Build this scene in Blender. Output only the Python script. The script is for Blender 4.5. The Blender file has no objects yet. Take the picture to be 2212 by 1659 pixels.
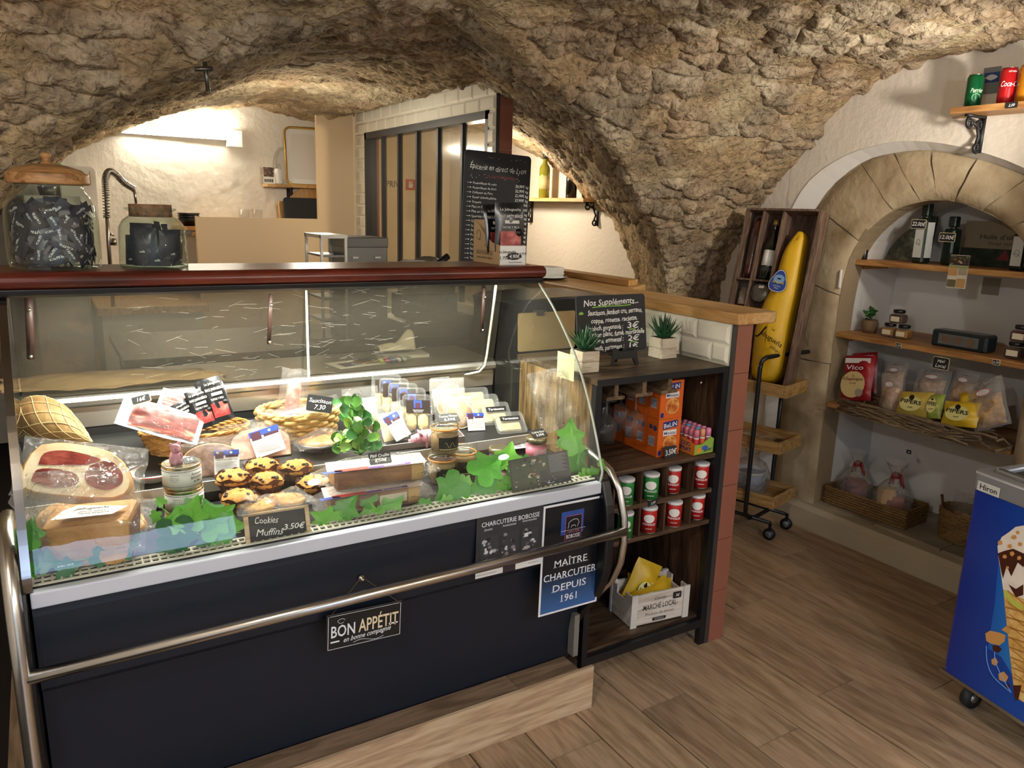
import bpy, bmesh, math, random
import numpy as np
from mathutils import Matrix, Vector, Euler
R = math.radians
rnd = random.Random(7)
S = bpy.context.scene
COL = S.collection

# ------------------------------------------------------------ camera, sky, big lights, exposure
IW, IH, FP = 2212.0, 1659.0, 1661.0
def _camrows(yaw, pitch, roll):
    cy, sy, cp, sp = math.cos(yaw), math.sin(yaw), math.cos(pitch), math.sin(pitch)
    fw = np.array([sy*cp, cy*cp, -sp]); rt = np.array([cy, -sy, 0.]); up = np.cross(rt, fw)
    c, r = math.cos(roll), math.sin(roll)
    return np.array([c*rt+r*up, -r*rt+c*up, fw])
CR = _camrows(R(31.674), R(12.764), R(1.754)); CO = np.array([0., 0., 1.5])
def at(u, v, x=None, y=None, z=None):
    """world point seen at photo pixel (u, v) on the plane x=, y= or z= (metres)"""
    d = CR.T @ np.array([(u-IW/2)/FP, -(v-IH/2)/FP, 1.])
    t = (x-CO[0])/d[0] if x is not None else (y-CO[1])/d[1] if y is not None else (z-CO[2])/d[2]
    return Vector(CO + t*d)
cam = bpy.data.objects.new('camera', bpy.data.cameras.new('camera')); COL.objects.link(cam)
cam.data.sensor_width = 36; cam.data.lens = FP/IW*36; cam.data.clip_start = .02
cam.matrix_world = Matrix(((CR[0][0], CR[1][0], -CR[2][0], CO[0]), (CR[0][1], CR[1][1], -CR[2][1], CO[1]),
                           (CR[0][2], CR[1][2], -CR[2][2], CO[2]), (0, 0, 0, 1)))
S.camera = cam
vs = S.view_settings
vs.view_transform = 'Standard'; vs.look = 'None'; vs.gamma = 1; vs.use_curve_mapping = False
vs.exposure = 0.55
cy_ = S.cycles
cy_.max_bounces = 8; cy_.transparent_max_bounces = 32; cy_.diffuse_bounces = 3; cy_.glossy_bounces = 3
cy_.transmission_bounces = 8; cy_.caustics_reflective = False; cy_.caustics_refractive = False
cy_.sample_clamp_indirect = 6
w = bpy.data.worlds.new('sky'); S.world = w; w.use_nodes = True
wn = w.node_tree.nodes; bg = wn['Background']
sk = wn.new('ShaderNodeTexSky'); sk.sky_type = 'NISHITA'; sk.sun_disc = False; sk.sun_elevation = R(48); sk.sun_rotation = R(140)
w.node_tree.links.new(sk.outputs[0], bg.inputs[0]); bg.inputs[1].default_value = 1.15
def area(name, loc, target, sx, sy, power, color, spread=180):
    l = bpy.data.lights.new(name, 'AREA'); l.shape = 'RECTANGLE'; l.size = sx; l.size_y = sy; l.energy = power; l.color = color
    l.spread = R(spread)
    o = bpy.data.objects.new(name, l); COL.objects.link(o); o.location = loc
    o.rotation_euler = (Vector(target)-Vector(loc)).to_track_quat('-Z', 'Y').to_euler(); return o
def spot(name, loc, target, power, color, ang=60, blend=.6, rad=.03):
    l = bpy.data.lights.new(name, 'SPOT'); l.energy = power; l.color = color; l.spot_size = R(ang); l.spot_blend = blend; l.shadow_soft_size = rad
    o = bpy.data.objects.new(name, l); COL.objects.link(o); o.location = loc
    o.rotation_euler = (Vector(target)-Vector(loc)).to_track_quat('-Z', 'Y').to_euler(); return o
def point(name, loc, power, color, rad=.05):
    l = bpy.data.lights.new(name, 'POINT'); l.energy = power; l.color = color; l.shadow_soft_size = rad
    o = bpy.data.objects.new(name, l); COL.objects.link(o); o.location = loc; return o
WARM = (1, .74, .46); NEUT = (1, .97, .92); DAY = (.80, .90, 1)
# daylight coming in through the shop front behind the camera
pl = area('shopfront_portal', (.3, -1.6, 1.2), (.3, 2, 1.2), 1.3, 2.3, 1, DAY); pl.data.cycles.is_portal = True
# lamps of the shop: spots on the vault, corridor lamp, kitchen lamp
spot('vault_spot', (2.75, 1.15, 1.75), (2.6, 2.6, 2.0), 30, (1, .91, .77), 120, .9, .04)
spot('left_vault_spot', (-.75, 1.9, 1.75), (-.15, 3.0, 1.95), 9, WARM, 70, .8, .03)
point('corridor_lamp', (2.55, 4.55, 1.72), 18, (1, .84, .64), .06)
point('kitchen_lamp', (1.25, 4.1, 1.72), 9, (1, .90, .74), .08)
point('ceiling_lamp', (-.45, .35, 1.98), 25, NEUT, .035)
point('ceiling_lamp', (1.25, -.75, 2.0), 25, NEUT, .035)
point('ceiling_lamp', (2.6, -.9, 2.0), 16, NEUT, .035)

# ------------------------------------------------------------ materials
def C(h):
    h = h.lstrip('#'); v = [int(h[i:i+2], 16)/255 for i in (0, 2, 4)]
    return tuple(x/12.92 if x <= .04045 else ((x+.055)/1.055)**2.4 for x in v)+(1,)
_M = {}
def _new(name):
    m = bpy.data.materials.new(name); m.use_nodes = True
    return m, m.node_tree.nodes, m.node_tree.links, m.node_tree.nodes['Principled BSDF']
def plain(name, c='#808080', rough=.5, metal=0, spec=.5, var=0, vs_=30, bump=0, bs=60, emit=None, es=0, coat=0, sss=0):
    if name in _M: return _M[name]
    m, n, l, b = _new(name); b.inputs['Base Color'].default_value = C(c); b.inputs['Roughness'].default_value = rough
    b.inputs['Metallic'].default_value = metal; b.inputs['Specular IOR Level'].default_value = spec; b.inputs['Coat Weight'].default_value = coat
    if emit: b.inputs['Emission Color'].default_value = C(emit); b.inputs['Emission Strength'].default_value = es
    if var or bump: tc = n.new('ShaderNodeTexCoord')
    if var:
        t = n.new('ShaderNodeTexNoise'); t.inputs['Scale'].default_value = vs_; t.inputs['Detail'].default_value = 5
        l.new(tc.outputs['Object'], t.inputs['Vector'])
        mx = n.new('ShaderNodeMix'); mx.data_type = 'RGBA'
        k = C(c); mx.inputs['A'].default_value = tuple(x*(1-var) for x in k[:3])+(1,); mx.inputs['B'].default_value = tuple(min(1, x*(1+var)) for x in k[:3])+(1,)
        l.new(t.outputs[0], mx.inputs['Factor']); l.new(mx.outputs['Result'], b.inputs['Base Color'])
    if bump:
        t2 = n.new('ShaderNodeTexNoise'); t2.inputs['Scale'].default_value = bs; t2.inputs['Detail'].default_value = 6
        l.new(tc.outputs['Object'], t2.inputs['Vector'])
        bp = n.new('ShaderNodeBump'); bp.inputs['Strength'].default_value = bump; bp.inputs['Distance'].default_value = .01
        l.new(t2.outputs[0], bp.inputs['Height']); l.new(bp.outputs[0], b.inputs['Normal'])
    _M[name] = m; return m
def ramp(n, stops):
    r = n.new('ShaderNodeValToRGB'); e = r.color_ramp.elements
    while len(e) < len(stops): e.new(.5)
    for q, (p, c) in zip(e, stops): q.position = p; q.color = C(c) if isinstance(c, str) else c
    return r
def blotch(name, stops, scale=8, detail=8, rough=.7, bump=.3, stretch=(1, 1, 1), spec=.4, dist=.4, bs=None, coat=0):
    """noise through a colour ramp: stone, meat, terrine, crust, cookie"""
    if name in _M: return _M[name]
    m, n, l, b = _new(name); tc = n.new('ShaderNodeTexCoord'); mp = n.new('ShaderNodeMapping'); mp.inputs['Scale'].default_value = stretch
    l.new(tc.outputs['Object'], mp.inputs[0])
    t = n.new('ShaderNodeTexNoise'); t.inputs['Scale'].default_value = scale; t.inputs['Detail'].default_value = detail; t.inputs['Distortion'].default_value = dist
    l.new(mp.outputs[0], t.inputs['Vector']); r = ramp(n, stops); l.new(t.outputs[0], r.inputs[0]); l.new(r.outputs[0], b.inputs['Base Color'])
    b.inputs['Roughness'].default_value = rough; b.inputs['Specular IOR Level'].default_value = spec; b.inputs['Coat Weight'].default_value = coat
    if bump:
        t2 = n.new('ShaderNodeTexNoise'); t2.inputs['Scale'].default_value = bs or scale*4; t2.inputs['Detail'].default_value = 8
        l.new(mp.outputs[0], t2.inputs['Vector'])
        bp = n.new('ShaderNodeBump'); bp.inputs['Strength'].default_value = bump; bp.inputs['Distance'].default_value = .01
        l.new(t2.outputs[0], bp.inputs['Height']); l.new(bp.outputs[0], b.inputs['Normal'])
    _M[name] = m; return m
def wood(name, c1, c2, c3, axis='Y', scale=1., rough=.5, knots=True, per_object=.12, bump=.12, spec=.4):
    if name in _M: return _M[name]
    m, n, l, b = _new(name); tc = n.new('ShaderNodeTexCoord'); oi = n.new('ShaderNodeObjectInfo')
    ad = n.new('ShaderNodeVectorMath'); ad.operation = 'ADD'; sc = n.new('ShaderNodeVectorMath'); sc.operation = 'SCALE'
    cx = n.new('ShaderNodeCombineXYZ')
    for i in range(3): l.new(oi.outputs['Random'], cx.inputs[i])
    l.new(cx.outputs[0], sc.inputs[0]); sc.inputs['Scale'].default_value = 17
    l.new(tc.outputs['Object'], ad.inputs[0]); l.new(sc.outputs[0], ad.inputs[1])
    mp = n.new('ShaderNodeMapping'); s = {'X': (1, 9, 9), 'Y': (9, 1, 9), 'Z': (9, 9, 1)}[axis]
    mp.inputs['Scale'].default_value = tuple(scale*q for q in s); l.new(ad.outputs[0], mp.inputs[0])
    t = n.new('ShaderNodeTexNoise'); t.inputs['Scale'].default_value = 1.6; t.inputs['Detail'].default_value = 3; t.inputs['Distortion'].default_value = .8
    l.new(mp.outputs[0], t.inputs['Vector'])
    mu = n.new('ShaderNodeMath'); mu.operation = 'MULTIPLY'; mu.inputs[1].default_value = 26 if knots else 14; l.new(t.outputs[0], mu.inputs[0])
    sn = n.new('ShaderNodeMath'); sn.operation = 'SINE'; l.new(mu.outputs[0], sn.inputs[0])
    t2 = n.new('ShaderNodeTexNoise'); t2.inputs['Scale'].default_value = 14; t2.inputs['Detail'].default_value = 6; l.new(mp.outputs[0], t2.inputs['Vector'])
    mixf = n.new('ShaderNodeMath'); mixf.operation = 'MULTIPLY_ADD'; mixf.inputs[1].default_value = .17; l.new(sn.outputs[0], mixf.inputs[0]); l.new(t2.outputs[0], mixf.inputs[2])
    r = ramp(n, [(.22, c1), (.5, c2), (.8, c3)]); l.new(mixf.outputs[0], r.inputs[0])
    hs = n.new('ShaderNodeHueSaturation'); mr = n.new('ShaderNodeMapRange'); mr.inputs[3].default_value = 1-per_object; mr.inputs[4].default_value = 1+per_object
    l.new(oi.outputs['Random'], mr.inputs[0]); l.new(mr.outputs[0], hs.inputs['Value']); l.new(r.outputs[0], hs.inputs['Color']); l.new(hs.outputs[0], b.inputs['Base Color'])
    b.inputs['Roughness'].default_value = rough; b.inputs['Specular IOR Level'].default_value = spec
    bp = n.new('ShaderNodeBump'); bp.inputs['Strength'].default_value = bump; bp.inputs['Distance'].default_value = .004
    l.new(mixf.outputs[0], bp.inputs['Height']); l.new(bp.outputs[0], b.inputs['Normal'])
    _M[name] = m; return m
def film(name, tint='#ffffff', haze=.12, hazec='#ffffff', rough=.06, wrinkle=.5, ws=30, ior=1.45):
    """thin clear pane or plastic: transparent + Fresnel gloss + a little haze"""
    if name in _M: return _M[name]
    m, n, l, b = _new(name); n.remove(b); out = n['Material Output']
    tr = n.new('ShaderNodeBsdfTransparent'); tr.inputs[0].default_value = C(tint)
    df = n.new('ShaderNodeBsdfDiffuse'); df.inputs[0].default_value = C(hazec)
    gl = n.new('ShaderNodeBsdfGlossy'); gl.inputs['Roughness'].default_value = rough
    fr = n.new('ShaderNodeFresnel'); ge = n.new('ShaderNodeNewGeometry'); mi = n.new('ShaderNodeMath'); mi.operation = 'MULTIPLY_ADD'
    mi.inputs[1].default_value = 1/ior-ior; mi.inputs[2].default_value = ior; l.new(ge.outputs['Backfacing'], mi.inputs[0]); l.new(mi.outputs[0], fr.inputs[0])
    m1 = n.new('ShaderNodeMixShader'); m1.inputs[0].default_value = haze; l.new(tr.outputs[0], m1.inputs[1]); l.new(df.outputs[0], m1.inputs[2])
    m2 = n.new('ShaderNodeMixShader'); l.new(fr.outputs[0], m2.inputs[0]); l.new(m1.outputs[0], m2.inputs[1]); l.new(gl.outputs[0], m2.inputs[2]); l.new(m2.outputs[0], out.inputs[0])
    if wrinkle:
        tc = n.new('ShaderNodeTexCoord'); t = n.new('ShaderNodeTexNoise'); t.inputs['Scale'].default_value = ws; t.inputs['Detail'].default_value = 3; t.inputs['Distortion'].default_value = 1.5
        l.new(tc.outputs['Object'], t.inputs['Vector']); bp = n.new('ShaderNodeBump'); bp.inputs['Strength'].default_value = wrinkle; bp.inputs['Distance'].default_value = .03
        l.new(t.outputs[0], bp.inputs['Height'])
        l.new(bp.outputs[0], gl.inputs['Normal']); l.new(bp.outputs[0], fr.inputs['Normal'])
    _M[name] = m; return m
def fade(name, c1, c2, axis, p0, p1, rough=.4):
    """printed colour gradient on a flat sheet (object coordinates)"""
    if name in _M: return _M[name]
    m, n, l, b = _new(name); tc = n.new('ShaderNodeTexCoord'); sp = n.new('ShaderNodeSeparateXYZ'); l.new(tc.outputs['Object'], sp.inputs[0])
    mr = n.new('ShaderNodeMapRange'); mr.inputs[1].default_value = p0; mr.inputs[2].default_value = p1; l.new(sp.outputs['XYZ'.index(axis)], mr.inputs[0])
    r = ramp(n, [(0, c1), (1, c2)]); l.new(mr.outputs[0], r.inputs[0]); l.new(r.outputs[0], b.inputs['Base Color']); b.inputs['Roughness'].default_value = rough
    _M[name] = m; return m

# ------------------------------------------------------------ mesh builder
I4 = Matrix.Identity(4)
def T(x, y, z): return Matrix.Translation((x, y, z))
def RZ(a): return Matrix.Rotation(R(a), 4, 'Z')
def RX(a): return Matrix.Rotation(R(a), 4, 'X')
def RY(a): return Matrix.Rotation(R(a), 4, 'Y')
def frame(o, x, up):
    """matrix whose X runs along x, Y along up, Z out of the sheet"""
    x = Vector(x).normalized(); up = Vector(up); z = x.cross(up).normalized(); y = z.cross(x)
    return Matrix(((x.x, y.x, z.x, o[0]), (x.y, y.y, z.y, o[1]), (x.z, y.z, z.z, o[2]), (0, 0, 0, 1)))
_TX = {}
def textmesh(s, bold=0., res=2):
    k = (s, bold)
    if k not in _TX:
        cu = bpy.data.curves.new('t', 'FONT'); cu.body = s; cu.resolution_u = res; cu.offset = bold; cu.fill_mode = 'BOTH'
        o = bpy.data.objects.new('t', cu); me = bpy.data.meshes.new_from_object(o)
        v = np.array([q.co[:] for q in me.vertices]) if len(me.vertices) else np.zeros((1, 3)); f = [tuple(p.vertices) for p in me.polygons]
        _TX[k] = (v, f); bpy.data.objects.remove(o); bpy.data.curves.remove(cu); bpy.data.meshes.remove(me)
    return _TX[k]
class MB:
    def __init__(s): s.v = []; s.f = []; s.m = []; s.sm = []
    def add(s, v, f, M=I4, mi=0, smooth=False):
        o = len(s.v); s.v += [tuple(M @ Vector(p)) for p in v]; s.f += [tuple(i+o for i in q) for q in f]
        s.m += [mi]*len(f); s.sm += [smooth]*len(f); return s
    def box(s, x0, x1, y0, y1, z0, z1, M=I4, mi=0):
        v = [(x, y, z) for z in (z0, z1) for y in (y0, y1) for x in (x0, x1)]
        return s.add(v, [(0, 2, 3, 1), (4, 5, 7, 6), (0, 1, 5, 4), (2, 6, 7, 3), (0, 4, 6, 2), (1, 3, 7, 5)], M, mi)
    def cbox(s, w, d, h, M=I4, b=.004, mi=0):
        """chamfered box centred on x, y; base at z=0"""
        x, y = w/2, d/2; b = min(b, w*.45, d*.45, h*.45); v = []
        for z, i in ((0, b), (b, 0), (h-b, 0), (h, b)):
            c = b if i == 0 else b*1.0
            v += [(-x+b, -y+i, z), (x-b, -y+i, z), (x-i, -y+b, z), (x-i, y-b, z), (x-b, y-i, z), (-x+b, y-i, z), (-x+i, y-b, z), (-x+i, -y+b, z)]
        f = [tuple(range(7, -1, -1)), tuple(range(24, 32))]
        for k in range(3):
            for i in range(8): j = (i+1) % 8; f.append((k*8+i, k*8+j, k*8+8+j, k*8+8+i))
        return s.add(v, f, M, mi)
    def poly(s, pts, t, M=I4, mi=0, smooth=False):
        """flat outline in x, y, thickness t from z=0 upwards"""
        n = len(pts); v = [(p[0], p[1], 0) for p in pts]+[(p[0], p[1], t) for p in pts]
        f = [tuple(range(n-1, -1, -1)), tuple(range(n, 2*n))]+[(i, (i+1) % n, n+(i+1) % n, n+i) for i in range(n)]
        return s.add(v, f, M, mi)
    def sheet(s, pts, M=I4, mi=0, z=0.):
        return s.add([(p[0], p[1], z) for p in pts], [tuple(range(len(pts)))], M, mi)
    def rect(s, x0, x1, y0, y1, M=I4, z=.0004, mi=0): return s.sheet([(x0, y0), (x1, y0), (x1, y1), (x0, y1)], M, mi, z)
    def disc(s, x, y, rx, ry=None, M=I4, z=.0004, n=20, mi=0):
        ry = ry or rx; return s.sheet([(x+rx*math.cos(2*math.pi*i/n), y+ry*math.sin(2*math.pi*i/n)) for i in range(n)], M, mi, z)
    def lathe(s, prof, n=20, M=I4, mi=0, smooth=True, sq=None):
        """profile [(r, z)...] turned about z; sq: square-ish cross section exponent"""
        v = []; f = []
        for r, z in prof:
            for i in range(n):
                a = 2*math.pi*(i+.5)/n; c, q = math.cos(a), math.sin(a)
                if sq:
                    e = 2/sq; c, q = math.copysign(abs(c)**e, c), math.copysign(abs(q)**e, q)
                v.append((r*c, r*q, z))
        for k in range(len(prof)-1):
            for i in range(n): j = (i+1) % n; f.append((k*n+i, k*n+j, k*n+n+j, k*n+n+i))
        if prof[0][0] > 1e-5: f.append(tuple(range(n-1, -1, -1)))
        if prof[-1][0] > 1e-5: f.append(tuple(range((len(prof)-1)*n, len(prof)*n)))
        return s.add(v, f, M, mi, smooth)
    def cyl(s, r, z0, z1, n=16, M=I4, mi=0, smooth=True): return s.lathe([(r, z0), (r, z1)], n, M, mi, smooth)
    def tube(s, path, r, n=8, M=I4, mi=0, closed=False, cap=True):
        P = [Vector(p) for p in path]; k = len(P); v = []; f = []; up = None
        rr = r if isinstance(r, (list, tuple)) else [r]*k
        for i in range(k):
            d = (P[(i+1) % k]-P[i-1]) if closed else (P[min(i+1, k-1)]-P[max(i-1, 0)])
            d = d.normalized() if d.length > 1e-9 else Vector((0, 0, 1))
            if up is None: up = Vector((0, 0, 1)) if abs(d.z) < .9 else Vector((1, 0, 0))
            a = (up-d*up.dot(d)).normalized(); up = a; b = d.cross(a)
            for j in range(n):
                t = 2*math.pi*j/n; v.append(tuple(P[i]+rr[i]*(a*math.cos(t)+b*math.sin(t))))
        for i in range(k if closed else k-1):
            i2 = (i+1) % k
            for j in range(n): j2 = (j+1) % n; f.append((i*n+j, i*n+j2, i2*n+j2, i2*n+j))
        if cap and not closed: f += [tuple(range(n-1, -1, -1)), tuple(range((k-1)*n, k*n))]
        return s.add(v, f, M, mi, True)
    def grid(s, fn, nu, nv, M=I4, mi=0, smooth=True, wrapu=False):
        v = [fn(i/nu, j/nv) for j in range(nv+1) for i in range(nu+1)]; q = nu+1
        return s.add(v, [(j*q+i, j*q+i+1, j*q+q+i+1, j*q+q+i) for j in range(nv) for i in range(nu)], M, mi, smooth)
    def pillow(s, wd, ht, dp, M=I4, n=10, p=2.5, seam=.08, wob=.12, seed=0, mi=0):
        """sealed bag: flat seams, puffed middle; x across, y up from 0, z out"""
        q = random.Random(seed); ph = [q.uniform(0, 6) for _ in range(6)]
        for sg in (1, -1):
            def fn(a, b):
                X = (a-.5)*2; Y = (b-.5)*2; e = max(0, 1-abs(Y)/(1-seam)) if abs(Y) < 1-seam else 0
                h = (max(0, 1-abs(X)**p))**.6*(max(0, 1-abs(Y/(1-seam))**p))**.6
                h *= 1+wob*math.sin(3*X+ph[0]+sg)*math.cos(4*Y+ph[1])+wob*.6*math.sin(7*X*Y+5*Y+ph[2])
                wv = .03*wd*math.sin(5*Y+ph[3])*(1-h)
                return ((X*.5+.0*X)*wd*(1-.06*h)+wv*.4, b*ht, sg*(h*dp/2+.0004)+.04*dp*math.sin(9*X+ph[4])*(abs(Y) > 1-seam))
            k = len(s.f); s.grid(fn, n, n, M, mi)
            if sg < 0: s.f[k:] = [tuple(reversed(g)) for g in s.f[k:]]
        return s
    def text(s, t, M, h=.02, width=None, align='C', bold=0., shear=0., wob=0., z=.0006, mi=0, valign='B', maxw=None):
        """letters lying in the x, y plane of M; h = capital height; width = fit to this length"""
        v, f = textmesh(t, bold); v = v.copy(); k = h/.7; v[:, :2] *= k
        v[:, 0] -= v[:, 0].min(); L = v[:, 0].max() or 1e-6
        if width: v[:, 0] *= width/L; L = width
        elif maxw and L > maxw: v[:, 0] *= maxw/L; L = maxw
        v[:, 0] += shear*v[:, 1]
        if wob: v[:, 1] += wob*h*np.sin(v[:, 0]/h*1.7+len(t))+.5*wob*h*np.sin(v[:, 0]/h*4.1); v[:, 0] += .4*wob*h*np.sin(v[:, 1]/h*3+v[:, 0]/h*2)
        v[:, 0] -= {'C': L/2, 'L': 0, 'R': L}[align]
        if valign == 'M': v[:, 1] -= h/2
        v[:, 2] = z
        return s.add(v.tolist(), f, M, mi)
    def build(s, name, mat, parent=None, world=False, bevel=0, solid=0, sub=0):
        me = bpy.data.meshes.new(name); vv = s.v
        if world and parent is not None: Q = parent.matrix_basis.inverted(); vv = [tuple(Q @ Vector(p)) for p in vv]
        me.from_pydata(vv, [], s.f); mats = mat if isinstance(mat, (list, tuple)) else [mat]
        for q in mats: me.materials.append(q)
        me.polygons.foreach_set('material_index', s.m); me.polygons.foreach_set('use_smooth', s.sm); me.update()
        o = bpy.data.objects.new(name, me); COL.objects.link(o)
        if parent is not None: o.parent = parent
        if bevel: b = o.modifiers.new('b', 'BEVEL'); b.width = bevel; b.segments = 2; b.limit_method = 'ANGLE'; b.angle_limit = R(40)
        if solid: b = o.modifiers.new('s', 'SOLIDIFY'); b.thickness = solid; b.offset = 0
        if sub: b = o.modifiers.new('u', 'SUBSURF'); b.levels = sub; b.render_levels = sub
        return o
def tag(o, label=None, cat=None, group=None, kind=None):
    for k, q in (('label', label), ('category', cat), ('group', group), ('kind', kind)):
        if q: o[k] = q
    return o
def thing(name, label, cat, loc=(0, 0, 0), rotz=0, group=None, M=None):
    o = bpy.data.objects.new(name, None); COL.objects.link(o); o.empty_display_size = .05
    if M is not None: o.matrix_basis = M
    else: o.location = loc; o.rotation_euler = (0, 0, R(rotz))
    o.matrix_basis = o.matrix_basis.copy()
    return tag(o, label, cat, group)
def dup(root, M, label=None, group=None, cat=None):
    """copy of a thing with copies of its parts and sub-parts"""
    r = root.copy(); COL.objects.link(r); r.matrix_basis = M
    if label: r['label'] = label
    if group: r['group'] = group
    for ch in [q for q in root.children]:
        c = ch.copy(); COL.objects.link(c); c.parent = r
        for g in [q for q in ch.children]:
            d = g.copy(); COL.objects.link(d); d.parent = c
    return r
def struct(mb, name, mat, parent=None, **k):
    o = mb.build(name, mat, parent, **k)
    if parent is None: o['kind'] = 'structure'
    return o
# shared materials
steel = plain('steel', '#b9b7b2', .28, 1, var=.05)
darksteel = plain('dark steel', '#6d6c69', .35, 1)
black = plain('black', '#0c0d10', .45)
blackmetal = plain('black metal', '#14161a', .38)
white = plain('white', '#efeeea', .5)
paper = plain('paper', '#f0efe9', .7)
chalk = plain('chalk', '#f2f2ee', .9)
slate = plain('slate', '#2a2b2e', .75, var=.15, vs_=20)
paneglass = film('pane glass', '#f4f8f5', .004, '#ffffff', .01, 0)
clearfilm = film('clear film', '#fdfdfc', .045, '#ffffff', .09, .7, 34)
softfilm = film('soft film', '#faf8f6', .13, '#fbfaf6', .14, .8, 22)
jarglass = film('jar glass', '#eef5f0', .02, '#ffffff', .02, .15, 9, 1.5)
plasticlid = film('rigid clear plastic', '#f4f7f6', .07, '#ffffff', .05, .1, 9)
# ============================================================ ROOM
floorwood = wood('floor plank', '#8a7359', '#a38a6e', '#b49b7f', 'Y', .75, .42, True, .12, .07)
grout = plain('floor joint', '#1c1510', .95)
plaster = plain('white plaster', '#e6ddd0', .85, var=.03, vs_=6, bump=.35, bs=38)
alcovepaint = plain('alcove paint', '#dcdad8', .8, var=.03, vs_=5, bump=.2, bs=30)
creamwall = plain('cream wall', '#ead9bb', .85, var=.03, vs_=4, bump=.5, bs=22)
fl = struct(MB().box(-1.6, 3.7, -1.7, 6.4, -.06, -.010), 'floor', grout)
joints = {-3: .4, -2: 1.1, -1: 1.518, 0: .82, 1: 1.562, 2: 1.267, 3: .62, 4: 1.343, 5: 1.873, 6: 1.176, 7: 1.95, 8: .9, 9: 1.5}
for k in range(-8, 10):
    x0 = 1.284+.1848*k; x1 = min(x0+.1848, 3.135)
    if x1-x0 < .02: continue
    j = joints.get(k, (k*.37) % 1.2); y = j-2.4
    while y < 3.4:
        if y+1.2 > -.9:
            struct(MB().box(x0+.0025, x1-.0025, max(y, -.9)+.0014, min(y+1.2, 3.4)-.0014, -.012, rnd.uniform(-.0006, .0004)), 'plank', floorwood, fl)
        y += 1.2

# ------------------------------------------------------------ vault: two bays of rubble
PY = np.array([-2, .2, .8, 1.3, 1.62, 1.8, 1.98, 2.14, 2.29, 2.40, 2.5, 2.62, 2.72, 2.77, 2.86, 2.95, 3.02, 3.07, 3.1])
PZ = np.array([2.15, 2.2, 2.2, 2.19, 2.165, 2.15, 2.133, 2.108, 2.05, 1.965, 1.85, 1.722, 1.613, 1.55, 1.4, 1.2, .9, .5, 0.])
BY = [2.9, 3.3, 3.525, 3.65, 3.852, 4.262, 4.661, 5.169, 5.6, 7.3]; BZ = [0, .55, 1.03, 1.21, 1.443, 1.672, 1.864, 1.984, 2.1, 2.22]
LX = [-.9, -.6, -.4, -.3, -.16, 0, .22, .35, .6, .89, 1.17, 1.35, 1.53, 1.72, 1.86, 1.95, 3.3]
LZ = [0, .75, 1.1, 1.24, 1.42, 1.585, 1.77, 1.845, 1.945, 2.062, 2.1, 2.115, 2.09, 2.06, 2.1, 2.2, 2.35]
def ceilz(x, y):
    z1 = np.interp(y, PY, PZ); z2 = np.minimum(np.interp(y+1.75*(3.1-x), BY, BZ), np.interp(x, LX, LZ))
    z2 = np.where(y > 2.0, z2, -1); k = .035; h = np.clip(.5+.5*(z1-z2)/k, 0, 1)
    return z2+(z1-z2)*h+k*h*(1-h)
def hash2(a, b, c, s):
    q = np.sin(a*127.1+b*311.7+c*74.7+s*53.3)*43758.5453; return q-np.floor(q)
def vnoise(P, s=0):
    i = np.floor(P); f = P-i; f = f*f*(3-2*f); r = 0
    for a in (0, 1):
        for b in (0, 1):
            for c in (0, 1):
                wgt = (f[:, 0] if a else 1-f[:, 0])*(f[:, 1] if b else 1-f[:, 1])*(f[:, 2] if c else 1-f[:, 2])
                r = r+wgt*hash2(i[:, 0]+a, i[:, 1]+b, i[:, 2]+c, s)
    return r
def cells(P):
    """3-D cellular pattern: first and second distances and the cell's id"""
    i0 = np.floor(P); n = len(P); d1 = np.full(n, 9.); d2 = np.full(n, 9.); cid = np.zeros((n, 3))
    for a in (-1, 0, 1):
        for b in (-1, 0, 1):
            for c in (-1, 0, 1):
                q = i0+(a, b, c); p = q+.5+.8*(np.stack([hash2(q[:, 0], q[:, 1], q[:, 2], s) for s in (1, 2, 3)], 1)-.5)
                d = np.sqrt(((P-p)**2).sum(1)); m = d < d1
                d2 = np.where(m, d1, np.minimum(d2, d)); cid[m] = q[m]; d1 = np.where(m, d, d1)
    return d1, d2, cid
yy = [-1.7, -1.2, -.7, -.3]; y = 0.
while y < 6.3:
    yy.append(y); sl = abs(float(np.interp(y+.02, PY, PZ)-np.interp(y, PY, PZ)))/.02 if y < 3.1 else (1.3 if y < 4.4 else .5)
    y += (.0135 if .5 < y < 4.6 else .03)/math.sqrt(1+sl*sl)
yy = np.array(yy); xx = np.concatenate([[-1.6, -1.2], np.arange(-.9, 3.24, .0125)])
X, Y = np.meshgrid(xx, yy); Z = ceilz(X, Y); ny, nx = X.shape
e = .03; gx = (ceilz(X+e, Y)-ceilz(X-e, Y))/(2*e); gy = (ceilz(X, Y+e)-ceilz(X, Y-e))/(2*e)
N = np.stack([gx, gy, -np.ones_like(gx)], 2); N /= np.linalg.norm(N, axis=2, keepdims=True); N = N.reshape(-1, 3)
Pb = np.stack([X, Y, Z], 2).reshape(-1, 3)
warp = np.stack([vnoise(Pb*7, s)-.5 for s in (11, 12, 13)], 1)*.05
d1, d2, cid = cells((Pb+warp)/np.array([.19, .105, .068])); edge = d2-d1
hcell = hash2(cid[:, 0], cid[:, 1], cid[:, 2], 9); lump = vnoise(Pb*3.1, 5)-.5; fine = vnoise(Pb*28, 6)-.5; fine2 = vnoise(Pb*60, 7)-.5
st = np.clip(edge/.34, 0, 1); st = st*st*(3-2*st)
sunk = hcell < .36                                       # stones the mortar covers over
rise = np.where(sunk, .25, 1)*st*(.005+.013*hcell)
base = .045*lump+.015*fine+.009*fine2
mort = base+.55*rise*0
far = (Pb[:, 1] < .35)
Dm = base+np.where(far, rise, 0)
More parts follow.
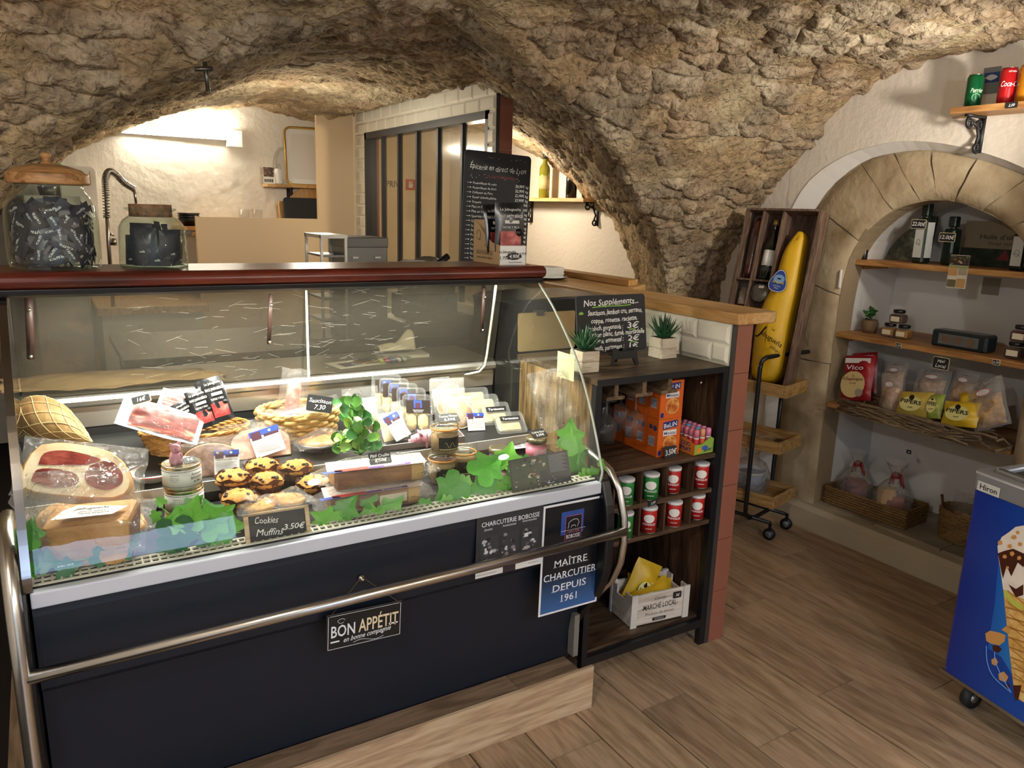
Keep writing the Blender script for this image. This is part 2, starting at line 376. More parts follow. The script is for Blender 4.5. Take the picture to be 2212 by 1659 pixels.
# cells shown as stones of their own: the largest that lie in the lit, near part of the vault
key = (cid[:, 0]*73856093).astype(np.int64) ^ (cid[:, 1]*19349663).astype(np.int64) ^ (cid[:, 2]*83492791).astype(np.int64)
view = (Pb-CO) @ CR.T; u = IW/2+FP*view[:, 0]/view[:, 2]; v = IH/2-FP*view[:, 1]/view[:, 2]
vis = (view[:, 2] > .3) & (u > -20) & (u < IW+20) & (v > -20) & (v < 690) & ~sunk & (Pb[:, 1] > .3) & (Pb[:, 0] < 3.16)
vis &= ~((Pb[:, 1] > 2.85) & (Pb[:, 0] < 1.9))
facing = ((Pb-CO)*N).sum(1)/np.linalg.norm(Pb-CO, axis=1)   # area seen, roughly
wgt = np.where(vis, 1/view[:, 2]**2*np.clip(-facing if facing.mean() < 0 else facing, .05, 1), 0)
kk, inv = np.unique(key, return_inverse=True); score = np.bincount(inv, wgt*(edge > .07)); top = np.argsort(-score)[:300]; chosen = np.zeros(len(kk), bool); chosen[top[score[top] > 0]] = True
own = chosen[inv] & (edge > .045)
Dm = np.where(chosen[inv], base-.004, base+rise)
V = Pb+N*(-1)*0+(-N)*0
outw = N*1.0                                             # N points down and out into the room (its z is negative)
vault = outw
Vm = Pb+vault*Dm[:, None]; Vs = Pb+vault*(base+rise+.004*np.clip(edge/.2, 0, 1)+.010*fine+.006*fine2)[:, None]; Vu = Pb+vault*(base-.014)[:, None]
idx = np.arange(ny*nx).reshape(ny, nx); F = np.stack([idx[:-1, :-1], idx[:-1, 1:], idx[1:, 1:], idx[1:, :-1]], 2).reshape(-1, 4)
def npmesh(name, v, f, mat, parent=None, smooth=True):
    me = bpy.data.meshes.new(name); me.vertices.add(len(v)); me.vertices.foreach_set('co', np.ascontiguousarray(v, dtype=np.float32).ravel())
    me.loops.add(f.size); me.loops.foreach_set('vertex_index', f.ravel().astype(np.int32)); me.polygons.add(len(f))
    me.polygons.foreach_set('loop_start', np.arange(0, f.size, 4, dtype=np.int32)); me.polygons.foreach_set('use_smooth', np.full(len(f), smooth)); me.update(); me.validate()
    me.materials.append(mat); o = bpy.data.objects.new(name, me); COL.objects.link(o); o.parent = parent; return o
def rubble(name, stone, objvar):
    m, n, l, b = _new(name); tc = n.new('ShaderNodeTexCoord'); oi = n.new('ShaderNodeObjectInfo')
    def noise(sc, dt=8, ds=.5, st=(1, 1, 1)):
        mp = n.new('ShaderNodeMapping'); mp.inputs['Scale'].default_value = st; l.new(tc.outputs['Object'], mp.inputs[0])
        t = n.new('ShaderNodeTexNoise'); t.inputs['Scale'].default_value = sc; t.inputs['Detail'].default_value = dt; t.inputs['Distortion'].default_value = ds; l.new(mp.outputs[0], t.inputs['Vector']); return t
    t1 = noise(5, 9, .8); r1 = ramp(n, [(.28, '#8a7a62'), (.44, '#a89679'), (.56, '#bcab8b'), (.72, '#d2c3a3')] if not stone else [(.26, '#7b6e5d'), (.42, '#9c8d78'), (.55, '#b3a48d'), (.66, '#c3b59d'), (.8, '#d8ccb6')]); l.new(t1.outputs[0], r1.inputs[0])
    t2 = noise(46, 8, .4); r2 = ramp(n, [(.30, (.16, .13, .11, 1)), (.42, (.72, .68, .62, 1)), (.55, (1, 1, 1, 1))]); l.new(t2.outputs[0], r2.inputs[0])
    mx = n.new('ShaderNodeMix'); mx.data_type = 'RGBA'; mx.blend_type = 'MULTIPLY'; mx.inputs['Factor'].default_value = .75 if stone else .45; l.new(r1.outputs[0], mx.inputs['A']); l.new(r2.outputs[0], mx.inputs['B'])
    t3 = noise(2.1, 3, .3); r3 = ramp(n, [(.42, (1, 1, 1, 1)), (.58, (.98, .84, .74, 1)), (.7, (.9, .86, .84, 1))]); l.new(t3.outputs[0], r3.inputs[0])
    m2 = n.new('ShaderNodeMix'); m2.data_type = 'RGBA'; m2.blend_type = 'MULTIPLY'; m2.inputs['Factor'].default_value = .8; l.new(mx.outputs['Result'], m2.inputs['A']); l.new(r3.outputs[0], m2.inputs['B'])
    hs = n.new('ShaderNodeHueSaturation'); mr = n.new('ShaderNodeMapRange'); mr.inputs[3].default_value = 1-objvar; mr.inputs[4].default_value = 1+objvar; l.new(oi.outputs['Random'], mr.inputs[0])
    l.new(mr.outputs[0], hs.inputs['Value']); l.new(m2.outputs['Result'], hs.inputs['Color']); l.new(hs.outputs[0], b.inputs['Base Color']); b.inputs['Roughness'].default_value = .92; b.inputs['Specular IOR Level'].default_value = .25
    bp = n.new('ShaderNodeBump'); bp.inputs['Strength'].default_value = 1.0; bp.inputs['Distance'].default_value = .03; t4 = noise(26, 12, .9); l.new(t4.outputs[0], bp.inputs['Height'])
    b2 = n.new('ShaderNodeBump'); b2.inputs['Strength'].default_value = .8; b2.inputs['Distance'].default_value = .012; l.new(t2.outputs[0], b2.inputs['Height']); l.new(bp.outputs[0], b2.inputs['Normal']); l.new(b2.outputs[0], b.inputs['Normal'])
    return m
mortarm = rubble('rubble mortar', False, 0); stonem = rubble('rubble stone', True, .13)
ceil = npmesh('ceiling', Vm, F, mortarm); ceil['kind'] = 'structure'
fk = inv[F]; pf = np.repeat(np.arange(len(F)), 4); pk = fk.ravel(); pr = np.unique(np.stack([pk, pf], 1)[chosen[pk]], axis=0)
bounds = np.searchsorted(pr[:, 0], np.arange(len(kk)+1))
for c in np.nonzero(chosen)[0]:
    f = F[pr[bounds[c]:bounds[c+1], 1]]
    if len(f) < 8: continue
    uq, lf = np.unique(f, return_inverse=True); npmesh('stone', np.where((inv[uq] == c)[:, None], Vs[uq], Vu[uq]), lf.reshape(-1, 4), stonem, ceil)

# ------------------------------------------------------------ right wall with the arched alcove
WX = 3.15
OP = [(2.275, .10), (2.275, .7), (2.272, 1.0), (2.268, 1.153), (2.243, 1.325), (2.178, 1.442), (2.059, 1.545), (1.94, 1.584), (1.87, 1.59), (1.80, 1.585), (1.689, 1.551), (1.576, 1.493), (1.50, 1.41), (1.455, 1.28), (1.43, 1.12), (1.42, .7), (1.41, .10)]
ST = [(2.53, .10), (2.53, .7), (2.525, 1.0), (2.53, 1.22), (2.51, 1.42), (2.41, 1.62), (2.245, 1.75), (2.095, 1.786), (1.93, 1.79), (1.737, 1.748), (1.537, 1.675), (1.40, 1.57), (1.31, 1.45), (1.25, 1.28), (1.23, 1.1), (1.22, .7), (1.22, .10)]
TR = [(2.60, .10), (2.60, .7), (2.60, 1.0), (2.60, 1.25), (2.58, 1.50), (2.48, 1.676), (2.297, 1.784), (2.10, 1.826), (1.936, 1.823), (1.743, 1.782), (1.542, 1.707), (1.39, 1.60), (1.28, 1.47), (1.22, 1.28), (1.20, 1.1), (1.19, .7), (1.19, .10)]
def smoothline(p, k=3):
    out = []
    for i in range(len(p)-1):
        a, b, c, d = p[max(i-1, 0)], p[i], p[i+1], p[min(i+2, len(p)-1)]
        for q in range(k):
            t = q/k; out.append(tuple(.5*((2*b[j])+(-a[j]+c[j])*t+(2*a[j]-5*b[j]+4*c[j]-d[j])*t*t+(-a[j]+3*b[j]-3*c[j]+d[j])*t**3) for j in (0, 1)))
    return out+[p[-1]]
OPs, STs, TRs = smoothline(OP), smoothline(ST), smoothline(TR)
m = MB()
def yz(m, pts, x): return m.add([(x, p[0], p[1]) for p in pts], [tuple(range(len(pts)))])
m.add([(WX, y, z) for y, z in ((-1.7, 0), (1.19, 0), (1.19, 2.6), (-1.7, 2.6))], [(0, 1, 2, 3)])
m.add([(WX, y, z) for y, z in ((2.60, 0), (6.4, 0), (6.4, 2.6), (2.60, 2.6))], [(0, 1, 2, 3)])
up = TRs[6:-6]
for a, b in zip(TRs[:-1], TRs[1:]):
    if abs(a[0]-b[0]) > 1e-4: m.add([(WX, a[0], a[1]), (WX, b[0], b[1]), (WX, b[0], 2.6), (WX, a[0], 2.6)], [(0, 1, 2, 3)])
    m.add([(WX, a[0], a[1]), (WX, b[0], b[1]), (WX+.012, b[0], b[1]), (WX+.012, a[0], a[1])], [(0, 1, 2, 3)])
wr = struct(m, 'wall_right', plaster)
m = MB()
for i in range(len(STs)-1):
    q = [(WX-.004, *TRs[i]), (WX-.004, *TRs[i+1]), (WX+.042, *STs[i+1]), (WX+.042, *STs[i])]; m.add(q, [(0, 1, 2, 3)], smooth=True)
struct(m, 'trim_1', plain('arch trim paint', '#dfdbd6', .7, bump=.15, bs=25))
archstone = blotch('arch stone', [(.25, '#8a7658'), (.42, '#a99578'), (.56, '#bba98c'), (.75, '#d2c4aa')], 5, 10, .9, .5, spec=.2, bs=30)
mortar2 = plain('arch mortar', '#9c8a6e', .95, bump=.4, bs=50)
m = MB()
for i in range(len(STs)-1):
    m.add([(WX+.038, *STs[i]), (WX+.038, *STs[i+1]), (WX+.038, *OPs[i+1]), (WX+.038, *OPs[i])], [(0, 1, 2, 3)])
    m.add([(WX+.038, *OPs[i]), (WX+.038, *OPs[i+1]), (3.30, *OPs[i+1]), (3.30, *OPs[i])], [(0, 1, 2, 3)], smooth=True)
band = struct(m, 'trim_2', mortar2)
cuts = [0, 4, 9, 14, 18, 21, 24, 27, 30, 33, 38, 43, 48]
for a, b in zip(cuts[:-1], cuts[1:]):
    m = MB(); n = b-a+1
    def L(p, q, t): return (p[0]+(q[0]-p[0])*t, p[1]+(q[1]-p[1])*t)
    inn = [OPs[i] for i in range(a, b+1)]; out = [STs[i] for i in range(a, b+1)]
    g = .0012/max(.05, math.dist(inn[0], inn[-1]))
    inn[0] = L(inn[0], inn[1], min(.4, g*n)); inn[-1] = L(inn[-1], inn[-2], min(.4, g*n)); out[0] = L(out[0], out[1], min(.4, g*n)); out[-1] = L(out[-1], out[-2], min(.4, g*n))
    prd = rnd.uniform(-.004, .004); xf = WX+.026+prd
    v = []; nr = 5
    for r in range(nr):
        t = r/(nr-1)
        for p, q in zip(inn, out):
            s_ = L(p, q, .02+t*.96); k = 1 if 0 < r < nr-1 else 0
            v.append((xf+(0 if k else .008)+rnd.uniform(-.003, .003), s_[0]+rnd.uniform(-.003, .003), s_[1]+rnd.uniform(-.003, .003)))
    f = [(r*n+i, r*n+i+1, (r+1)*n+i+1, (r+1)*n+i) for r in range(nr-1) for i in range(n-1)]
    o = len(v); v += [(3.27, p[0], p[1]) for p in inn]; f += [(i, o+i, o+i+1, i+1) for i in range(n-1)]
    v += [(WX+.06, p[0], p[1]) for p in out]; f += [((nr-1)*n+i, (nr-1)*n+i+1, o+n+i+1, o+n+i) for i in range(n-1)]
    m.add(v, f, smooth=True); struct(m, 'stone', archstone, band)
m = MB(); AX = 3.60
for a, b in zip(OPs[:-1], OPs[1:]): m.add([(3.24, a[0]+.004, a[1]), (3.24, b[0]+.004, b[1]), (AX, b[0]+.004, b[1]), (AX, a[0]+.004, a[1])], [(0, 1, 2, 3)], smooth=True)
m.add([(AX, y, z) for y, z in ((1.35, 0), (2.35, 0), (2.35, 1.65), (1.35, 1.65))], [(0, 1, 2, 3)])
struct(m, 'wall_alcove', alcovepaint)
m = MB(); m.poly([(3.13, 0), (3.13, .098), (3.155, .118), (AX+.02, .118), (AX+.02, 0)], 3.4, Matrix(((1, 0, 0, 0), (0, 0, 1, -.5), (0, 1, 0, 0), (0, 0, 0, 1))))
sill = struct(m, 'trim_3', plain('sill plaster', '#b7aa93', .85, var=.08, vs_=9, bump=.25, bs=30))
tilem = blotch('sill tile', [(.3, '#7d7361'), (.5, '#968b76'), (.7, '#a99e88')], 6, 6, .6, .1)
for k in range(4):
    y1 = 2.285-k*.32; struct(MB().box(3.21, AX, max(y1-.317, 1.36), y1-.003, .11, .130), 'tile', tilem, sill)

# ------------------------------------------------------------ kitchen shell
struct(MB().box(-1.35, 2.0, 5.5, 5.6, 0, 2.6), 'wall_back', plain('kitchen plaster', '#f2ecdf', .8, var=.02, vs_=5, bump=.9, bs=17))
struct(MB().box(-1.4, -1.3, -1.7, 5.6, 0, 2.6), 'wall_left', plaster)
struct(MB().box(2.0, 3.2, 6.25, 6.35, 0, 2.6), 'wall_corridor', creamwall)
struct(MB().box(3.66, 3.8, -1.7, 6.4, -.1, 2.8).box(-1.5, 3.8, 6.4, 6.5, -.1, 2.8).box(-1.55, -1.4, -1.7, 6.4, -.1, 2.8).box(-1.55, 3.8, -1.7, 6.5, 2.66, 2.8), 'light_block_shell', plaster)  # unseen outer shell and roof added to stop sky light leaking in
struct(MB().box(-14, 14, -14, -1.7, -.1, -.02), 'street', plain('street asphalt', '#6d6b68', .9))
m = MB(); m.box(-14, 14, -11, -10.5, 0, 4.6); fc = struct(m, 'wall_facade', plain('facade plaster', '#c9b595', .9))
for k in range(9): struct(MB().box(-7+1.7*k, -6+1.7*k, -10.51, -10.47, 1.2, 3.0), 'window', plain('facade glass', '#3c4450', .2), fc)
m = MB(); m.box(-1.4, -.35, -1.7, -1.6, 0, 2.6).box(.95, 3.2, -1.7, -1.6, 0, 2.6).box(-.35, .95, -1.7, -1.6, 2.38, 2.6)
struct(m, 'wall_front', plaster)
peach = plain('peach panel', '#e3c9a4', .6, var=.02, vs_=3)
m = MB(); m.poly([(.868, 0), (1.64, 0), (1.89, 0), (1.89, 2.35), (1.64, 2.35), (1.64, 1.40), (.868, 1.40)], .035, Matrix(((1, 0, 0, 0), (0, 0, 1, 5.2), (0, 1, 0, 0), (0, 0, 0, 1))))
m.box(.862, .870, 5.196, 5.24, 0, 1.405)
struct(m, 'wall_kitchen', peach)
# tiled wall with the glazed window, and the tiled half wall under the bar
TXX = 1.922
white_tile = plain('cream metro tile', '#ebe6d6', .12, spec=.6, coat=.4)
core = plain('tile joint', '#cfc8b6', .8)
m = MB(); m.box(TXX, 2.012, 3.335, 3.413, 0, 2.5).box(TXX, 2.012, 5.052, 5.24, 0, 2.5).box(TXX, 2.012, 3.413, 5.052, 1.955, 2.5).box(TXX, 2.012, 3.413, 5.052, 0, 1.0)
tw = struct(m, 'wall_tiled', core)
m = MB(); m.box(TXX, 2.012, 1.752, 3.335, 0, 1.155); hw = struct(m, 'wall_bar', core)
def metro(y0, y1, z0, z1, parent, x=TXX):
    if y1-y0 < .012 or z1-z0 < .012: return
    bv = min(.012, (y1-y0)*.4, (z1-z0)*.4); g = .001
    v = [(x-.0005, y0+g, z0+g), (x-.0005, y1-g, z0+g), (x-.0005, y1-g, z1-g), (x-.0005, y0+g, z1-g), (x-.008, y0+bv, z0+bv), (x-.008, y1-bv, z0+bv), (x-.008, y1-bv, z1-bv), (x-.008, y0+bv, z1-bv)]
    struct(MB().add(v, [(0, 1, 5, 4), (1, 2, 6, 5), (2, 3, 7, 6), (3, 0, 4, 7), (4, 5, 6, 7)]), 'tile', white_tile, parent)
r = 0; z = 1.205
while z < 2.3:
    y = 3.338-(.075 if r % 2 else 0)
    while y < 5.235:
        a, b = max(y, 3.338), min(y+.15, 5.238); c, d = z, z+.075
        if d <= 1.957+.02 and c < 1.955:
            if a < 3.410: metro(a, min(b, 3.408), c, min(d, 1.99), tw)
            elif b > 5.06: metro(max(a, 5.058), b, c, d, tw)
        else: metro(a, b, max(c, 1.962), d, tw)
        y += .15
    z += .075; r += 1
for r, z in enumerate((1.021, 1.086)):
    for k in range(7):
        y = 1.757+.15*k-(.075 if r == 0 else 0); metro(max(y, 1.757), y+.15, z, (1.086 if r == 0 else 1.154), hw)
terra = plain('terracotta tile', '#96604e', .35, var=.07, vs_=6)
edging = plain('tile edging', '#4d4a48', .4, .4)
for par, y, zt in ((hw, 1.745, 1.155), (tw, 3.328, 2.45)):
    z = .0005
    while z < zt-.01:
        struct(MB().box(1.941, 2.012, y, y+.009, z, min(z+.198, zt)-.002), 'tile', terra, par); z += .198
    struct(MB().box(1.921, 1.940, y+.001, y+.006, 0, zt), 'edging', edging, par)
# glazed window in the tiled wall
m = MB(); fm = plain('window frame', '#3b3c40', .35, .5)
win = thing('window_1', 'interior window', 'window', (TXX, 4.23, 1.0)); del win['label'], win['category']; win['kind'] = 'structure'
m.box(TXX-.006, 1.99, 3.40, 3.43, 1.0, 1.965).box(TXX-.006, 1.99, 5.035, 5.062, 1.0, 1.965).box(TXX-.006, 1.99, 3.40, 5.062, 1.925, 1.965); m.build('frame', fm, win, world=True)
for yb in (3.73, 4.02, 4.30, 4.57, 4.83): MB().box(1.945, 1.975, yb-.011, yb+.011, 1.0, 1.93).build('mullion', fm, win, world=True)
ys = [3.43, 3.73, 4.02, 4.30, 4.57, 4.83, 5.035]
for a, b in zip(ys[:-1], ys[1:]): MB().box(1.957, 1.960, a+.004, b-.004, 1.0, 1.926).build('pane', film('window glass', '#f2f0e8', .01, '#f5e8d0', .12, 0), win, world=True)
struct(MB().box(1.98, 2.010, 5.036, 5.052, 1.0, 1.95), 'window_reveal', plain('reveal red', '#5b2f26', .5), tw)
# private sign on the corridor wall
p = at(862, 398, y=6.24); sg = thing('private_sign', 'PRIVÉ sign with red hand square seen through the glazed window', 'sign', p, M=frame((p.x, 6.245, p.z), (1, 0, 0), (0, 0, 1)))
MB().rect(-.13, .16, -.055, .055).build('plate', plain('sign cream', '#e8d8ba', .6), sg)
MB().text('PRIVÉ', I4, .05, width=.15, align='C', bold=.02, valign='M', z=.001).build('lettering', plain('sign grey', '#4a4540', .7), sg).location.x = -.04
m = MB(); m.rect(.06, .155, -.045, .045, z=.001); m.build('hand_square', plain('sign red', '#c84a3c', .6), sg)
m = MB(); m.rect(.09, .125, -.025, .005, z=.0015); [m.rect(.091+.009*i, .097+.009*i, .005, .025+.004*(i in (1, 2)), z=.0015) for i in range(4)]; m.sheet([(.125, -.015), (.135, .004), (.130, .006), (.122, -.005)], z=.0015); m.build('hand', white, sg)
# the bar worktop and the board at its back
oak = wood('bar oak', '#b8894f', '#cda066', '#dcb57e', 'Y', .6, .38, False, .04, .05)
t = thing('bar_worktop', 'long pale oak bar worktop on top of the tiled half wall', 'worktop', (2.0, 1.75, 1.155))
pts = [(1.914, 1.722), (2.085, 1.722), (2.108, 1.732), (2.114, 1.76), (2.118, 2.5), (2.30, 2.62), (2.32, 3.326), (1.914, 3.326)]
MB().poly(pts, .038, T(0, 0, 1.156)).build('top', oak, t, world=True, bevel=.006)
t = tag(MB().poly([(2.150, 2.56), (2.235, 2.60), (2.255, 3.32), (2.17, 3.32)], .026, T(0, 0, 1.1945)).build('board', oak, bevel=.003), 'loose oak board lying along the back of the bar worktop', 'board')
# ============================================================ REFRIGERATED DISPLAY CASE
YZX = lambda x: Matrix(((0, 0, 1, x), (1, 0, 0, 0), (0, 1, 0, 0), (0, 0, 0, 1)))   # outline in (y, z), thickness along x
X0, X1 = -.072, 1.322
casepaint = plain('case navy black', '#161e2b', .42, spec=.45, var=.08, vs_=3)
dc = thing('display_case', 'refrigerated glass display case full of charcuterie, navy black front', 'display case', (.63, 1.9, 0))
MB().poly([(1.652, .712), (1.650, .690), (1.664, .522), (1.686, .502), (1.745, .142), (1.80, .06), (2.55, .06), (2.55, .712)], X1-X0, YZX(X0)).build('front_panel', casepaint, dc, world=True)
capp = [(1.640, .752), (1.625, .715), (1.608, .66), (1.602, .57), (1.608, .47), (1.645, .38), (1.70, .305), (1.752, .22), (1.765, .13), (1.80, .06), (2.55, .06), (2.55, .752)]
rubber = plain('case end black', '#0d0f12', .38)
for x in (X0-.036, X1+.001): MB().poly(smoothline(capp[:10], 3)+capp[10:], .031, YZX(x), smooth=False).build('end_cap', rubber, dc, world=True, bevel=.006)
MB().box(X0, X1, 1.636, 1.660, .713, .746).build('gutter', plain('gutter white', '#c9cedb', .4), dc, world=True, bevel=.003)
MB().box(X0, X1, 1.661, 2.28, .714, .7462).build('deck', plain('deck black', '#15181a', .4), dc, world=True)
m = MB(); gm = plain('grille cream', '#d8d3c2', .4)
for y in (1.667, 1.6865, 1.706): m.box(X0+.004, X1-.004, y-.0025, y+.0025, .7475, .7515)
x = X0+.006
while x < X1-.006: m.box(x-.0022, x+.0022, 1.667, 1.706, .7475, .7513); x += .0165
m.build('grille', gm, dc, world=True)
MB().poly([(1.985, .747), (1.985, .7985), (1.99, .8005), (2.274, .874), (2.274, .747)], X1-X0-.004, YZX(X0+.002)).build('deck_step', plain('step dark', '#1d1f20', .4), dc, world=True)
MB().box(X0+.002, X1-.002, 1.9815, 1.985, .772, .8005).build('step_edge', plain('step white', '#d7d4cb', .35), dc, world=True)
alu = plain('brushed aluminium', '#c9c7c0', .32, .85)
MB().box(X0, X1, 2.275, 2.29, .75, .905).build('back_panel', plain('panel dark', '#1a1c1d', .5), dc, world=True)
MB().poly([(2.290, .90), (2.272, .90), (2.268, .955), (2.255, .963), (2.252, .975), (2.258, .985), (2.275, .990), (2.55, .990), (2.55, .975), (2.29, .97)], X1-X0, YZX(X0)).build('ledge', alu, dc, world=True)
MB().box(X0, X1, 2.27, 2.56, .9905, .9925).build('ledge_top', plain('ledge grey', '#8d8a84', .4, .3, var=.1, vs_=8), dc, world=True)
GP = smoothline([(2.008, 1.284), (1.972, 1.258), (1.907, 1.205), (1.802, 1.097), (1.729, .986), (1.684, .893), (1.644, .795), (1.638, .775), (1.645, .746)], 4)
m = MB(); n = len(GP)
m.add([(x, p[0], p[1]) for x in (X0+.012, X1-.001) for p in GP], [(i, n+i, n+i+1, i+1) for i in range(n-1)], smooth=True)
m.build('front_glass', paneglass, dc, world=True)
sideg = film('side glass', '#eef3ec', .01, '#ffffff', .02, 0)
for x in (X0+.004, X1+.0005): MB().add([(x, p[0], p[1]) for p in GP]+[(x, 1.70, .76), (x, 2.255, .80), (x, 2.26, .99), (x, 2.215, 1.28)], [tuple(range(n+4))]).build('side_glass', sideg, dc, world=True)
MB().tube([(X1, p[0]-.001, p[1]) for p in GP], .0034, 6).build('glass_edge', plain('glass edge', '#b9c2b4', .15, spec=.8), dc, world=True)
m = MB(); chrome = plain('chrome trim', '#8f8d8b', .2, 1)
for i in range(n-1):
    a, b = GP[i], GP[i+1]; m.add([(x, p[0]+dy, p[1]) for p in (a, b) for x in (X0-.010, X0+.006) for dy in (-.003, .012)], [(0, 2, 6, 4), (1, 5, 7, 3), (0, 4, 5, 1), (2, 3, 7, 6)])
m.build('chrome_edge', chrome, dc, world=True)
redwood = wood('canopy red wood', '#38130c', '#591f14', '#73301f', 'X', .5, .3, False, .02, .05, .5)
MB().poly([(2.0, 1.296), (1.985, 1.303), (1.980, 1.315), (1.984, 1.327), (1.998, 1.334), (2.225, 1.334), (2.225, 1.296)], X1-X0+.032, YZX(X0-.018), smooth=False).build('canopy', redwood, dc, world=True, bevel=.004)
MB().poly([(2.005, 1.278), (1.992, 1.285), (1.990, 1.297), (2.225, 1.297), (2.225, 1.291), (2.026, 1.291), (2.022, 1.278)], X1-X0+.026, YZX(X0-.016)).build('canopy_trim', plain('canopy trim black', '#101114', .35), dc, world=True, bevel=.002)
MB().tube([(X0+.06, 2.055, 1.2815), (X1-.06, 2.055, 1.2815)], .0075, 10).build('light_tube', plain('tube light', '#ffffff', emit='#fff3dc', es=14), dc, world=True)
lamp = area('case_lamp', (.62, 2.055, 1.2725), (.62, 2.0, .75), 1.25, .02, 15, (1, .95, .84))
scr = film('scratched acrylic', '#b3b0a5', .12, '#8d887c', .16, .25, 14)
for a, b in ((X0+.006, .655), (.648, X1-.006)):
    q = MB().add([(a, 2.205, 1.278), (b, 2.205, 1.278), (b, 2.262, .992), (a, 2.262, .992)], [(0, 1, 2, 3)]).build('sliding_pane', scr, dc, world=True)
sc_ = plain('scratch', '#c9c6bd', .5)
m = MB()
for i in range(150):
    x = rnd.uniform(.18, 1.02); s_ = rnd.random(); y = 2.204+.057*s_-.0015; z = 1.274-.28*s_; L = rnd.uniform(.008, .06); a = rnd.gauss(0, .22)
    d = Vector((math.cos(a), 0, math.sin(a)))*L; k = .00013; m.add([(x, y, z-k), (x+d.x, y-.2*d.z, z+d.z-k), (x+d.x, y-.2*d.z, z+d.z+k), (x, y, z+k)], [(0, 1, 2, 3)])
q = m.build('scratches', sc_, dc, world=True); q['kind'] = 'stuff'
MB().box(.649, .655, 2.2, 2.203, 1.0, 1.278, Matrix.Shear('XY', 4, (0, 0)) if False else I4).build('pane_edge', plain('pane edge', '#e9ebe6', .3), dc, world=True)
DL = dc.matrix_basis.inverted()
brown = plain('hook bracket brown', '#3b2823', .45)
for (u, v0, v1) in ((62, 640, 774), (585, 636, 742), (1046, 622, 716)):
    a = at(u, v0, y=2.16); b = at(u+(5 if u < 100 else -6 if u > 900 else -4), v1, y=2.19)
    hb = MB().tube([a, b], .009 if u < 100 else .006, 8).build('hanger_bar', brown, dc, world=True)
    for p in (a.lerp(b, .2), a.lerp(b, .96)): MB().lathe([(.0, -.004), (.005, -.003), (.005, .001), (0, .003)], 8, DL @ T(p.x, p.y-.011, p.z) @ RX(90)).build('bolt', steel, hb, world=False)
MB().tube([at(*q) if False else at(q[0], q[1], y=q[2]) for q in ((1071, 617, 2.10), (1066, 660, 2.17), (1058, 720, 2.22), (1052, 765, 2.245), (1047, 790, 2.245), (1035, 803, 2.25), (1012, 808, 2.262), (1000, 808, 2.27))], .0042, 8).build('cable', plain('cable cream', '#ddd9c8', .5), dc, world=True)
MB().box(1.300, 1.318, 1.70, 1.73, .16, .30).build('foot', plain('foot grey', '#8d8b85', .5, .4, var=.2, vs_=40), dc, world=True)
# ------------------------------------------------------------ guard rail and wooden step
rail = bpy.data.objects.new('guard_rail', None); COL.objects.link(rail); rail.parent = dc
DL = dc.matrix_basis.inverted()
brushed = plain('rail steel', '#c6c2bc', .26, 1, var=.06, vs_=60)
MB().tube([(-.09, 1.59, .597), (1.382, 1.59, .602)], .0135, 14, DL).build('rail_tube', brushed, rail)
hoop = [(1.3585, 1.90, .80), (1.3585, 1.84, .803), (1.3585, 1.78, .803), (1.362, 1.715, .792), (1.373, 1.665, .765), (1.382, 1.63, .715), (1.385, 1.605, .64), (1.385, 1.598, .57), (1.384, 1.607, .50), (1.380, 1.636, .43), (1.366, 1.68, .37), (1.350, 1.72, .335)]
MB().tube(hoop, .0125, 12, DL).build('end_hoop', brushed, rail)
MB().tube([(-.10, 1.93, .80), (-.10, 1.78, .86), (-.10, 1.70, .85), (-.10, 1.64, .80), (-.098, 1.60, .72), (-.097, 1.59, .60), (-.096, 1.59, .3), (-.095, 1.59, 0)], .015, 12, DL).build('end_post', brushed, rail)
ws = thing('wooden_step', 'low pale wooden step box on the floor below the display case', 'step', (.5, 1.7, 0))
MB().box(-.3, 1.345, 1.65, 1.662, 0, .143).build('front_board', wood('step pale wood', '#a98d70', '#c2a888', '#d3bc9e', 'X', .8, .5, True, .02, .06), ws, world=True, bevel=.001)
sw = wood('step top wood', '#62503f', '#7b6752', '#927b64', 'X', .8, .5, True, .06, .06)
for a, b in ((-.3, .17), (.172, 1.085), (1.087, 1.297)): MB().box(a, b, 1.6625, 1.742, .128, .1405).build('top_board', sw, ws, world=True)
# ------------------------------------------------------------ signs on the front
def panel(name, label, cat, o, x, up, w, h, mt, th=.002, group=None):
    t = thing(name, label, cat, M=frame(o, x, up), group=group); MB().box(0, w, 0, h, -th, 0).build('board', mt, t); return t
inkblack = plain('ink black', '#131417', .35); creamink = plain('cream ink', '#e8d8b4', .6); whiteink = plain('white ink', '#eceff4', .6)
yS = 1.636; a, b, c = at(703, 1331, y=yS), at(869, 1296, y=yS), at(703, 1411, y=yS)
W_, H_ = (b-a).length, (a-c).length
t = thing('hanging_sign', 'black BON APPÉTIT sign hanging by a cord on the case front', 'sign', M=frame(c, b-a, a-c))
MB().box(0, W_, 0, H_, -.004, 0).build('plaque', inkblack, t, bevel=.002)
m = MB(); e = .005
for q in ((e, W_-e, e, e+.0012), (e, W_-e, H_-e-.0012, H_-e), (e, e+.0012, e, H_-e), (W_-e-.0012, W_-e, e, H_-e)): m.rect(*q, I4, .0006)
m.rect(.012, .034, .022, .026).rect(W_-.036, W_-.012, .0385, .0425, I4, .0006); m.text('BON', T(.013, .036, 0), .03, .06, 'L', .012); m.text('en bonne compagnie', T(W_*.53, .021, 0) @ RZ(3), .013, W_*.62, 'C', .006, .35)
m.tube([(W_*.35+W_*.4*i/8, .012+.004*math.sin(i*.8), .0006) for i in range(9)], .0006, 4)
m.tube([(.038+.009*math.cos(i*.7)*(1+.15*math.sin(i*2.1)), .076+.006*math.sin(i*.7), .0006) for i in range(9)], .0006, 4)
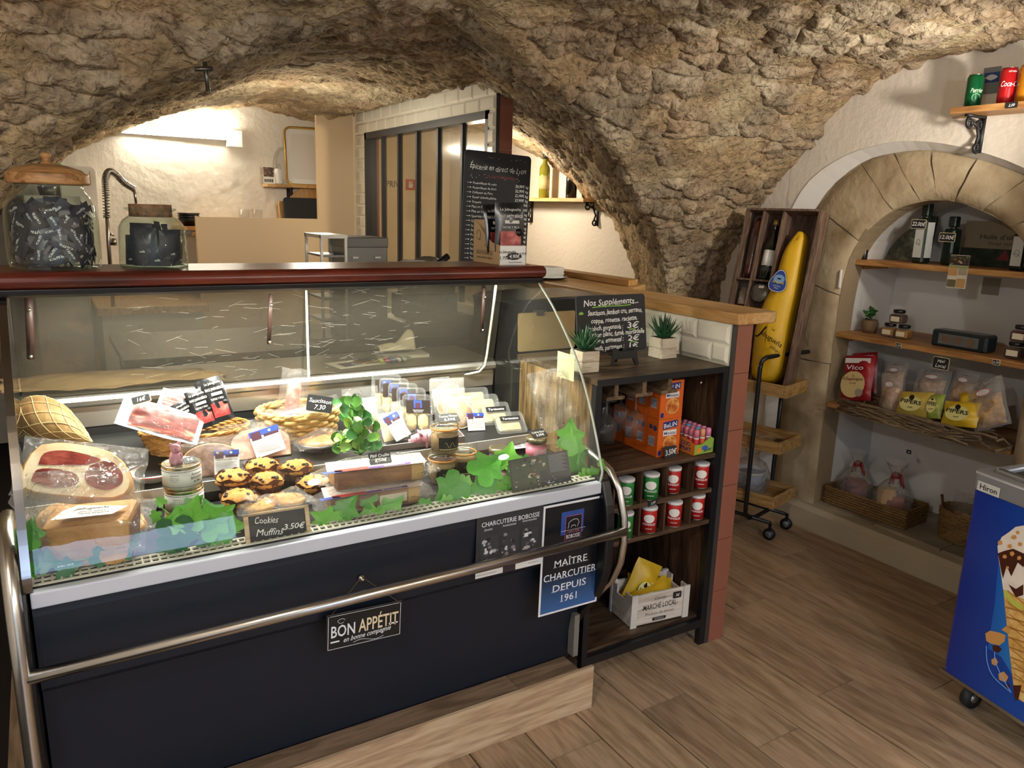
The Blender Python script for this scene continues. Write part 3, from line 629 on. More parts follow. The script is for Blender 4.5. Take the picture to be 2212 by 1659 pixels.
m.build('lettering', whiteink, t); m = MB(); m.text('APPÉTIT', T(.082, .036, 0), .034, W_-.093, 'L', .012); m.build('lettering', creamink, t)
bp_ = at(781, 1249, y=1.652); inv_ = t.matrix_basis.inverted(); q = inv_ @ bp_
MB().tube([(.008, H_-.006, .001), (q.x, q.y+.004, q.z), (W_-.008, H_-.006, .001)], .0009, 5).build('cord', plain('cord', '#6e5a44', .9), t)
MB().lathe([(.009, 0), (.009, .003), (.004, .004), (.004, .012), (0, .013)], 12, T(q.x, q.y, q.z)).build('bolt', steel, t)
def photo(mb_dark, name, parent, w, h, x, y, seed, pal):
    """small printed picture: soft patches of tone on a dark ground, flat print"""
    q = random.Random(seed); mb = MB(); mb.rect(x, x+w, y, y+h, I4, .0007, 0)
    for i in range(26):
        r = q.uniform(.06, .2)*min(w, h); cx = q.uniform(x+r, x+w-r); cy = q.uniform(y+r*.6, y+h-r*.6); n = q.randint(5, 8)
        mb.sheet([(cx+r*q.uniform(.5, 1)*math.cos(2*math.pi*k/n), cy+.8*r*q.uniform(.5, 1)*math.sin(2*math.pi*k/n)) for k in range(n)], I4, q.randrange(len(pal)), .0008+i*.00001)
    return mb.build(name, pal, parent)
grey = [plain('print grey %d' % i, c, .5) for i, c in enumerate(('#3a3b40', '#5c5d63', '#85868c', '#b4b5ba', '#26272b', '#d6d7da'))]
yP = 1.6455; a, b, c = at(1029, 1119, y=yP), at(1170, 1090, y=yP), at(1041, 1237, y=yP)
W_, H_ = .212, .174
t = thing('photo_poster', 'poster with CHARCUTERIE BOBOSSE over three grey photos on case front', 'poster', M=frame((a.x, yP, a.z-H_), (1, 0, -.01), (0, 0, 1)))
MB().box(0, W_, 0, H_, -.0012, 0).build('sheet', plain('poster charcoal', '#34373c', .3), t)
MB().text('CHARCUTERIE BOBOSSE', T(W_/2, H_-.030, 0), .013, W_*.86, 'C', .006).text('Qualité', T(.035, H_-.042, 0), .006, None, 'C', 0, .3).text('Authenticité', T(.10, H_-.040, 0), .006, None, 'C', 0, .3).text('Gourmandise', T(.165, H_-.038, 0), .006, None, 'C', 0, .3).build('lettering', whiteink, t)
for i in range(3): photo(None, 'photograph', t, .056, .083, .014+.063*i, .034, 40+i, grey)
MB().rect(0, W_, 0, .019, z=.0006).build('white_band', white, t); bl = plain('blue ink', '#3c55b8', .5)
MB().rect(.085, .125, -.0, .026, z=.0009).build('emblem', plain('emblem plum', '#3a2a33', .5), t); MB().rect(.083, .127, .026, .036, z=.0009).build('blue_band', bl, t)
MB().text('Authentique & Beaujolaise', T(.005, .006, 0), .005, .06, 'L').text('www.bobosse.fr', T(W_-.005, .008, 0), .005, .04, 'R').build('lettering', bl, t)
def pig_logo(parent, x, y, s, z=.001, frame_col='#b0567a'):
    """blue square, plum-framed black panel with a pig outline and the house name"""
    MB().rect(x-.5*s, x+.42*s, y-.32*s, y+.5*s, z=z).build('logo_square', plain('logo blue', '#2f4f9e', .4), parent)
    MB().rect(x-.33*s, x+.35*s, y-.55*s, y+.33*s, z=z+.0003).build('logo_frame', plain('logo plum', frame_col, .5), parent)
    m = MB(); m.rect(x-.31*s, x+.33*s, y-.53*s, y+.31*s, z=z+.0006); m.build('logo_panel', plain('logo black', '#17141a', .4), parent)
    m = MB(); m.rect(x-.5*s, x+.5*s, y-.175*s, y-.165*s, z=z+.0009)
    pg = [(-.22, -.12), (-.19, -.02), (-.2, .06), (-.12, .13), (.02, .17), (.14, .16), (.2, .10), (.23, .02), (.19, -.03), (.17, -.12)]
    m.tube([(x+s*p[0], y+s*p[1]+.02*s, z+.0009) for p in pg], .008*s, 4); m.tube([(x-.1*s, y-.1*s, z+.0009), (x-.06*s, y-.02*s, z+.0009), (x+.08*s, y-.03*s, z+.0009), (x+.1*s, y-.1*s, z+.0009)], .008*s, 4)
    m.text('BOBOSSE', T(x+.01*s, y-.47*s, 0), .14*s, .56*s, 'C', .01, z=z+.0009); m.build('logo_lettering', whiteink, parent)
    MB().text('CHARCUTERIE', T(x+.01*s, y-.28*s, 0), .075*s, .5*s, 'C', z=z+.0009).build('logo_lettering', plain('logo rose', '#c77d92', .5), parent)
yP = 1.6445; a = at(1171, 1095, y=yP); W_, H_ = .208, .335
t = thing('blue_poster', 'black and blue poster reading MAÎTRE CHARCUTIER DEPUIS 1961 with pig logo', 'poster', M=frame((a.x+.002, yP, .3695), (1, 0, -.012), (0, 0, 1)))
MB().box(0, W_, 0, H_, -.0012, 0).build('sheet', plain('poster white', '#eef0f6', .35), t)
MB().rect(.006, W_-.006, .006, H_-.006, z=.0006).build('print', fade('poster night to blue', '#3a68a6', '#10141d', 'Y', .0, .125, .3), t)
pig_logo(t, W_*.5, H_*.79, .085)
m = MB()
def serif(mb, s_, x, y, h, w=None):
    """capitals with slab serifs added at their feet and heads"""
    v, f = textmesh(s_, .004); mb.text(s_, T(x, y, 0), h, w, 'C', .004, z=.001)
    k = (w/(v[:, 0].max()-v[:, 0].min())) if w else h/.7; x0 = x-(w/2 if w else (v[:, 0].max()-v[:, 0].min())*k/2); ky = h/.7
    seg = {}
    for px, py, _ in v:
        if py < .02: seg.setdefault(round((px-v[:, 0].min())*k/(.006)), []).append((px-v[:, 0].min())*k)
    for xs in seg.values(): c_ = sum(xs)/len(xs); mb.rect(x0+c_-.0042, x0+c_+.0042, y, y+.0012, I4, .001)
for s_, yy_, w_ in (('MAÎTRE', .142, .115), ('CHARCUTIER', .104, .185), ('DEPUIS', .066, .118), ('1961', .030, .055)): serif(m, s_, W_/2, yy_, .022, w_)
m.build('lettering', whiteink, t)

# ============================================================ ON TOP OF THE CASE
ZT = 1.3345
jl = thing('glass_jar', 'large clear glass jar with turned wooden lid, full of dark sachets', 'jar', (.036, 2.105, ZT))
MB().lathe([(.0, .004), (.086, .004), (.086, 0.0005), (.092, .004), (.0955, .02), (.0965, .05), (.0955, .11), (.092, .142), (.082, .165), (.072, .176), (.070, .192), (.072, .196)], 40).build('glass_body', jarglass, jl)
lidw = wood('jar lid wood', '#7d5733', '#a5774a', '#bd9160', 'X', 1.3, .4, True, .02, .05)
MB().lathe([(.0, .190), (.066, .190), (.082, .191), (.0842, .194), (.0842, .196), (.0842, .211), (.0842, .213), (.082, .2155), (.0785, .216), (.0785, .2165), (.07, .2235), (.04, .233), (.014, .236), (.009, .240), (.008, .247), (.011, .252), (.011, .257), (.006, .261), (0, .262)], 40).build('wooden_lid', lidw, jl)
sachet = [plain('sachet navy', '#2a2c42', .35), plain('sachet black', '#1a1b28', .3), plain('sachet grey', '#6d6470', .35)]
proto = []
for i, mt in enumerate(sachet):
    s_ = thing('sugar_sachet', 'x', 'sachet'); MB().pillow(.026, .055, .006, T(0, -.0275, 0), 3, seed=i).build('sleeve', mt, s_)
    MB().text('caffè', T(0, -.004, .0036) @ RZ(90), .006, .03, 'C', .01).build('lettering', whiteink, s_); proto.append(s_)
k = 0
for i in range(230):
    lay = i//23; z = .012+.0152*lay; a_ = rnd.uniform(0, 360); rr = rnd.choice((.066, .074, .077, .078, .05)) if lay < 9 else rnd.uniform(0, .06)
    M_ = T(.036, 2.105, ZT+z) @ RZ(a_) @ T(0, -rr, 0) @ RX(90+rnd.uniform(-20, 14)) @ RZ(rnd.uniform(-90, 90))
    far = M_ @ Vector((0, .03, 0)); near = M_ @ Vector((0, -.03, 0))
    if max(math.hypot(q.x-.036, q.y-2.105) for q in (far, near)) > .0885 or max(far.z, near.z) > ZT+.158 or min(far.z, near.z) < ZT+.008: continue
    pr = proto[rnd.choice((0, 0, 1, 1, 2))]; lb = 'dark sachet with pale lettering inside the large glass jar'
    if pr.get('label') == 'x': pr.matrix_basis = M_; pr['label'] = lb; pr['group'] = 'sachets in the large glass jar'
    else: dup(pr, M_, lb, 'sachets in the large glass jar')
    k += 1
for pr in proto:
    if pr['label'] == 'x': pr['label'] = 'dark sachet with pale lettering inside the large glass jar'; pr['group'] = 'sachets in the large glass jar'; pr.matrix_basis = T(.036, 2.105, ZT+.08) @ RX(80)
js = thing('cork_jar', 'squat greenish glass jar with cork stopper holding dark pouches', 'jar', (.246, 2.11, ZT))
gg = film('green jar glass', '#eaf2ec', .03, '#d8ebe2', .02, .3, 12)
MB().lathe([(.0, .004), (.078, .004), (.080, .0005), (.0815, .01), (.080, .06), (.078, .095), (.066, .115), (.052, .124), (.050, .134), (.060, .140), (.060, .143), (.053, .144)], 8).build('glass_body', gg, js)
MB().cyl(.0485, .122, .152, 20).build('cork', blotch('cork', [(.3, '#5a4030'), (.5, '#84644a'), (.7, '#9b7a5a')], 40, 6, .9, .3), js)
pk = None; pouchm = plain('coffee pouch navy', '#1b1e33', .28, var=.2)
for i, (a_, rr, z, tl) in enumerate(((0, .056, .006, 3), (60, .056, .006, -3), (-60, .055, .007, 4), (120, .05, .006, 0), (-120, .05, .006, 2), (180, .05, .006, 2), (25, .025, .034, 6), (-45, .03, .036, -6), (95, .022, .040, 8), (-28, .058, .026, 6), (32, .058, .022, -5))):
    M_ = T(.246, 2.11, ZT+z) @ RZ(a_) @ T(0, -rr, 0) @ RX(90-tl); lb = 'dark navy pouch inside the cork stoppered jar'
    if pk is None:
        pk = thing('coffee_pouch', lb, 'pouch', M=M_, group='pouches in the cork stoppered jar'); MB().pillow(.062, .072, .018, I4, 8, seed=4).build('bag', pouchm, pk)
        MB().text('caffè', T(0, .012, .0095), .005, None, 'C', .01).build('lettering', whiteink, pk)
    else: dup(pk, M_, lb, 'pouches in the cork stoppered jar')
# tall chalkboard leaning on the pillar behind
yc = 3.27; a, b, c = at(996, 320, y=yc), at(1141, 337, y=yc-.02), at(1000, 575, y=yc)
W_, H_ = (b-a).length, .60
t = thing('tall_chalkboard', 'tall chalkboard headed Épicerie en direct de Lyon leaning on the pillar', 'chalkboard', M=frame(a+Vector((.004, 0, -H_)), (b-a), (0, .03, 1)))
def rounded(w, h, r, k=4):
    return [(cx+r*math.cos(R(a0+90*i/k)), cy+r*math.sin(R(a0+90*i/k))) for cx, cy, a0 in ((w-r, r, -90), (w-r, h-r, 0), (r, h-r, 90), (r, r, 180)) for i in range(k+1)]
MB().poly(rounded(W_, H_, .02), .006, T(0, 0, -.006)).build('board', slate, t)
m = MB(); m.text('Épicerie en direct de Lyon', T(W_/2, H_-.085, 0) @ RZ(-1), .026, W_*.84, 'C', -.004, .25, .1)
L1 = ['Andouillette de veau', 'Andouillette de Porc', 'Caillettes de Porc', "Gratin d'Andouillette", 'Gratons', 'Pâté en Croûte Riesl', 'Pâté en Croûte Pisi', 'Quenelle Nature', 'Quenelle Brochet', 'Salade de Pied de veau', 'Saucisson Lyonnais', 'Rosette', 'Jésus', 'Cervelas', 'Sabodet', 'Grattons', 'Terrine', 'Tablier', 'Boudin', 'Jambon']
L2 = ['29,90€ kg', '25,90€ kg', '22,90€ kg', '27,90€ kg', '3,00€', '25,90€', '25,90€ kg', '5,00€', '5,60€', '20,90€ kg', '8,90€', '7,90€', '3,90€', '9,90€ kg', '1,90€', '7,90€ kg', '4,90€', '6,90€', '8,90€ kg', '9,50€ kg']
for i, (p, q) in enumerate(zip(L1, L2)):
    y = H_-.152-.0218*i; m.text(p, T(.045, y, 0), .0105, None, 'L', 0, .15, .1, maxw=.2); m.text(q, T(W_-.008, y, 0), .0125, None, 'R', .01, .1, .08, maxw=.09)
    m.rect(.018, .034, y+.004, y+.0055).sheet([(.034, y+.001), (.040, y+.005), (.034, y+.009)], z=.0006)
for i in range(34): m.disc(rnd.uniform(.02, W_-.02), rnd.choice((H_-rnd.uniform(.012, .03), H_-rnd.uniform(.105, .125), rnd.uniform(.01, .04))), .0016, n=6)
m.build('lettering', chalk, t)
MB().text('(sur commande)', T(W_*.55, H_-.118, 0), .016, W_*.42, 'C', 0, .2, .08).build('lettering', plain('red chalk', '#8c4540', .9), t, )
# box of ham snacks on the canopy
t = thing('snack_carton', 'open cream snack carton on the case top holding two black pouches', 'carton', (1.247, 2.12, ZT))
kraft = plain('carton cream', '#e3c193', .6); 
MB().poly([(-.08, 0), (.09, 0), (.09, .132), (.05, .115), (.01, .085), (-.03, .066), (-.08, .058)], .0015, YZX(-.046)).build('side_panel', kraft, t)
MB().poly([(-.08, 0), (.09, 0), (.09, .132), (.05, .115), (.01, .085), (-.03, .066), (-.08, .058)], .0015, YZX(.0445)).build('side_panel', kraft, t)
MB().box(-.046, .046, -.0815, -.080, 0, .058).build('front_panel', white, t); MB().box(-.046, .046, .088, .09, 0, .132).build('back_panel', kraft, t)
brownink = plain('brown ink', '#54402c', .6); m = MB(); Ms = frame((-.0462, .075, .012), (0, -1, 0), (0, 0, 1))
m.text('BOX 10 SNACKS', Ms @ T(.012, .014, 0), .013, .10, 'L').text('SNACK DE JAMÓN IBÉRICO', Ms @ T(.012, .001, 0), .007, .10, 'L')
m.tube([(-.0466, .055+.012*math.cos(i*.6), .085+.016*math.sin(i*.6)) for i in range(11)], .0007, 4, closed=False); m.text('La J', Ms @ T(.03, .058, 0), .008, None, 'C'); m.text('4,90€', Ms @ T(.06, .036, 0) @ RZ(25), .009, None, 'L', 0, .2); m.build('lettering', brownink, t)
Mf = frame((0, -.082, 0), (1, 0, 0), (0, 0, 1)); m = MB(); m.text('La Jabugueña', Mf @ T(-.02, .036, 0), .008, .06, 'C', .01).text('1,95€', Mf @ T(-.03, .016, 0), .011, None, 'C', 0, .2).text('4,90€', Mf @ T(.035, .03, 0), .008, None, 'C', 0, .2).text('Snack de Jamón', Mf @ T(.008, .006, 0), .005, None, 'C'); m.build('lettering', inkblack, t)
tagM = frame((1.25, 2.12-.0835, ZT+.013), (1, 0, .02), (0, 0, 1))
t2 = thing('price_tag', 'black price tag 4.90€ stuck on the snack carton front', 'price tag', M=tagM)
MB().poly([(.027*math.cos(2*math.pi*i/18)*(1+.1*math.sin(i*3)), .013+.011*math.sin(2*math.pi*i/18)) for i in range(18)], .001).build('card', inkblack, t2)
MB().text('4.90€', T(0, .008, .001), .011, None, 'C', .01, .2).build('lettering', chalk, t2)
# black ham snack pouches (carton, and the fan in the case)
hamred = blotch('cured ham print', [(.3, '#5c1a1c'), (.48, '#94302e'), (.6, '#c0605a'), (.75, '#e5b7a4')], 22, 5, .35, 0)
def snack_pouch(name, label, M, w=.095, h=.145, seed=0, group=None):
    t = thing(name, label, 'pouch', M=M, group=group); MB().pillow(w, h, .016, I4, 10, seed=seed, wob=.2).build('bag', plain('snack bag black', '#16161a', .25, spec=.6), t)
    m = MB(); m.rect(-w*.36, w*.36, h*.1, h*.42, z=.0088); m.build('window', hamred, t)
    m = MB(); m.text('La Jabugueña', T(0, h*.84, 0), h*.055, w*.72, 'C', .01, z=.0075).text('SNACK JAMÓN IBÉRICO', T(0, h*.70, 0), h*.06, w*.84, 'C', .012, z=.0088).text('TAITAR Y PICA', T(0, h*.48, 0), h*.045, w*.6, 'C', .008, z=.0092).rect(-w*.2, w*.3, h*.58, h*.645, z=.009); m.build('lettering', plain('pouch print', '#d6d3cc', .5), t)
    MB().lathe([(.6*w*.16, 0), (.6*w*.2, .0003), (.6*w*.2, .0006)], 14, T(w*.3, h*.4, .009)).build('seal', inkblack, t); return t
snack_pouch('snack_pouch', 'black ham snack pouch standing foremost in the cream carton', frame((1.248, 2.062, ZT+.038), (1, -.05, .0), (0, .06, 1)), .1, .148, 1)
snack_pouch('snack_pouch', 'black ham snack pouch half hidden behind another in the carton', frame((1.236, 2.11, ZT+.034), (1, .1, .05), (-.06, .12, 1)), .085, .148, 2)
# ============================================================ FOOD IN THE CASE
D0, D1 = .7488, .8008
def Z1(y): return .8012+.26*(y-1.985)
def quad(bl, br, tl):
    """frame, width and height of a flat thing from three of its corners given as (u, v, y)"""
    a, b, c = (at(q[0], q[1], y=q[2]) for q in (bl, br, tl)); return frame(a, b-a, c-a), (b-a).length, (c-a).length
FW = Vector(CR[2])
def pxm(p): return (Vector(p)-Vector(CO)).dot(FW)/FP      # metres per photo pixel at p
def facing(p, lean=0, turn=0):
    """standing frame at p turned about z (degrees; 0 faces the shop), leaning back by lean degrees"""
    return T(*p) @ RZ(turn) @ RX(90-lean)
lblue = plain('label blue', '#3552b4', .4); lplum = plain('label plum', '#4a2736', .5); lgrey = plain('label grey print', '#9a9aa0', .6); lwhite = plain('label white', '#f1f0ef', .45)
def product_label(parent, M, w, h, z=.0006, head='TERRINE', seed=0):
    """white printed label with blue head, plum emblem and rows of small print"""
    q = random.Random(seed); m = MB()
    m.rect(-w/2, w/2, 0, h, M, z, 0); m.rect(-w/2, w/2, h*.78, h, M, z+.0003, 1); m.rect(-w*.45, -w*.12, h*.66, h*.96, M, z+.0005, 2); m.rect(-w*.05, w*.46, h*.70, h*.80, M, z+.0005, 2)
    m.disc(w*.18, h*.89, h*.05, None, M, z+.0006, 10, 0)
    for k in range(9): y = h*(.50-.047*k); m.rect(-w*.44, w*(.44-.12*q.random()), y, y+h*.016, M, z+.0005, 3)
    o = m.build('label', [lwhite, lblue, lplum, lgrey], parent)
    MB().text(head, M @ T(0, h*.575, 0), h*.05, None, 'C', .01, z=z+.0007, maxw=w*.86).build('lettering', inkblack, o); return o
def slab(mb, out, th, M, mi=0, rim=.012, inset=.9):
    """thick cut piece: outline extruded with a rounded front rim"""
    n = len(out); cx = sum(p[0] for p in out)/n; cy = sum(p[1] for p in out)/n; rows = []
    for k, z in ((.93, -th), (1, -th+rim), (1, -rim), (.985, -rim*.3), (.95, 0)): rows.append([(cx+(p[0]-cx)*k, cy+(p[1]-cy)*k, z) for p in out])
    v = [p for r in rows for p in r]; f = [(r*n+i, r*n+(i+1) % n, (r+1)*n+(i+1) % n, (r+1)*n+i) for r in range(4) for i in range(n)]
    f += [tuple(range(n-1, -1, -1)), tuple(range(4*n, 5*n))]; return mb.add(v, f, M, mi, True)
hamskin = blotch('ham skin', [(.28, '#9c6424'), (.45, '#bd8540'), (.6, '#d0a05e'), (.78, '#e2c08a')], 9, 6, .45, .25, spec=.5)
hamfat = blotch('ham fat', [(.3, '#dcb98c'), (.5, '#ecd6b2'), (.7, '#f4e6cd')], 14, 4, .4, .1)
hammeat = blotch('ham meat', [(.25, '#4e1413'), (.45, '#7d2a26'), (.62, '#a04a40'), (.8, '#c98a78')], 16, 6, .3, .15, (1, 2, 1))
# dry ham in a net
A_, B_ = at(72, 893, y=2.19), at(165, 938, y=2.09); d = (B_-A_); L = d.length+.03
Mn = T(*A_) @ d.to_track_quat('Z', 'Y').to_matrix().to_4x4()
t = thing('netted_ham', 'whole dry ham tied in yellow net, behind the other hams', 'ham', M=T(A_.x, A_.y, Z1(2.19))); Q = t.matrix_basis.inverted() @ Mn
prof = [(0, -.035), (.026, -.03), (.044, -.012), (.052, .015), (.051, .045), (.044, .08), (.034, .11), (.022, .14), (.011, L+.0), (0, L+.01)]
MB().lathe(prof, 20, Q).build('ham_body', blotch('dry ham', [(.3, '#5e4526'), (.5, '#8d6c42'), (.7, '#b09262')], 12, 6, .6, .4, (1, 1, .5)), t)
m = MB()
def rad(z): return float(np.interp(z, [p[1] for p in prof], [p[0] for p in prof]))+.0015
for k in range(9):
    for sg in (1, -1):
        pts = []
        for i in range(15): z = -.03+i*.0155; a = 2*math.pi*k/9+sg*i*.21; pts.append((rad(z)*math.cos(a), rad(z)*math.sin(a), z))
        m.tube(pts, .0008, 4, Q, cap=False)
m.build('net', plain('net cord', '#d9c48e', .8), t)['kind'] = 'stuff'
# half ham with its cut face, in clear film, resting on a paler one
def ham_half(label, p, w, h, th, lean, turn, roll, seed, cut=True):
    t = thing('cut_ham' if cut else 'boned_ham', label, 'ham', M=facing(p, lean, turn) @ RZ(roll))
    o = smoothline([(-.5*w, .1*h), (-.52*w, .5*h), (-.42*w, .92*h), (-.1*w, 1.0*h), (.25*w, .9*h), (.46*w, .55*h), (.5*w, .22*h), (.38*w, .02*h), (0, -.02*h), (-.35*w, 0), (-.5*w, .1*h)], 2)[:-1]
    slab(MB(), o, th, I4).build('x', hamskin, t).name = 'skin'
    if cut:
        m = MB(); sc = lambda k, dx=0, dy=0: [(p_[0]*k+dx, (p_[1]-.48*h)*k+.48*h+dy) for p_ in o]
        m.sheet(sc(.945), I4, 0, .001); m.build('fat', hamfat, t); m = MB()
        csm = lambda q: smoothline(q+[q[0]], 3)[:-1]
        m.sheet(csm([(-.38*w+.0, .52*h), (-.36*w, .74*h), (-.2*w, .83*h), (0, .80*h), (.16*w, .72*h), (.05*w, .60*h), (-.15*w, .55*h)]), z=.0018); m.sheet(csm([(-.40*w, .2*h), (-.38*w, .42*h), (-.2*w, .47*h), (-.02*w, .40*h), (.0, .2*h), (-.2*w, .12*h)]), z=.0018)
        m.sheet(csm([(.08*w, .60*h), (.24*w, .72*h), (.38*w, .52*h), (.40*w, .30*h), (.28*w, .16*h), (.12*w, .22*h), (.05*w, .4*h)]), z=.0018); m.build('lean_meat', hammeat, t)
    b = MB(); b.pillow(w*1.16, h*1.12, th*.6, T(0, -.05*h, -.2*th), 12, seed=seed, wob=.35); b.build('film_wrap', clearfilm, t); return t
p = at(185, 1100, y=1.87); ham_half('pale boned ham in clear film lying under the cut ham', Vector((p.x, 1.87, D0+.005)), .23, .115, .06, 66, -8, -6, 3, False)
ham_half('half ham with dark red cut face in clear film, left in the case', at(158, 1072, y=1.85), .222, .125, .06, 40, -10, -12, 5)
# front ham block with its label
t = thing('ham_block', 'orange skinned ham block in clear film with white label, front left', 'ham', M=T(.046, 1.752, D0) @ RZ(-12) @ Matrix.Scale(1.1, 4))
bl_ = [(-.082, -.03, .012), (-.06, -.048, .0), (.045, -.058, .0), (.072, -.05, .006), (.075, .045, .006), (-.07, .05, .006), (-.088, -.02, .06), (-.07, -.03, .085), (.05, -.045, .092), (.072, -.036, .088), (.082, .05, .10), (-.075, .06, .095)]
m = MB(); m.add(bl_, [(5, 4, 3, 2, 1, 0), (6, 7, 8, 9, 10, 11), (0, 1, 7, 6), (1, 2, 8, 7), (2, 3, 9, 8), (3, 4, 10, 9), (4, 5, 11, 10), (5, 0, 6, 11)], smooth=False)
m.build('skin', hamskin, t, bevel=.012); MB().add([(.0755, -.046, .01), (.0765, .04, .01), (.083, .045, .088), (.0745, -.034, .08)], [(0, 1, 2, 3)]).build('lean_meat', hammeat, t)
Ml = frame((-.06, -.018, .0945), (1, -.12, .04), (.05, 1, .03)); m = MB(); m.sheet([(0, -.012), (.105, -.006), (.125, .028), (.03, .05), (.01, .03)], Ml, z=.002); lb = m.build('label', lwhite, t)
MB().text('Jabugueña', Ml @ T(.06, .026, .002), .010, .06, 'C', .006, .3).text('JAMÓN SERRANO', Ml @ T(.07, .012, .002), .006, .06, 'C').text('GRAN RESERVA', Ml @ T(.07, .003, .002), .006, .055, 'C').build('lettering', inkblack, lb)
MB().pillow(.20, .165, .085, T(0, -.062, .05) @ RX(68) @ T(0, -.02, 0), 12, seed=8, wob=.35).build('film_wrap', clearfilm, t)
m = MB(); m.add([(-.085, -.02, .06), (-.13, -.01, .13), (-.115, .02, .165), (-.02, .04, .155), (-.03, .03, .10), (-.10, .0, .10)], [(0, 1, 5), (1, 2, 5), (2, 3, 5), (3, 4, 5), (4, 0, 5)]); m.build('film_tail', softfilm, t)
# ------------------------------------------------------------ baskets
wick = wood('wicker', '#8a5a28', '#b3803f', '#cfa05e', 'X', 6, .55, False, .1, .2)
def basket(name, label, M, rx, ry, h, flare=1.2, rows=9, posts=34, mat_=None, chunky=False):
    t = thing(name, label, 'basket', M=M); mt = mat_ or wick
    def ring(k, z, ph, amp, n=72): return [((rx*k+amp*math.cos(posts/2*2*math.pi*i/n+ph))*math.cos(2*math.pi*i/n), (ry*k+amp*math.cos(posts/2*2*math.pi*i/n+ph))*math.sin(2*math.pi*i/n), z) for i in range(n)]
    MB().lathe([(0, .003), (1, .003), (1, .0)], 32, Matrix.Diagonal((rx, ry, 1, 1))).build('base', mt, t)
    m = MB(); rr = h/rows/1.7
    for r in range(rows): z = rr+(h-2*rr)*r/(rows-1); m.tube(ring(1+(flare-1)*z/h, z, math.pi*(r % 2), .0028 if not chunky else .005), rr*1.05 if not chunky else rr*1.15, 6, closed=True)
    m.build('woven_wall', mt, t)['kind'] = 'stuff'
    m = MB()
    for i in range(0 if chunky else posts): a = 2*math.pi*i/posts; m.tube([(rx*math.cos(a), ry*math.sin(a), 0), (rx*flare*math.cos(a), ry*flare*math.sin(a), h)], .0016, 4)
    if not chunky: m.build('stakes', mt, t)['kind'] = 'stuff'
    m = MB()
    for ph in (0, math.pi): m.tube([(((rx*flare)+.002*math.cos(14*2*math.pi*i/90+ph))*math.cos(2*math.pi*i/90), ((ry*flare)+.002*math.cos(14*2*math.pi*i/90+ph))*math.sin(2*math.pi*i/90), h+.002*math.sin(14*2*math.pi*i/90+ph)) for i in range(90)], .0035 if not chunky else .006, 6, closed=True)
    m.build('rim', mt, t); return t
c = Vector((.325, 2.16, Z1(2.13))); basket('wicker_basket', 'oval wicker basket holding the cured ham packs', T(*c) @ RZ(-4), .115, .075, .058, 1.2, 10, 40)
# sliced ham packs leaning out of the wicker basket
slices = blotch('ham slices', [(.34, '#3d0c0b'), (.48, '#6e1d17'), (.56, '#8e3329'), (.61, '#c98f72'), (.74, '#e2c6a4')], 12, 5, .3, .05, (3, .6, 1), dist=1.2)
def ham_pack(label, M, w, h):
    t = thing('sliced_ham_pack', label, 'ham pack', M=M); o = [(-w/2, 0), (w/2, 0), (w/2+.004, h*.5), (w/2, h), (-w/2, h), (-w/2-.004, h*.4)]
    MB().poly(o, .0015).build('tray', plain('pack foil', '#aebccd', .2, spec=.6), t); m = MB()
    m.grid(lambda a, b: ((a-.5)*w*.86, h*(.06+.8*b), .003+.004*math.sin(math.pi*a)**.5*math.sin(math.pi*b)**.5+.0012*math.sin(26*b+3*a)), 10, 14); m.build('slices', slices, t)
    m = MB(); m.pillow(w*1.02, h, .018, T(0, 0, .002), 8, seed=3); m.build('film_wrap', clearfilm, t); return t
def packq(fn, label, bl, br, tl, *a):
    M_, w, h = quad(bl, br, tl); return fn(label, M_ @ T(w/2, 0, 0), w, h, *a)
packq(lambda l, M, w, h: ham_pack(l, M @ RZ(90) @ T(0, -w/2, 0) @ T(h/2, 0, 0), h, w), 'sliced cured ham pack foremost in the wicker basket, lying on its long side', (246, 915, 2.075), (425, 962, 2.035), (240, 852, 2.125))
packq(ham_pack, 'sliced ham pack behind the 16 euro tag in the wicker basket', (330, 910, 2.15), (415, 930, 2.13), (298, 838, 2.21))
sp = lambda l, M, w, h, s: snack_pouch('snack_pouch', l, M, w, h, s)
packq(sp, 'black ham snack pouch leaning leftmost in the wicker basket', (402, 938, 2.09), (438, 918, 2.09), (352, 888, 2.12), 4)
packq(sp, 'black ham snack pouch leaning in the middle of the wicker basket', (430, 930, 2.075), (474, 914, 2.075), (372, 862, 2.12), 5)
packq(sp, 'black ham snack pouch half hidden behind its neighbour in the wicker basket', (455, 915, 2.105), (494, 900, 2.105), (405, 834, 2.145), 6)
packq(sp, 'black ham snack pouch leaning rightmost in the wicker basket', (462, 916, 2.075), (508, 902, 2.075), (424, 824, 2.125), 7)
def chalk_tag(label, M, w, h, txt, txt2=None, frame_=True, cat='price tag', rot=0, th=.0015, board=None, name='price_tag', size=None):
    t = thing(name, label, cat, M=M)
    if frame_: MB().poly(rounded(w, h, min(w, h)*.14, 3), th, T(-w/2, 0, -th)).build('frame', plain('tag cream edge', '#d9c79b', .6), t); k = .0022
    else: k = 0
    MB().poly(rounded(w-2*k, h-2*k, min(w, h)*.12, 3), th, T(-w/2+k, k, -th+.0006)).build('board', board or plain('tag slate', '#1e1f22', .6), t)
    m = MB()
    if txt2: m.text(txt, T(0, h*.56, .0008) @ RZ(rot), size or h*.25, None, 'C', .004, .25, .08, maxw=w*.86).text(txt2, T(0, h*.16, .0008) @ RZ(rot), h*.28, None, 'C', .006, .25, .06, maxw=w*.8)
    else: m.text(txt, T(0, h*.3, .0008) @ RZ(rot), size or h*.42, None, 'C', .01, .25, .06, maxw=w*.86)
    m.build('lettering', chalk, t); return t
p = at(307, 871, y=2.075); chalk_tag('small framed price tag 16 euro standing over the ham packs', facing((p.x, p.y, p.z), 25, -12) @ RZ(14), .046, .022, '16€')
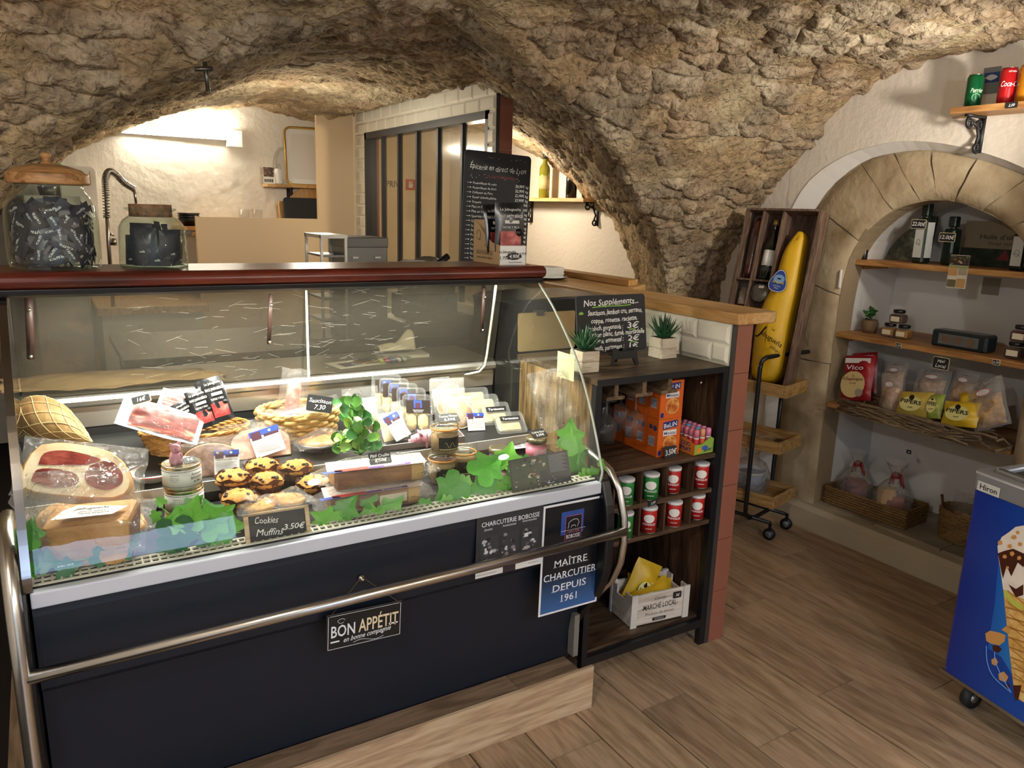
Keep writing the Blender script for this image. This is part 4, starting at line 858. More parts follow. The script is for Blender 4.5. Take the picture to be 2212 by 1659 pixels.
# the white dish beneath the basket
t = thing('white_dish', 'small white dish with red rim beside the wicker basket', 'dish', (.200, 2.045, Z1(2.01)))
MB().lathe([(0, .004), (.032, .004), (.034, 0), (.04, 0), (.055, .018), (.0575, .0185), (.0535, .02), (.038, .006), (0, .006)], 32).build('bowl', plain('dish white', '#efefec', .15), t); MB().tube([(.056*math.cos(i*.1745), .056*math.sin(i*.1745), .0192) for i in range(36)], .0014, 6, closed=True).build('red_rim', plain('rim red', '#c2403a', .3), t)
# stacked tins, pig and tag
tin = plain('tin gold', '#c9c0a2', .25, 1); tl = None
tp = Vector((.236, 1.80, D0))
for k in range(3):
    M_ = T(tp.x+.002*(k % 2), tp.y, tp.z+.0575*k); lb = ('lowest', 'middle', 'topmost')[k]+' of three stacked round tins, white paper label'
    if tl is None:
        tl = thing('tin_can', lb, 'tin', M=M_, group='stacked tins'); MB().lathe([(0, .002), (.038, .002), (.041, 0), (.042, .002), (.0415, .005), (.0415, .052), (.042, .0545), (.041, .0565), (.0385, .054), (0, .054)], 36).build('can', tin, tl)
        MB().lathe([(.0419, .006), (.0419, .048)], 36).build('paper_label', plain('tin paper', '#e2e2dc', .6), tl); m = MB()
        for i in range(60):
            a = 2*math.pi*i/60
            for z in (.010, .045): m.box(-.0012, .0012, -.0006, .0006, -.0006, .0006, Matrix.Rotation(a, 4, 'Z') @ T(0, -.0421, z))
        for j, (tx, h_, z, an) in enumerate((('Artisanal', .006, .034, 40), ('BOUDIN', .006, .025, 40), ('de Mer', .005, .017, 40), ('Ingrédients', .003, .036, -30), ('viande de porc', .0025, .031, -30), ('oignons, crème', .0025, .027, -30), ('sel, poivre', .0025, .023, -30))):
            v, f = textmesh(tx, .01 if j < 3 else 0); k_ = h_/.7; wv = v[:, 0].max()*k_; v2 = [(.0423*math.sin(R(an)+(q[0]*k_-wv/2)/.042), -.0423*math.cos(R(an)+(q[0]*k_-wv/2)/.042), z+q[1]*k_) for q in v]; m.add(v2, f)
        m.build('lettering', plain('tin print', '#55403c', .6), tl)
    else: dup(tl, M_, lb)
zt = D0+.0575*2+.0550; pink = plain('pig pink', '#d79aa8', .35); pigd = plain('pig dark', '#3a2830', .4)
t = thing('pig_figurine', 'small pink pig figurine sitting on the top tin', 'figurine', M=T(tp.x-.012, tp.y-.006, zt) @ RZ(18))
MB().lathe([(0, 0), (.012, .0), (.0145, .008), (.013, .02), (.0095, .028), (0, .031)], 16, Matrix.Diagonal((1, .85, 1, 1))).build('body', pink, t)
MB().lathe([(0, -.012), (.008, -.009), (.0115, 0), (.010, .008), (0, .0125)], 16, T(0, -.003, .037)).build('head', pink, t)
MB().lathe([(0, 0), (.0052, .0), (.0052, .004), (0, .005)], 12, T(0, -.012, .0345) @ RX(90)).build('snout', plain('pig snout', '#c98596', .35), t)
for s_ in (-1, 1):
    MB().lathe([(.0048, 0), (.004, .006), (0, .0105)], 4, T(s_*.008, -.002, .044) @ RY(s_*20)).build('ear', pink, t); MB().lathe([(0, 0), (.0013, 0), (0, .0012)], 8, T(s_*.0045, -.0128, .039) @ RX(90)).build('eye', pigd, t)
    MB().lathe([(.0045, 0), (.004, .012), (0, .014)], 8, T(s_*.007, -.009, 0)).build('leg', pink, t); MB().lathe([(0, 0), (.003, .002), (.003, .012), (0, .015)], 8, T(s_*.0125, -.006, .012) @ RY(-s_*15)).build('arm', pink, t)
chalk_tag('black 9€ tag lying on the top tin', T(tp.x+.020, tp.y-.016, zt+.0015) @ RZ(16) @ RX(22), .03, .022, '9€', None, False)
# ------------------------------------------------------------ terrine slices in film
terr = blotch('terrine', [(.25, '#4c3a2e'), (.4, '#7a5f4e'), (.52, '#99796a'), (.64, '#b8948a'), (.8, '#dcc8b4')], 34, 6, .5, .1)
terrp = blotch('pink terrine', [(.25, '#9d6a5a'), (.42, '#c18f7c'), (.58, '#d9ae9a'), (.75, '#ecd5c4')], 26, 6, .5, .1)
def terrine(label, p, w, h, th, lean, turn, mt, lx, ly, lw, lh, lr, seed, head):
    t = thing('terrine_slice', label, 'terrine slice', M=facing(p, lean, turn)); o = [(-w/2, 0), (w/2, 0), (w/2, h*.55)]+[(w/2*math.cos(R(a)), h*.55+h*.45*math.sin(R(a))) for a in range(15, 180, 15)]+[(-w/2, h*.55)]
    slab(MB(), o, th, I4, rim=.004).build('slice', blotch('terrine crust', [(.3, '#8d6a45'), (.6, '#b9925f')], 20, 4, .6, .2), t); MB().sheet([(q[0]*.95, q[1]*.95+.002) for q in o], z=.0009).build('cut_face', mt, t)
    MB().pillow(w*1.35, h*1.25, th*1.5, T(0, -.06*h, -th*.4), 12, seed=seed, wob=.3).build('film_wrap', clearfilm, t); product_label(t, T(lx, ly, th*.28) @ RZ(lr), lw, lh, head=head, seed=seed); return t
terrine('grey brown terrine slice in film with blue headed label, beside the tins', (.335, 2.005, D1+.004), .135, .085, .03, 16, -6, terr, .036, .002, .062, .062, -2, 11, 'TERRINE DE LAPIN AUX 2 MOUTARDES')
terrine('pink terrine slice in film with tilted label, next to the woven basket', (.475, 2.055, Z1(2.055)), .16, .085, .03, 24, -4, terrp, .024, .008, .082, .072, 13, 12, 'FILET DE VEAU EN CROÛTE')
terrine('pale terrine slice in film behind the pink one, below the woven basket', (.535, 2.10, Z1(2.10)), .12, .075, .03, 26, 8, terrp, .03, .012, .06, .06, -8, 13, 'PORC FERMIER')
# woven basket of dry sausages
hy = wood('water hyacinth', '#a07838', '#c8a260', '#e0c48c', 'X', 9, .6, False, .15, .3)
bc = at(645, 930, y=2.165); bc.z = Z1(2.12); basket('woven_basket', 'round woven straw basket full of dry sausages', T(*bc), .10, .082, .082, 1.14, 7, 22, hy, True)
sausm = blotch('dry sausage', [(.3, '#a87a64'), (.5, '#d0b09c'), (.68, '#e8dcce'), (.8, '#f4efe6')], 30, 5, .7, .3); sausp = blotch('pink sausage', [(.3, '#b5645c'), (.5, '#d08c80'), (.7, '#e3b6a8')], 40, 5, .5, .15)
def sausage(label, p, L, r, rz, tilt, mt, band=None, seed=0, bagw=None, bagl=None, extra=RZ(0)):
    M_ = T(*p) @ RZ(rz) @ RY(tilt) @ extra; t = thing('dry_sausage', label, 'sausage', M=M_); Q = RY(90)
    MB().lathe([(0, -L/2), (r*.45, -L/2+.004), (r*.85, -L/2+r*.7), (r, -L/4), (r*.97, 0), (r, L/4), (r*.8, L/2-r*.7), (r*.4, L/2-.003), (0, L/2)], 16, Q).build('casing', mt, t)
    if band is not None: MB().lathe([(r*1.02, -.032), (r*1.02, -.006)], 16, Q).build('blue_band', lblue, t); MB().lathe([(r*1.02, -.006), (r*1.02, .03)], 16, Q).build('black_band', inkblack, t); MB().text('SAUCISSON', frame((.012, -r*1.05, -.006), (1, 0, 0), (0, -.2, 1)), .006, .03, 'C').build('lettering', whiteink, t)
    MB().pillow(bagl or L*1.25, bagw or r*3.2, r*2.3, T(0, 0, -(bagw or r*3.2)/2) @ RX(90), 10, seed=seed, wob=.2).build('film_bag', clearfilm, t); return t
sausage('pink dry sausage standing upright in clear bag in the woven basket', (bc.x-.005, bc.y+.03, D1+.145), .115, .021, 0, -80, sausp, None, 21, .085, .17)
sausage('long pink dry sausage lying across the back of the woven basket', (bc.x+.02, bc.y+.005, D1+.098), .175, .021, 4, -8, sausp, None, 22)
sausage('white floured sausage with blue and black band in the woven basket', (bc.x-.03, bc.y-.045, D1+.092), .155, .023, -6, 4, sausm, 1, 23)
sausage('short brown sausage at the right rim of the woven basket', (bc.x+.075, bc.y+.0, D1+.088), .09, .02, 14, 0, blotch('brown sausage', [(.3, '#8c5a32'), (.6, '#c18c58')], 20, 4, .5, .2), None, 24)
p = at(688, 872, y=2.06); chalk_tag('wired slate tag Saucisson 7.30 on the woven basket', facing((p.x, 2.06, p.z-.024), 18, -6) @ RZ(-12), .072, .046, 'Saucisson', '7.30', False)
# small round pie
t = thing('round_pie', 'small round golden pie in film in front of the woven basket', 'pie', (.640, 2.07, Z1(2.05)))
MB().lathe([(0, .002), (.05, .002), (.064, .022), (.066, .026)], 30).build('foil_tray', plain('foil', '#c8c8c6', .3, 1), t); MB().lathe([(.064, .022), (.062, .030), (.05, .036), (.02, .040), (0, .041)], 30).build('crust', blotch('golden crust', [(.3, '#7d4d1c'), (.5, '#ab7430'), (.7, '#d0a25c')], 16, 6, .4, .4), t)
MB().pillow(.155, .15, .055, T(0, -.075, .026), 10, seed=31, wob=.3).build('film_wrap', clearfilm, t); MB().rect(-.012, .02, .02, .032, T(0, 0, .05)).build('label', lblue, t)
# ------------------------------------------------------------ cookies
cook = blotch('cookie', [(.28, '#8a5a22'), (.45, '#b9823a'), (.6, '#cf9c52'), (.78, '#e0b873')], 18, 7, .75, .9, bs=40); choc = plain('chocolate chip', '#2e1a12', .4, var=.3, vs_=60); cup = plain('baking cup', '#4a2418', .6, var=.15)
cp = None
cspots = [((505, 1028), .006, 'nearest the tins'), ((566, 1003), .02, 'at the back left, its brown paper showing'), ((640, 1006), .02, 'at the back right'), ((575, 1034), .006, 'in the middle of the pile'), ((678, 1040), .006, 'at the right of the pile'), ((515, 1072), .0, 'lowest at the front left'), ((600, 1082), .0, 'at the front, under the sky reflection')]
for i, ((u, v), dz, wh) in enumerate(cspots):
    p = at(u, v, y=(1.90, 1.97, 1.965, 1.89, 1.88, 1.81, 1.80)[i]); M_ = T(p.x, p.y, p.z-.036) @ Matrix.Scale(1.08, 4) @ RZ(rnd.uniform(0, 360)) @ RX(rnd.uniform(-4, 4)); lb = 'chocolate chip cookie muffin '+wh
    if cp is None:
        cp = thing('cookie_muffin', lb, 'cookie', M=M_, group='chocolate chip cookies'); q = random.Random(3)
        m = MB(); nn = 24; pr = [(0, .046), (.012, .0455), (.026, .042), (.036, .035), (.041, .027), (.040, .022), (.034, .018)]
        m.lathe(pr, nn); m.v = [(x*(1+.05*math.sin(5*math.atan2(y, x))+.03*q.uniform(-1, 1)), y*(1+.05*math.sin(5*math.atan2(y, x))+.03*q.uniform(-1, 1)), z+.0022*q.uniform(-1, 1)) for x, y, z in m.v]; m.build('cookie_top', cook, cp)
        m = MB(); nn = 40; m.add([((r+.0016*(i % 2))*math.cos(2*math.pi*i/nn), (r+.0016*(i % 2))*math.sin(2*math.pi*i/nn), z+(.004*math.sin(i*.9) if z > .03 else 0)) for r, z in ((.027, 0), (.037, .022), (.042, .036)) for i in range(nn)], [(k*nn+i, k*nn+(i+1) % nn, k*nn+nn+(i+1) % nn, k*nn+nn+i) for k in range(2) for i in range(nn)]+[tuple(range(nn-1, -1, -1))]); m.build('baking_cup', cup, cp)
        for k in range(11):
            a, r = q.uniform(0, 6.28), .034*math.sqrt(q.random()); z = float(np.interp(r, [x[0] for x in pr[:5]], [x[1] for x in pr[:5]]))
            MB().lathe([(0, -.003), (.0055, -.001), (.005, .002), (0, .0032)], 6, T(r*math.cos(a), r*math.sin(a), z) @ RZ(k*40) @ RX(q.uniform(-25, 25)) @ Matrix.Diagonal((1, .7, 1, 1))).build('chocolate_chip', choc, cp)
    else: dup(cp, M_, lb)
for i, (u, v, wh) in enumerate(((560, 1098, 'left'), (625, 1085, 'right'))):
    p = at(u, v, y=1.765); t = thing('wrapped_cookie', 'flat cookie in crinkled clear wrapper, '+wh+' behind the cookie sign', 'cookie', M=T(p.x, 1.765, max(p.z, D0+.012)) @ RZ(20*i-6)); MB().lathe([(0, 0), (.034, 0), (.039, .006), (.034, .012), (0, .014)], 20).build('biscuit', cook, t)
    MB().pillow(.105, .10, .04, T(0, -.05, .007), 10, seed=40+i, wob=.5).build('film_wrap', clearfilm, t)
M_, w, h = quad((1168, 938, 1.925), (1250, 928, 1.785), (1150, 806, 1.955)); t = thing('crumpled_bag', 'crumpled clear plastic bag standing against the right glass end', 'plastic bag', M=M_ @ T(w/2, 0, 0)); MB().pillow(w, h, .05, I4, 16, seed=77, wob=.6).build('film', clearfilm, t)
# framed sign for the cookies
sgM, W_, H_ = quad((532, 1183, 1.670), (672, 1158, 1.672), (530, 1112, 1.692)); sgM = sgM @ Matrix.Diagonal((W_/.139, H_/.098, 1, 1)); W_, H_ = .139, .098
t = thing('cookie_sign', 'wood framed chalk sign Cookies Muffins 3.50€ at the case front', 'sign', M=sgM); m = MB(); fr = wood('sign frame wood', '#a98c66', '#c7ab84', '#d8c09c', 'X', 3, .6, False, .05)
for q in ((0, W_, 0, .007), (0, W_, H_-.007, H_), (0, .009, 0, H_), (W_-.009, W_, 0, H_)): MB().box(*q, -.004, .003).build('frame_rail', fr, t)
MB().box(.007, W_-.007, .006, H_-.006, -.003, 0).build('board', slate, t); m = MB(); m.text('Cookies', T(.02, .062, 0), .02, .05, 'L', 0, .2, .12).text('Muffins', T(.022, .025, 0), .02, .056, 'L', 0, .3, .12).text('-3.50€', T(W_-.014, .032, 0), .017, .05, 'R', .006, .2, .08); m.build('lettering', chalk, t)
# ------------------------------------------------------------ pâté en croûte
pate = blotch('pate jelly', [(.28, '#5a341c'), (.45, '#8b5a32'), (.6, '#b08050'), (.78, '#c9a070')], 8, 6, .3, .1, (1, 1, 3), spec=.6)
for k, (p, rz, dz, wh) in enumerate((((.672, 1.765), -2, 0, 'lower'), ((.690, 1.785), -5, .056, 'upper'))):
    t = thing('pate_loaf', wh+' of two long pâté en croûte loaves in printed film', 'pâté', M=T(p[0], p[1], D0+dz) @ RZ(rz) @ Matrix.Diagonal((1.22, 1.05, 1.12, 1))); MB().cbox(.178, .07, .046, I4, .006).build('loaf', pate, t)
    MB().cbox(.035, .0705, .0462, T(.086, 0, 0), .006).build('crust_end', blotch('pate crust', [(.3, '#a87a3c'), (.6, '#cfa868')], 14, 4, .5, .2), t)
    m = MB(); m.sheet([(-.105, -.037), (.105, -.037), (.112, .03), (-.095, .034)], T(0, 0, .0475)); m.sheet([(-.105, -.037), (.105, -.037), (.10, -.05), (-.09, -.047)], T(0, 0, .0475) @ RX(0), z=0); m.build('printed_sheet', plain('pate sheet', '#e9dcd4', .3), t)
    m = MB(); m.rect(-.09, -.02, -.047, -.030, T(0, 0, .048)); m.build('red_print', plain('print red', '#d2413a', .4), t); MB().rect(-.02, .07, -.047, -.036, T(0, 0, .048)).build('violet_print', plain('print violet', '#6a3c97', .4), t); MB().rect(-.115, -.075, -.05, -.036, T(0, 0, .048)).build('blue_print', lblue, t)
    MB().text('Bobosse', T(.035, -.046, .0484), .007, .045, 'C', .008).build('lettering', whiteink, t); MB().pillow(.26, .10, .075, T(.005, -.05, .024), 8, seed=50+k, wob=.1).build('film_wrap', clearfilm, t)
    if k == 0: MB().rect(-.01, .05, .004, .026, frame((.02, -.0375, .008), (1, 0, 0), (0, 0, 1))).build('label', plain('label kraft', '#d9cfb4', .5), t)
p = at(822, 1003, y=1.765); chalk_tag('black tag Pâté Croûte 8.50€ lying on the upper loaf', T(p.x, 1.762, D0+.1125) @ RZ(-4) @ RX(48) @ T(0, -.004, 0), .058, .034, 'Pâté Croûte', '8.50€', False)
# ------------------------------------------------------------ quenelle trays on the grey tray
t = thing('grey_tray', 'shallow grey plastic tray holding the quenelle packs', 'tray', M=T(.935, 2.085, Z1(2.04)) @ RZ(-3) @ RX(11)); m = MB()
m.box(-.135, .135, -.085, .085, 0, .003).box(-.135, .135, -.085, -.081, 0, .024).box(-.135, .135, .081, .085, 0, .024).box(-.135, -.131, -.085, .085, 0, .024).box(.131, .135, -.085, .085, 0, .024); m.build('body', plain('tray plum grey', '#8d8280', .4), t, bevel=.002)
quen = plain('quenelle', '#ead998', .5, var=.06, vs_=30, bump=.2)
qp = None
def tray_pack(M, label, k):
    global qp
    w, h, d = .094, .125, .020
    if qp is None:
        qp = thing('quenelle_pack', label, 'quenelle pack', M=M, group='quenelle packs')
        m = MB(); o = rounded(w, h, .014, 4); n = len(o); rows = [(1, .0), (.985, 0.0004), (.88, -.001), (.85, -d), (.80, -d-.002)]
        v = [((x-w/2)*s_, (y-h/2)*s_+h/2, z) for s_, z in rows for x, y in o]; m.add(v, [(r*n+i, r*n+(i+1) % n, (r+1)*n+(i+1) % n, (r+1)*n+i) for r in range(4) for i in range(n)]+[tuple(range(4*n, 5*n))], smooth=True); m.build('clear_tray', plasticlid, qp)
        for sx in (-.019, .019): MB().lathe([(0, -.04), (.012, -.034), (.0165, -.02), (.017, .02), (.013, .034), (0, .04)], 14, T(sx, h*.42, -.009) @ RX(90) @ Matrix.Diagonal((1, .55, 1, 1))).build('quenelle', quen, qp)
        MB().sheet([(x-w/2, y) for x, y in o], z=.001).build('top_film', clearfilm, qp); MB().rect(-.036, .04, .066, .106, RZ(0), .0018).build('label', plain('label brown', '#2e2420', .4), qp)
        MB().rect(-.012, .014, .082, .105, z=.0022).build('blue_square', lblue, qp); MB().rect(-.007, .009, .080, .098, z=.0024).build('emblem', lplum, qp); MB().text('Quenelles Nature', T(.002, .0735, 0), .004, .034, 'C', z=.0024).text('Sans colorant', T(.002, .0685, 0), .004, .028, 'C', z=.0024).text('', T(0, 0, 0)).build('lettering', whiteink, qp); return qp
    return dup(qp, M, label)
for k, (x, y, z, ln, tn, wh) in enumerate(((.940, 2.055, Z1(2.055)+.006, 24, -6, 'foremost of the leaning row, label fully seen'), (.935, 2.09, Z1(2.09)+.010, 22, -6, 'second of the leaning row'), (.918, 2.12, Z1(2.12)+.012, 20, -8, 'third of the leaning row'), (.90, 2.15, Z1(2.15)+.014, 18, -8, 'fourth of the leaning row'), (.885, 2.18, Z1(2.18)+.014, 14, -8, 'hindmost of the leaning row'))):
    tray_pack(facing((x, y, z), ln, tn) @ RZ(-5), 'clear quenelle tray with dark label, '+wh, k)
def soft_pack(name, label, cat, p, w, h, d, lean, turn, inner, seed, lab=None, rot=0):
    t = thing(name, label, cat, M=facing(p, lean, turn) @ RZ(rot)); MB().pillow(w*.74, h*.7, d, T(0, h*.06, 0), 8, seed=seed+1).build('food', inner, t); MB().pillow(w, h, d*1.25, I4, 12, seed=seed, wob=.35).build('film_bag', clearfilm, t)
    if lab: product_label(t, T(lab[0], lab[1], d*.66) @ RZ(lab[4]), lab[2], lab[3], head=lab[5], seed=seed)
    return t
pale = blotch('pale cheese', [(.3, '#cdb488'), (.5, '#e2d0aa'), (.7, '#f0e6cc')], 12, 5, .5, .15)
soft_pack('cheese_pack', 'pale pack in crinkled film with tilted label, left of the quenelles', 'cheese pack', (.862, 2.035, D1+.018), .10, .125, .03, 34, -14, pale, 61, (.018, .002, .05, .082, 16, 'SABODET'), 10)
soft_pack('cheese_pack', 'pale pack in crinkled film without label beside the leafy plant', 'cheese pack', (.80, 2.11, Z1(2.11)), .12, .14, .03, 22, 6, pale, 62)
disc_m = blotch('pistachio disc', [(.3, '#9a6a38'), (.48, '#c9a06c'), (.6, '#ead2b4'), (.8, '#f3e6d3')], 28, 6, .4, .2)
def disc_pack(label, p, r, lean, turn, seed, lab=None):
    t = thing('round_pack', label, 'meat pack', M=facing(p, lean, turn)); MB().lathe([(0, 0), (r*.9, 0), (r, .004), (r, .012), (r*.92, .016), (0, .017)], 28, T(0, r*1.05, -.014)).build('meat_disc', disc_m, t)
    MB().tube([(r*1.02*math.cos(i*.2244), r*1.05+r*1.02*math.sin(i*.2244), 0) for i in range(28)], .0022, 6, closed=True).build('string', plain('casing string', '#e3d6b8', .6), t); MB().pillow(r*2.5, r*2.6, .03, T(0, -r*.2, -.006), 10, seed=seed, wob=.2).build('film_bag', softfilm, t)
    if lab: product_label(t, T(*lab[:2], .014) @ RZ(lab[4]), lab[2], lab[3], head='JAMBON AU FOIN', seed=seed)
disc_pack('round meat pack foremost right of the quenelles, with white label', (1.095, 2.065, Z1(2.065)), .044, 26, -6, 71, (.042, -.012, .058, .056, -3))
disc_pack('round meat pack second behind the labelled one', (1.085, 2.11, Z1(2.11)+.002), .045, 22, -6, 72)
disc_pack('round meat pack leaning hindmost beside the quenelles', (1.10, 2.165, Z1(2.165)+.002), .047, 18, -10, 73)
# pink pig lying by the terrine jar
t = thing('pig_plush', 'pink toy pig lying beside the terrine jars', 'toy pig', M=T(.972, 2.0, D1+.030) @ RZ(-14) @ RY(4) @ Matrix.Scale(1.12, 4))
MB().lathe([(0, -.048), (.016, -.042), (.021, -.01), (.020, .02), (.014, .04), (0, .05)], 18, RY(90)).build('body', pink, t); MB().lathe([(0, -.02), (.011, -.016), (.015, 0), (.010, .014), (0, .018)], 16, T(-.05, -.004, -.006) @ RY(78)).build('head', pink, t)
MB().lathe([(.006, 0), (.0062, .008), (0, .009)], 10, T(-.066, -.005, -.012) @ RY(-105)).build('snout', plain('pig snout'), t)
for s_ in (-1, 1): MB().lathe([(.006, 0), (.004, .008), (0, .014)], 6, T(-.042, s_*.010, .005) @ RX(-s_*40) @ RY(-30)).build('ear', pink, t); MB().lathe([(.005, 0), (.004, .018), (0, .02)], 8, T(-.025, s_*.009, -.012) @ RX(180)).build('leg', pink, t); MB().lathe([(.005, 0), (.004, .018), (0, .02)], 8, T(.028, s_*.009, -.012) @ RX(180)).build('leg', pink, t)
MB().lathe([(0, 0), (.0014, 0), (0, .001)], 8, T(-.056, -.0165, -.001) @ RX(90)).build('eye', pigd, t)
# terrine jars
tg = film('preserve glass', '#f2f3ee', .03, '#ffffff', .02, 0); pork = blotch('potted pork', [(.3, '#8a6a44'), (.5, '#b9976c'), (.7, '#d3b68c')], 24, 5, .6, .1)
rubr = plain('rubber ring', '#d98a42', .5)
def clip_jar(label, M, tagd=False):
    t = thing('terrine_jar', label, 'jar', M=M); MB().lathe([(0, .002), (.028, .002), (.031, 0), (.033, .006), (.034, .03), (.033, .048), (.031, .054), (.033, .057)], 28).build('glass_body', tg, t)
    MB().lathe([(0, .004), (.0315, .004), (.0325, .03), (.0315, .048), (0, .049)], 28).build('filling', pork, t); MB().tube([(.0325*math.cos(i*.2244), .0325*math.sin(i*.2244), .0585) for i in range(28)], .0024, 6, closed=True).build('rubber_ring', rubr, t)
    MB().lathe([(.033, .061), (.034, .064), (.033, .069), (.026, .073), (.012, .070), (0, .070)], 28).build('glass_lid', jarglass, t); m = MB(); m.tube([(-.034, -.012, .056), (-.044, -.014, .05), (-.046, -.014, .03), (-.036, -.012, .01)], .0013, 5); m.tube([(-.034, .012, .056), (-.042, .010, .05), (-.044, .0, .035)], .0013, 5); m.tube([(-.036, .0, .064), (-.03, 0, .071), (.03, 0, .071), (.036, 0, .064), (.036, 0, .058)], .0012, 5); m.build('wire_clip', steel, t)
    m = MB(); Ms = lambda an: Matrix.Rotation(an, 4, 'Z'); m.lathe([(.0345, .012), (.0347, .040)], 28); m.f = m.f[:28]; k = []
    m2 = MB(); n_ = 9; m2.add([(.0347*math.sin(-.85+1.7*i/n_), -.0347*math.cos(-.85+1.7*i/n_), z) for z in (.010, .042) for i in range(n_+1)], [(i, i+1, n_+2+i, n_+1+i) for i in range(n_)], smooth=True); m2.build('black_label', inkblack, t)
    m3 = MB(); m3.tube([(.035*math.sin(a), -.035*math.cos(a), .024+.006*math.sin(a*14)) for a in [-.4+.05*i for i in range(17)]], .0005, 4); m3.add([(.0349*math.sin(-.8+1.6*i/9), -.0349*math.cos(-.8+1.6*i/9), z) for z in (.012, .0145) for i in range(10)], [(i, i+1, 11+i, 10+i) for i in range(9)]); m3.build('label_print', plain('gold print', '#b9a878', .5), t); return t
clip_jar('clip lidded terrine jar topmost, with black label and price tag', T(.925, 1.85, D0+.0865) @ Matrix.Scale(1.17, 4)); clip_jar('clip lidded terrine jar below the tagged one', T(.915, 1.842, D0) @ Matrix.Scale(1.17, 4)); clip_jar('clip lidded terrine jar behind the stacked pair, lid half seen', T(.995, 1.87, D0) @ Matrix.Scale(1.17, 4))
chalk_tag('black tag Terrine Maison 8.50€ lying on the topmost terrine jar', T(.935, 1.833, D0+.173) @ RZ(-4) @ RX(26), .062, .036, 'Terrine Maison', '8.50€', False)
def spread_jar(label, M, mt, mt2, r=.026):
    t = thing('spread_jar', label, 'jar', M=M); MB().lathe([(0, .002), (r-.003, .002), (r, .006), (r, .036), (r-.002, .040), (r-.003, .043)], 24).build('glass_body', tg, t); MB().lathe([(0, .003), (r-.0015, .006), (r-.0015, .036), (0, .038)], 24).build('filling', mt, t)
    MB().lathe([(r+.0003, .007), (r+.0003, .034)], 24).build('paper_label', mt2, t); MB().lathe([(r-.001, .043), (r+.001, .044), (r+.001, .053), (r-.001, .056), (r-.004, .0555), (0, .0555)], 24).build('lid', plain('lid gold', '#b7ad8c', .25, .9), t)
    m = MB(); [m.box(-.006, .006, -.0003, .0003, -.0006, .0006, Matrix.Rotation(R(a), 4, 'Z') @ T(0, -r-.0006, z)) for a in (-30, 0, 30) for z in (.012, .016, .02, .024, .028)]; m.build('text_lines', whiteink, t)['kind'] = 'stuff'; return t
vio = plain('violet label', '#6b3d86', .45, var=.25, vs_=60); rosy = plain('rose label', '#d97f92', .45)
SJ = Matrix.Scale(1.24, 4); p1 = at(1077, 1008, y=1.86); p2 = at(1157, 990, y=1.85); p3_ = at(1090, 1040, y=1.76)
spread_jar('small violet labelled spread jar with violet paper over its lid', T(p1.x, 1.86, D0) @ SJ, vio, vio, .024); spread_jar('small pink labelled spread jar carrying a black tag', T(p2.x, 1.85, max(D0, p2.z)) @ SJ, rosy, rosy, .025); spread_jar('small rose jar half hidden in the ivy', T(p3_.x, 1.76, D0), rosy, plain('pale rose', '#e6b3b0', .5), .023)
t = thing('riser_block', 'low clear riser under the small pink jar', 'riser', (p2.x, 1.85, D0)); MB().cbox(.06, .06, max(.003, p2.z-D0-.0004), I4, .001).build('block', plasticlid, t)
chalk_tag('black tag lying tilted on the pink spread jar', T(p2.x+.006, 1.832, max(D0, p2.z)+.0705) @ RZ(6) @ RX(30), .056, .032, 'Crème Rose', '5.50€', False)
# clear containers and leaflet at the right end
for k, (x, y, z, ln, wh) in enumerate(((1.245, 2.0, Z1(2.0), 52, 'foremost'), (1.225, 2.06, Z1(2.06), 46, 'second'), (1.21, 2.11, Z1(2.11), 40, 'third'), (1.195, 2.155, Z1(2.155), 34, 'hindmost'))):
    t = thing('clear_box', wh+' of the clear plastic boxes leaning at the right end', 'plastic box', M=facing((x, y, z), ln, -10), group='clear boxes at the right end'); w, h, d = .105, .085, .026; o = rounded(w, h, .012, 3); n = len(o); rows = [(1, 0), (.98, .001), (.92, -.001), (.9, -d)]; m = MB()
    m.add([((X_-w/2)*s_, (Y_-h/2)*s_+h/2, z_) for s_, z_ in rows for X_, Y_ in o], [(r*n+i, r*n+(i+1) % n, (r+1)*n+(i+1) % n, (r+1)*n+i) for r in range(3) for i in range(n)]+[tuple(range(3*n, 4*n))], smooth=True); m.build('tray', plasticlid, t); MB().sheet([(X_-w/2, Y_) for X_, Y_ in o], z=.001).build('lid', plasticlid, t); MB().cbox(.08, .06, .018, T(0, h/2, -d+.003), .006).build('food', blotch('salad', [(.3, '#b59c6c'), (.6, '#dfd0aa')], 20, 4, .6, .2), t)
    if k < 2: MB().rect(-.03, .04, .05, .068, z=.002).build('label', inkblack, t); MB().text('Tartinette', T(.005, .054, 0), .008, .055, 'C', .01, z=.0026).build('lettering', whiteink, t)
p = at(1112, 962, z=D1+.01); t = thing('blue_leaflet', 'blue and white leaflet lying in front of the clear boxes', 'leaflet', M=T(*at(1128, 968, y=1.965)) @ RZ(-6) @ RX(34)); MB().box(-.06, .06, 0, .055, -.001, 0).build('sheet', white, t); MB().rect(-.06, .06, .036, .055, z=.0006).build('blue_band', plain('leaflet blue', '#8fa6d6', .4), t); MB().text('BOURGOGNE', T(0, .026, 0), .007, .08, 'C', .006).build('lettering', plain('leaflet grey', '#6b6f7c', .6), t); m = MB(); [m.rect(-.05+.03*i, -.03+.03*i, .006, .02, z=.0007) for i in range(4)]; m.build('drawings', lgrey, t)
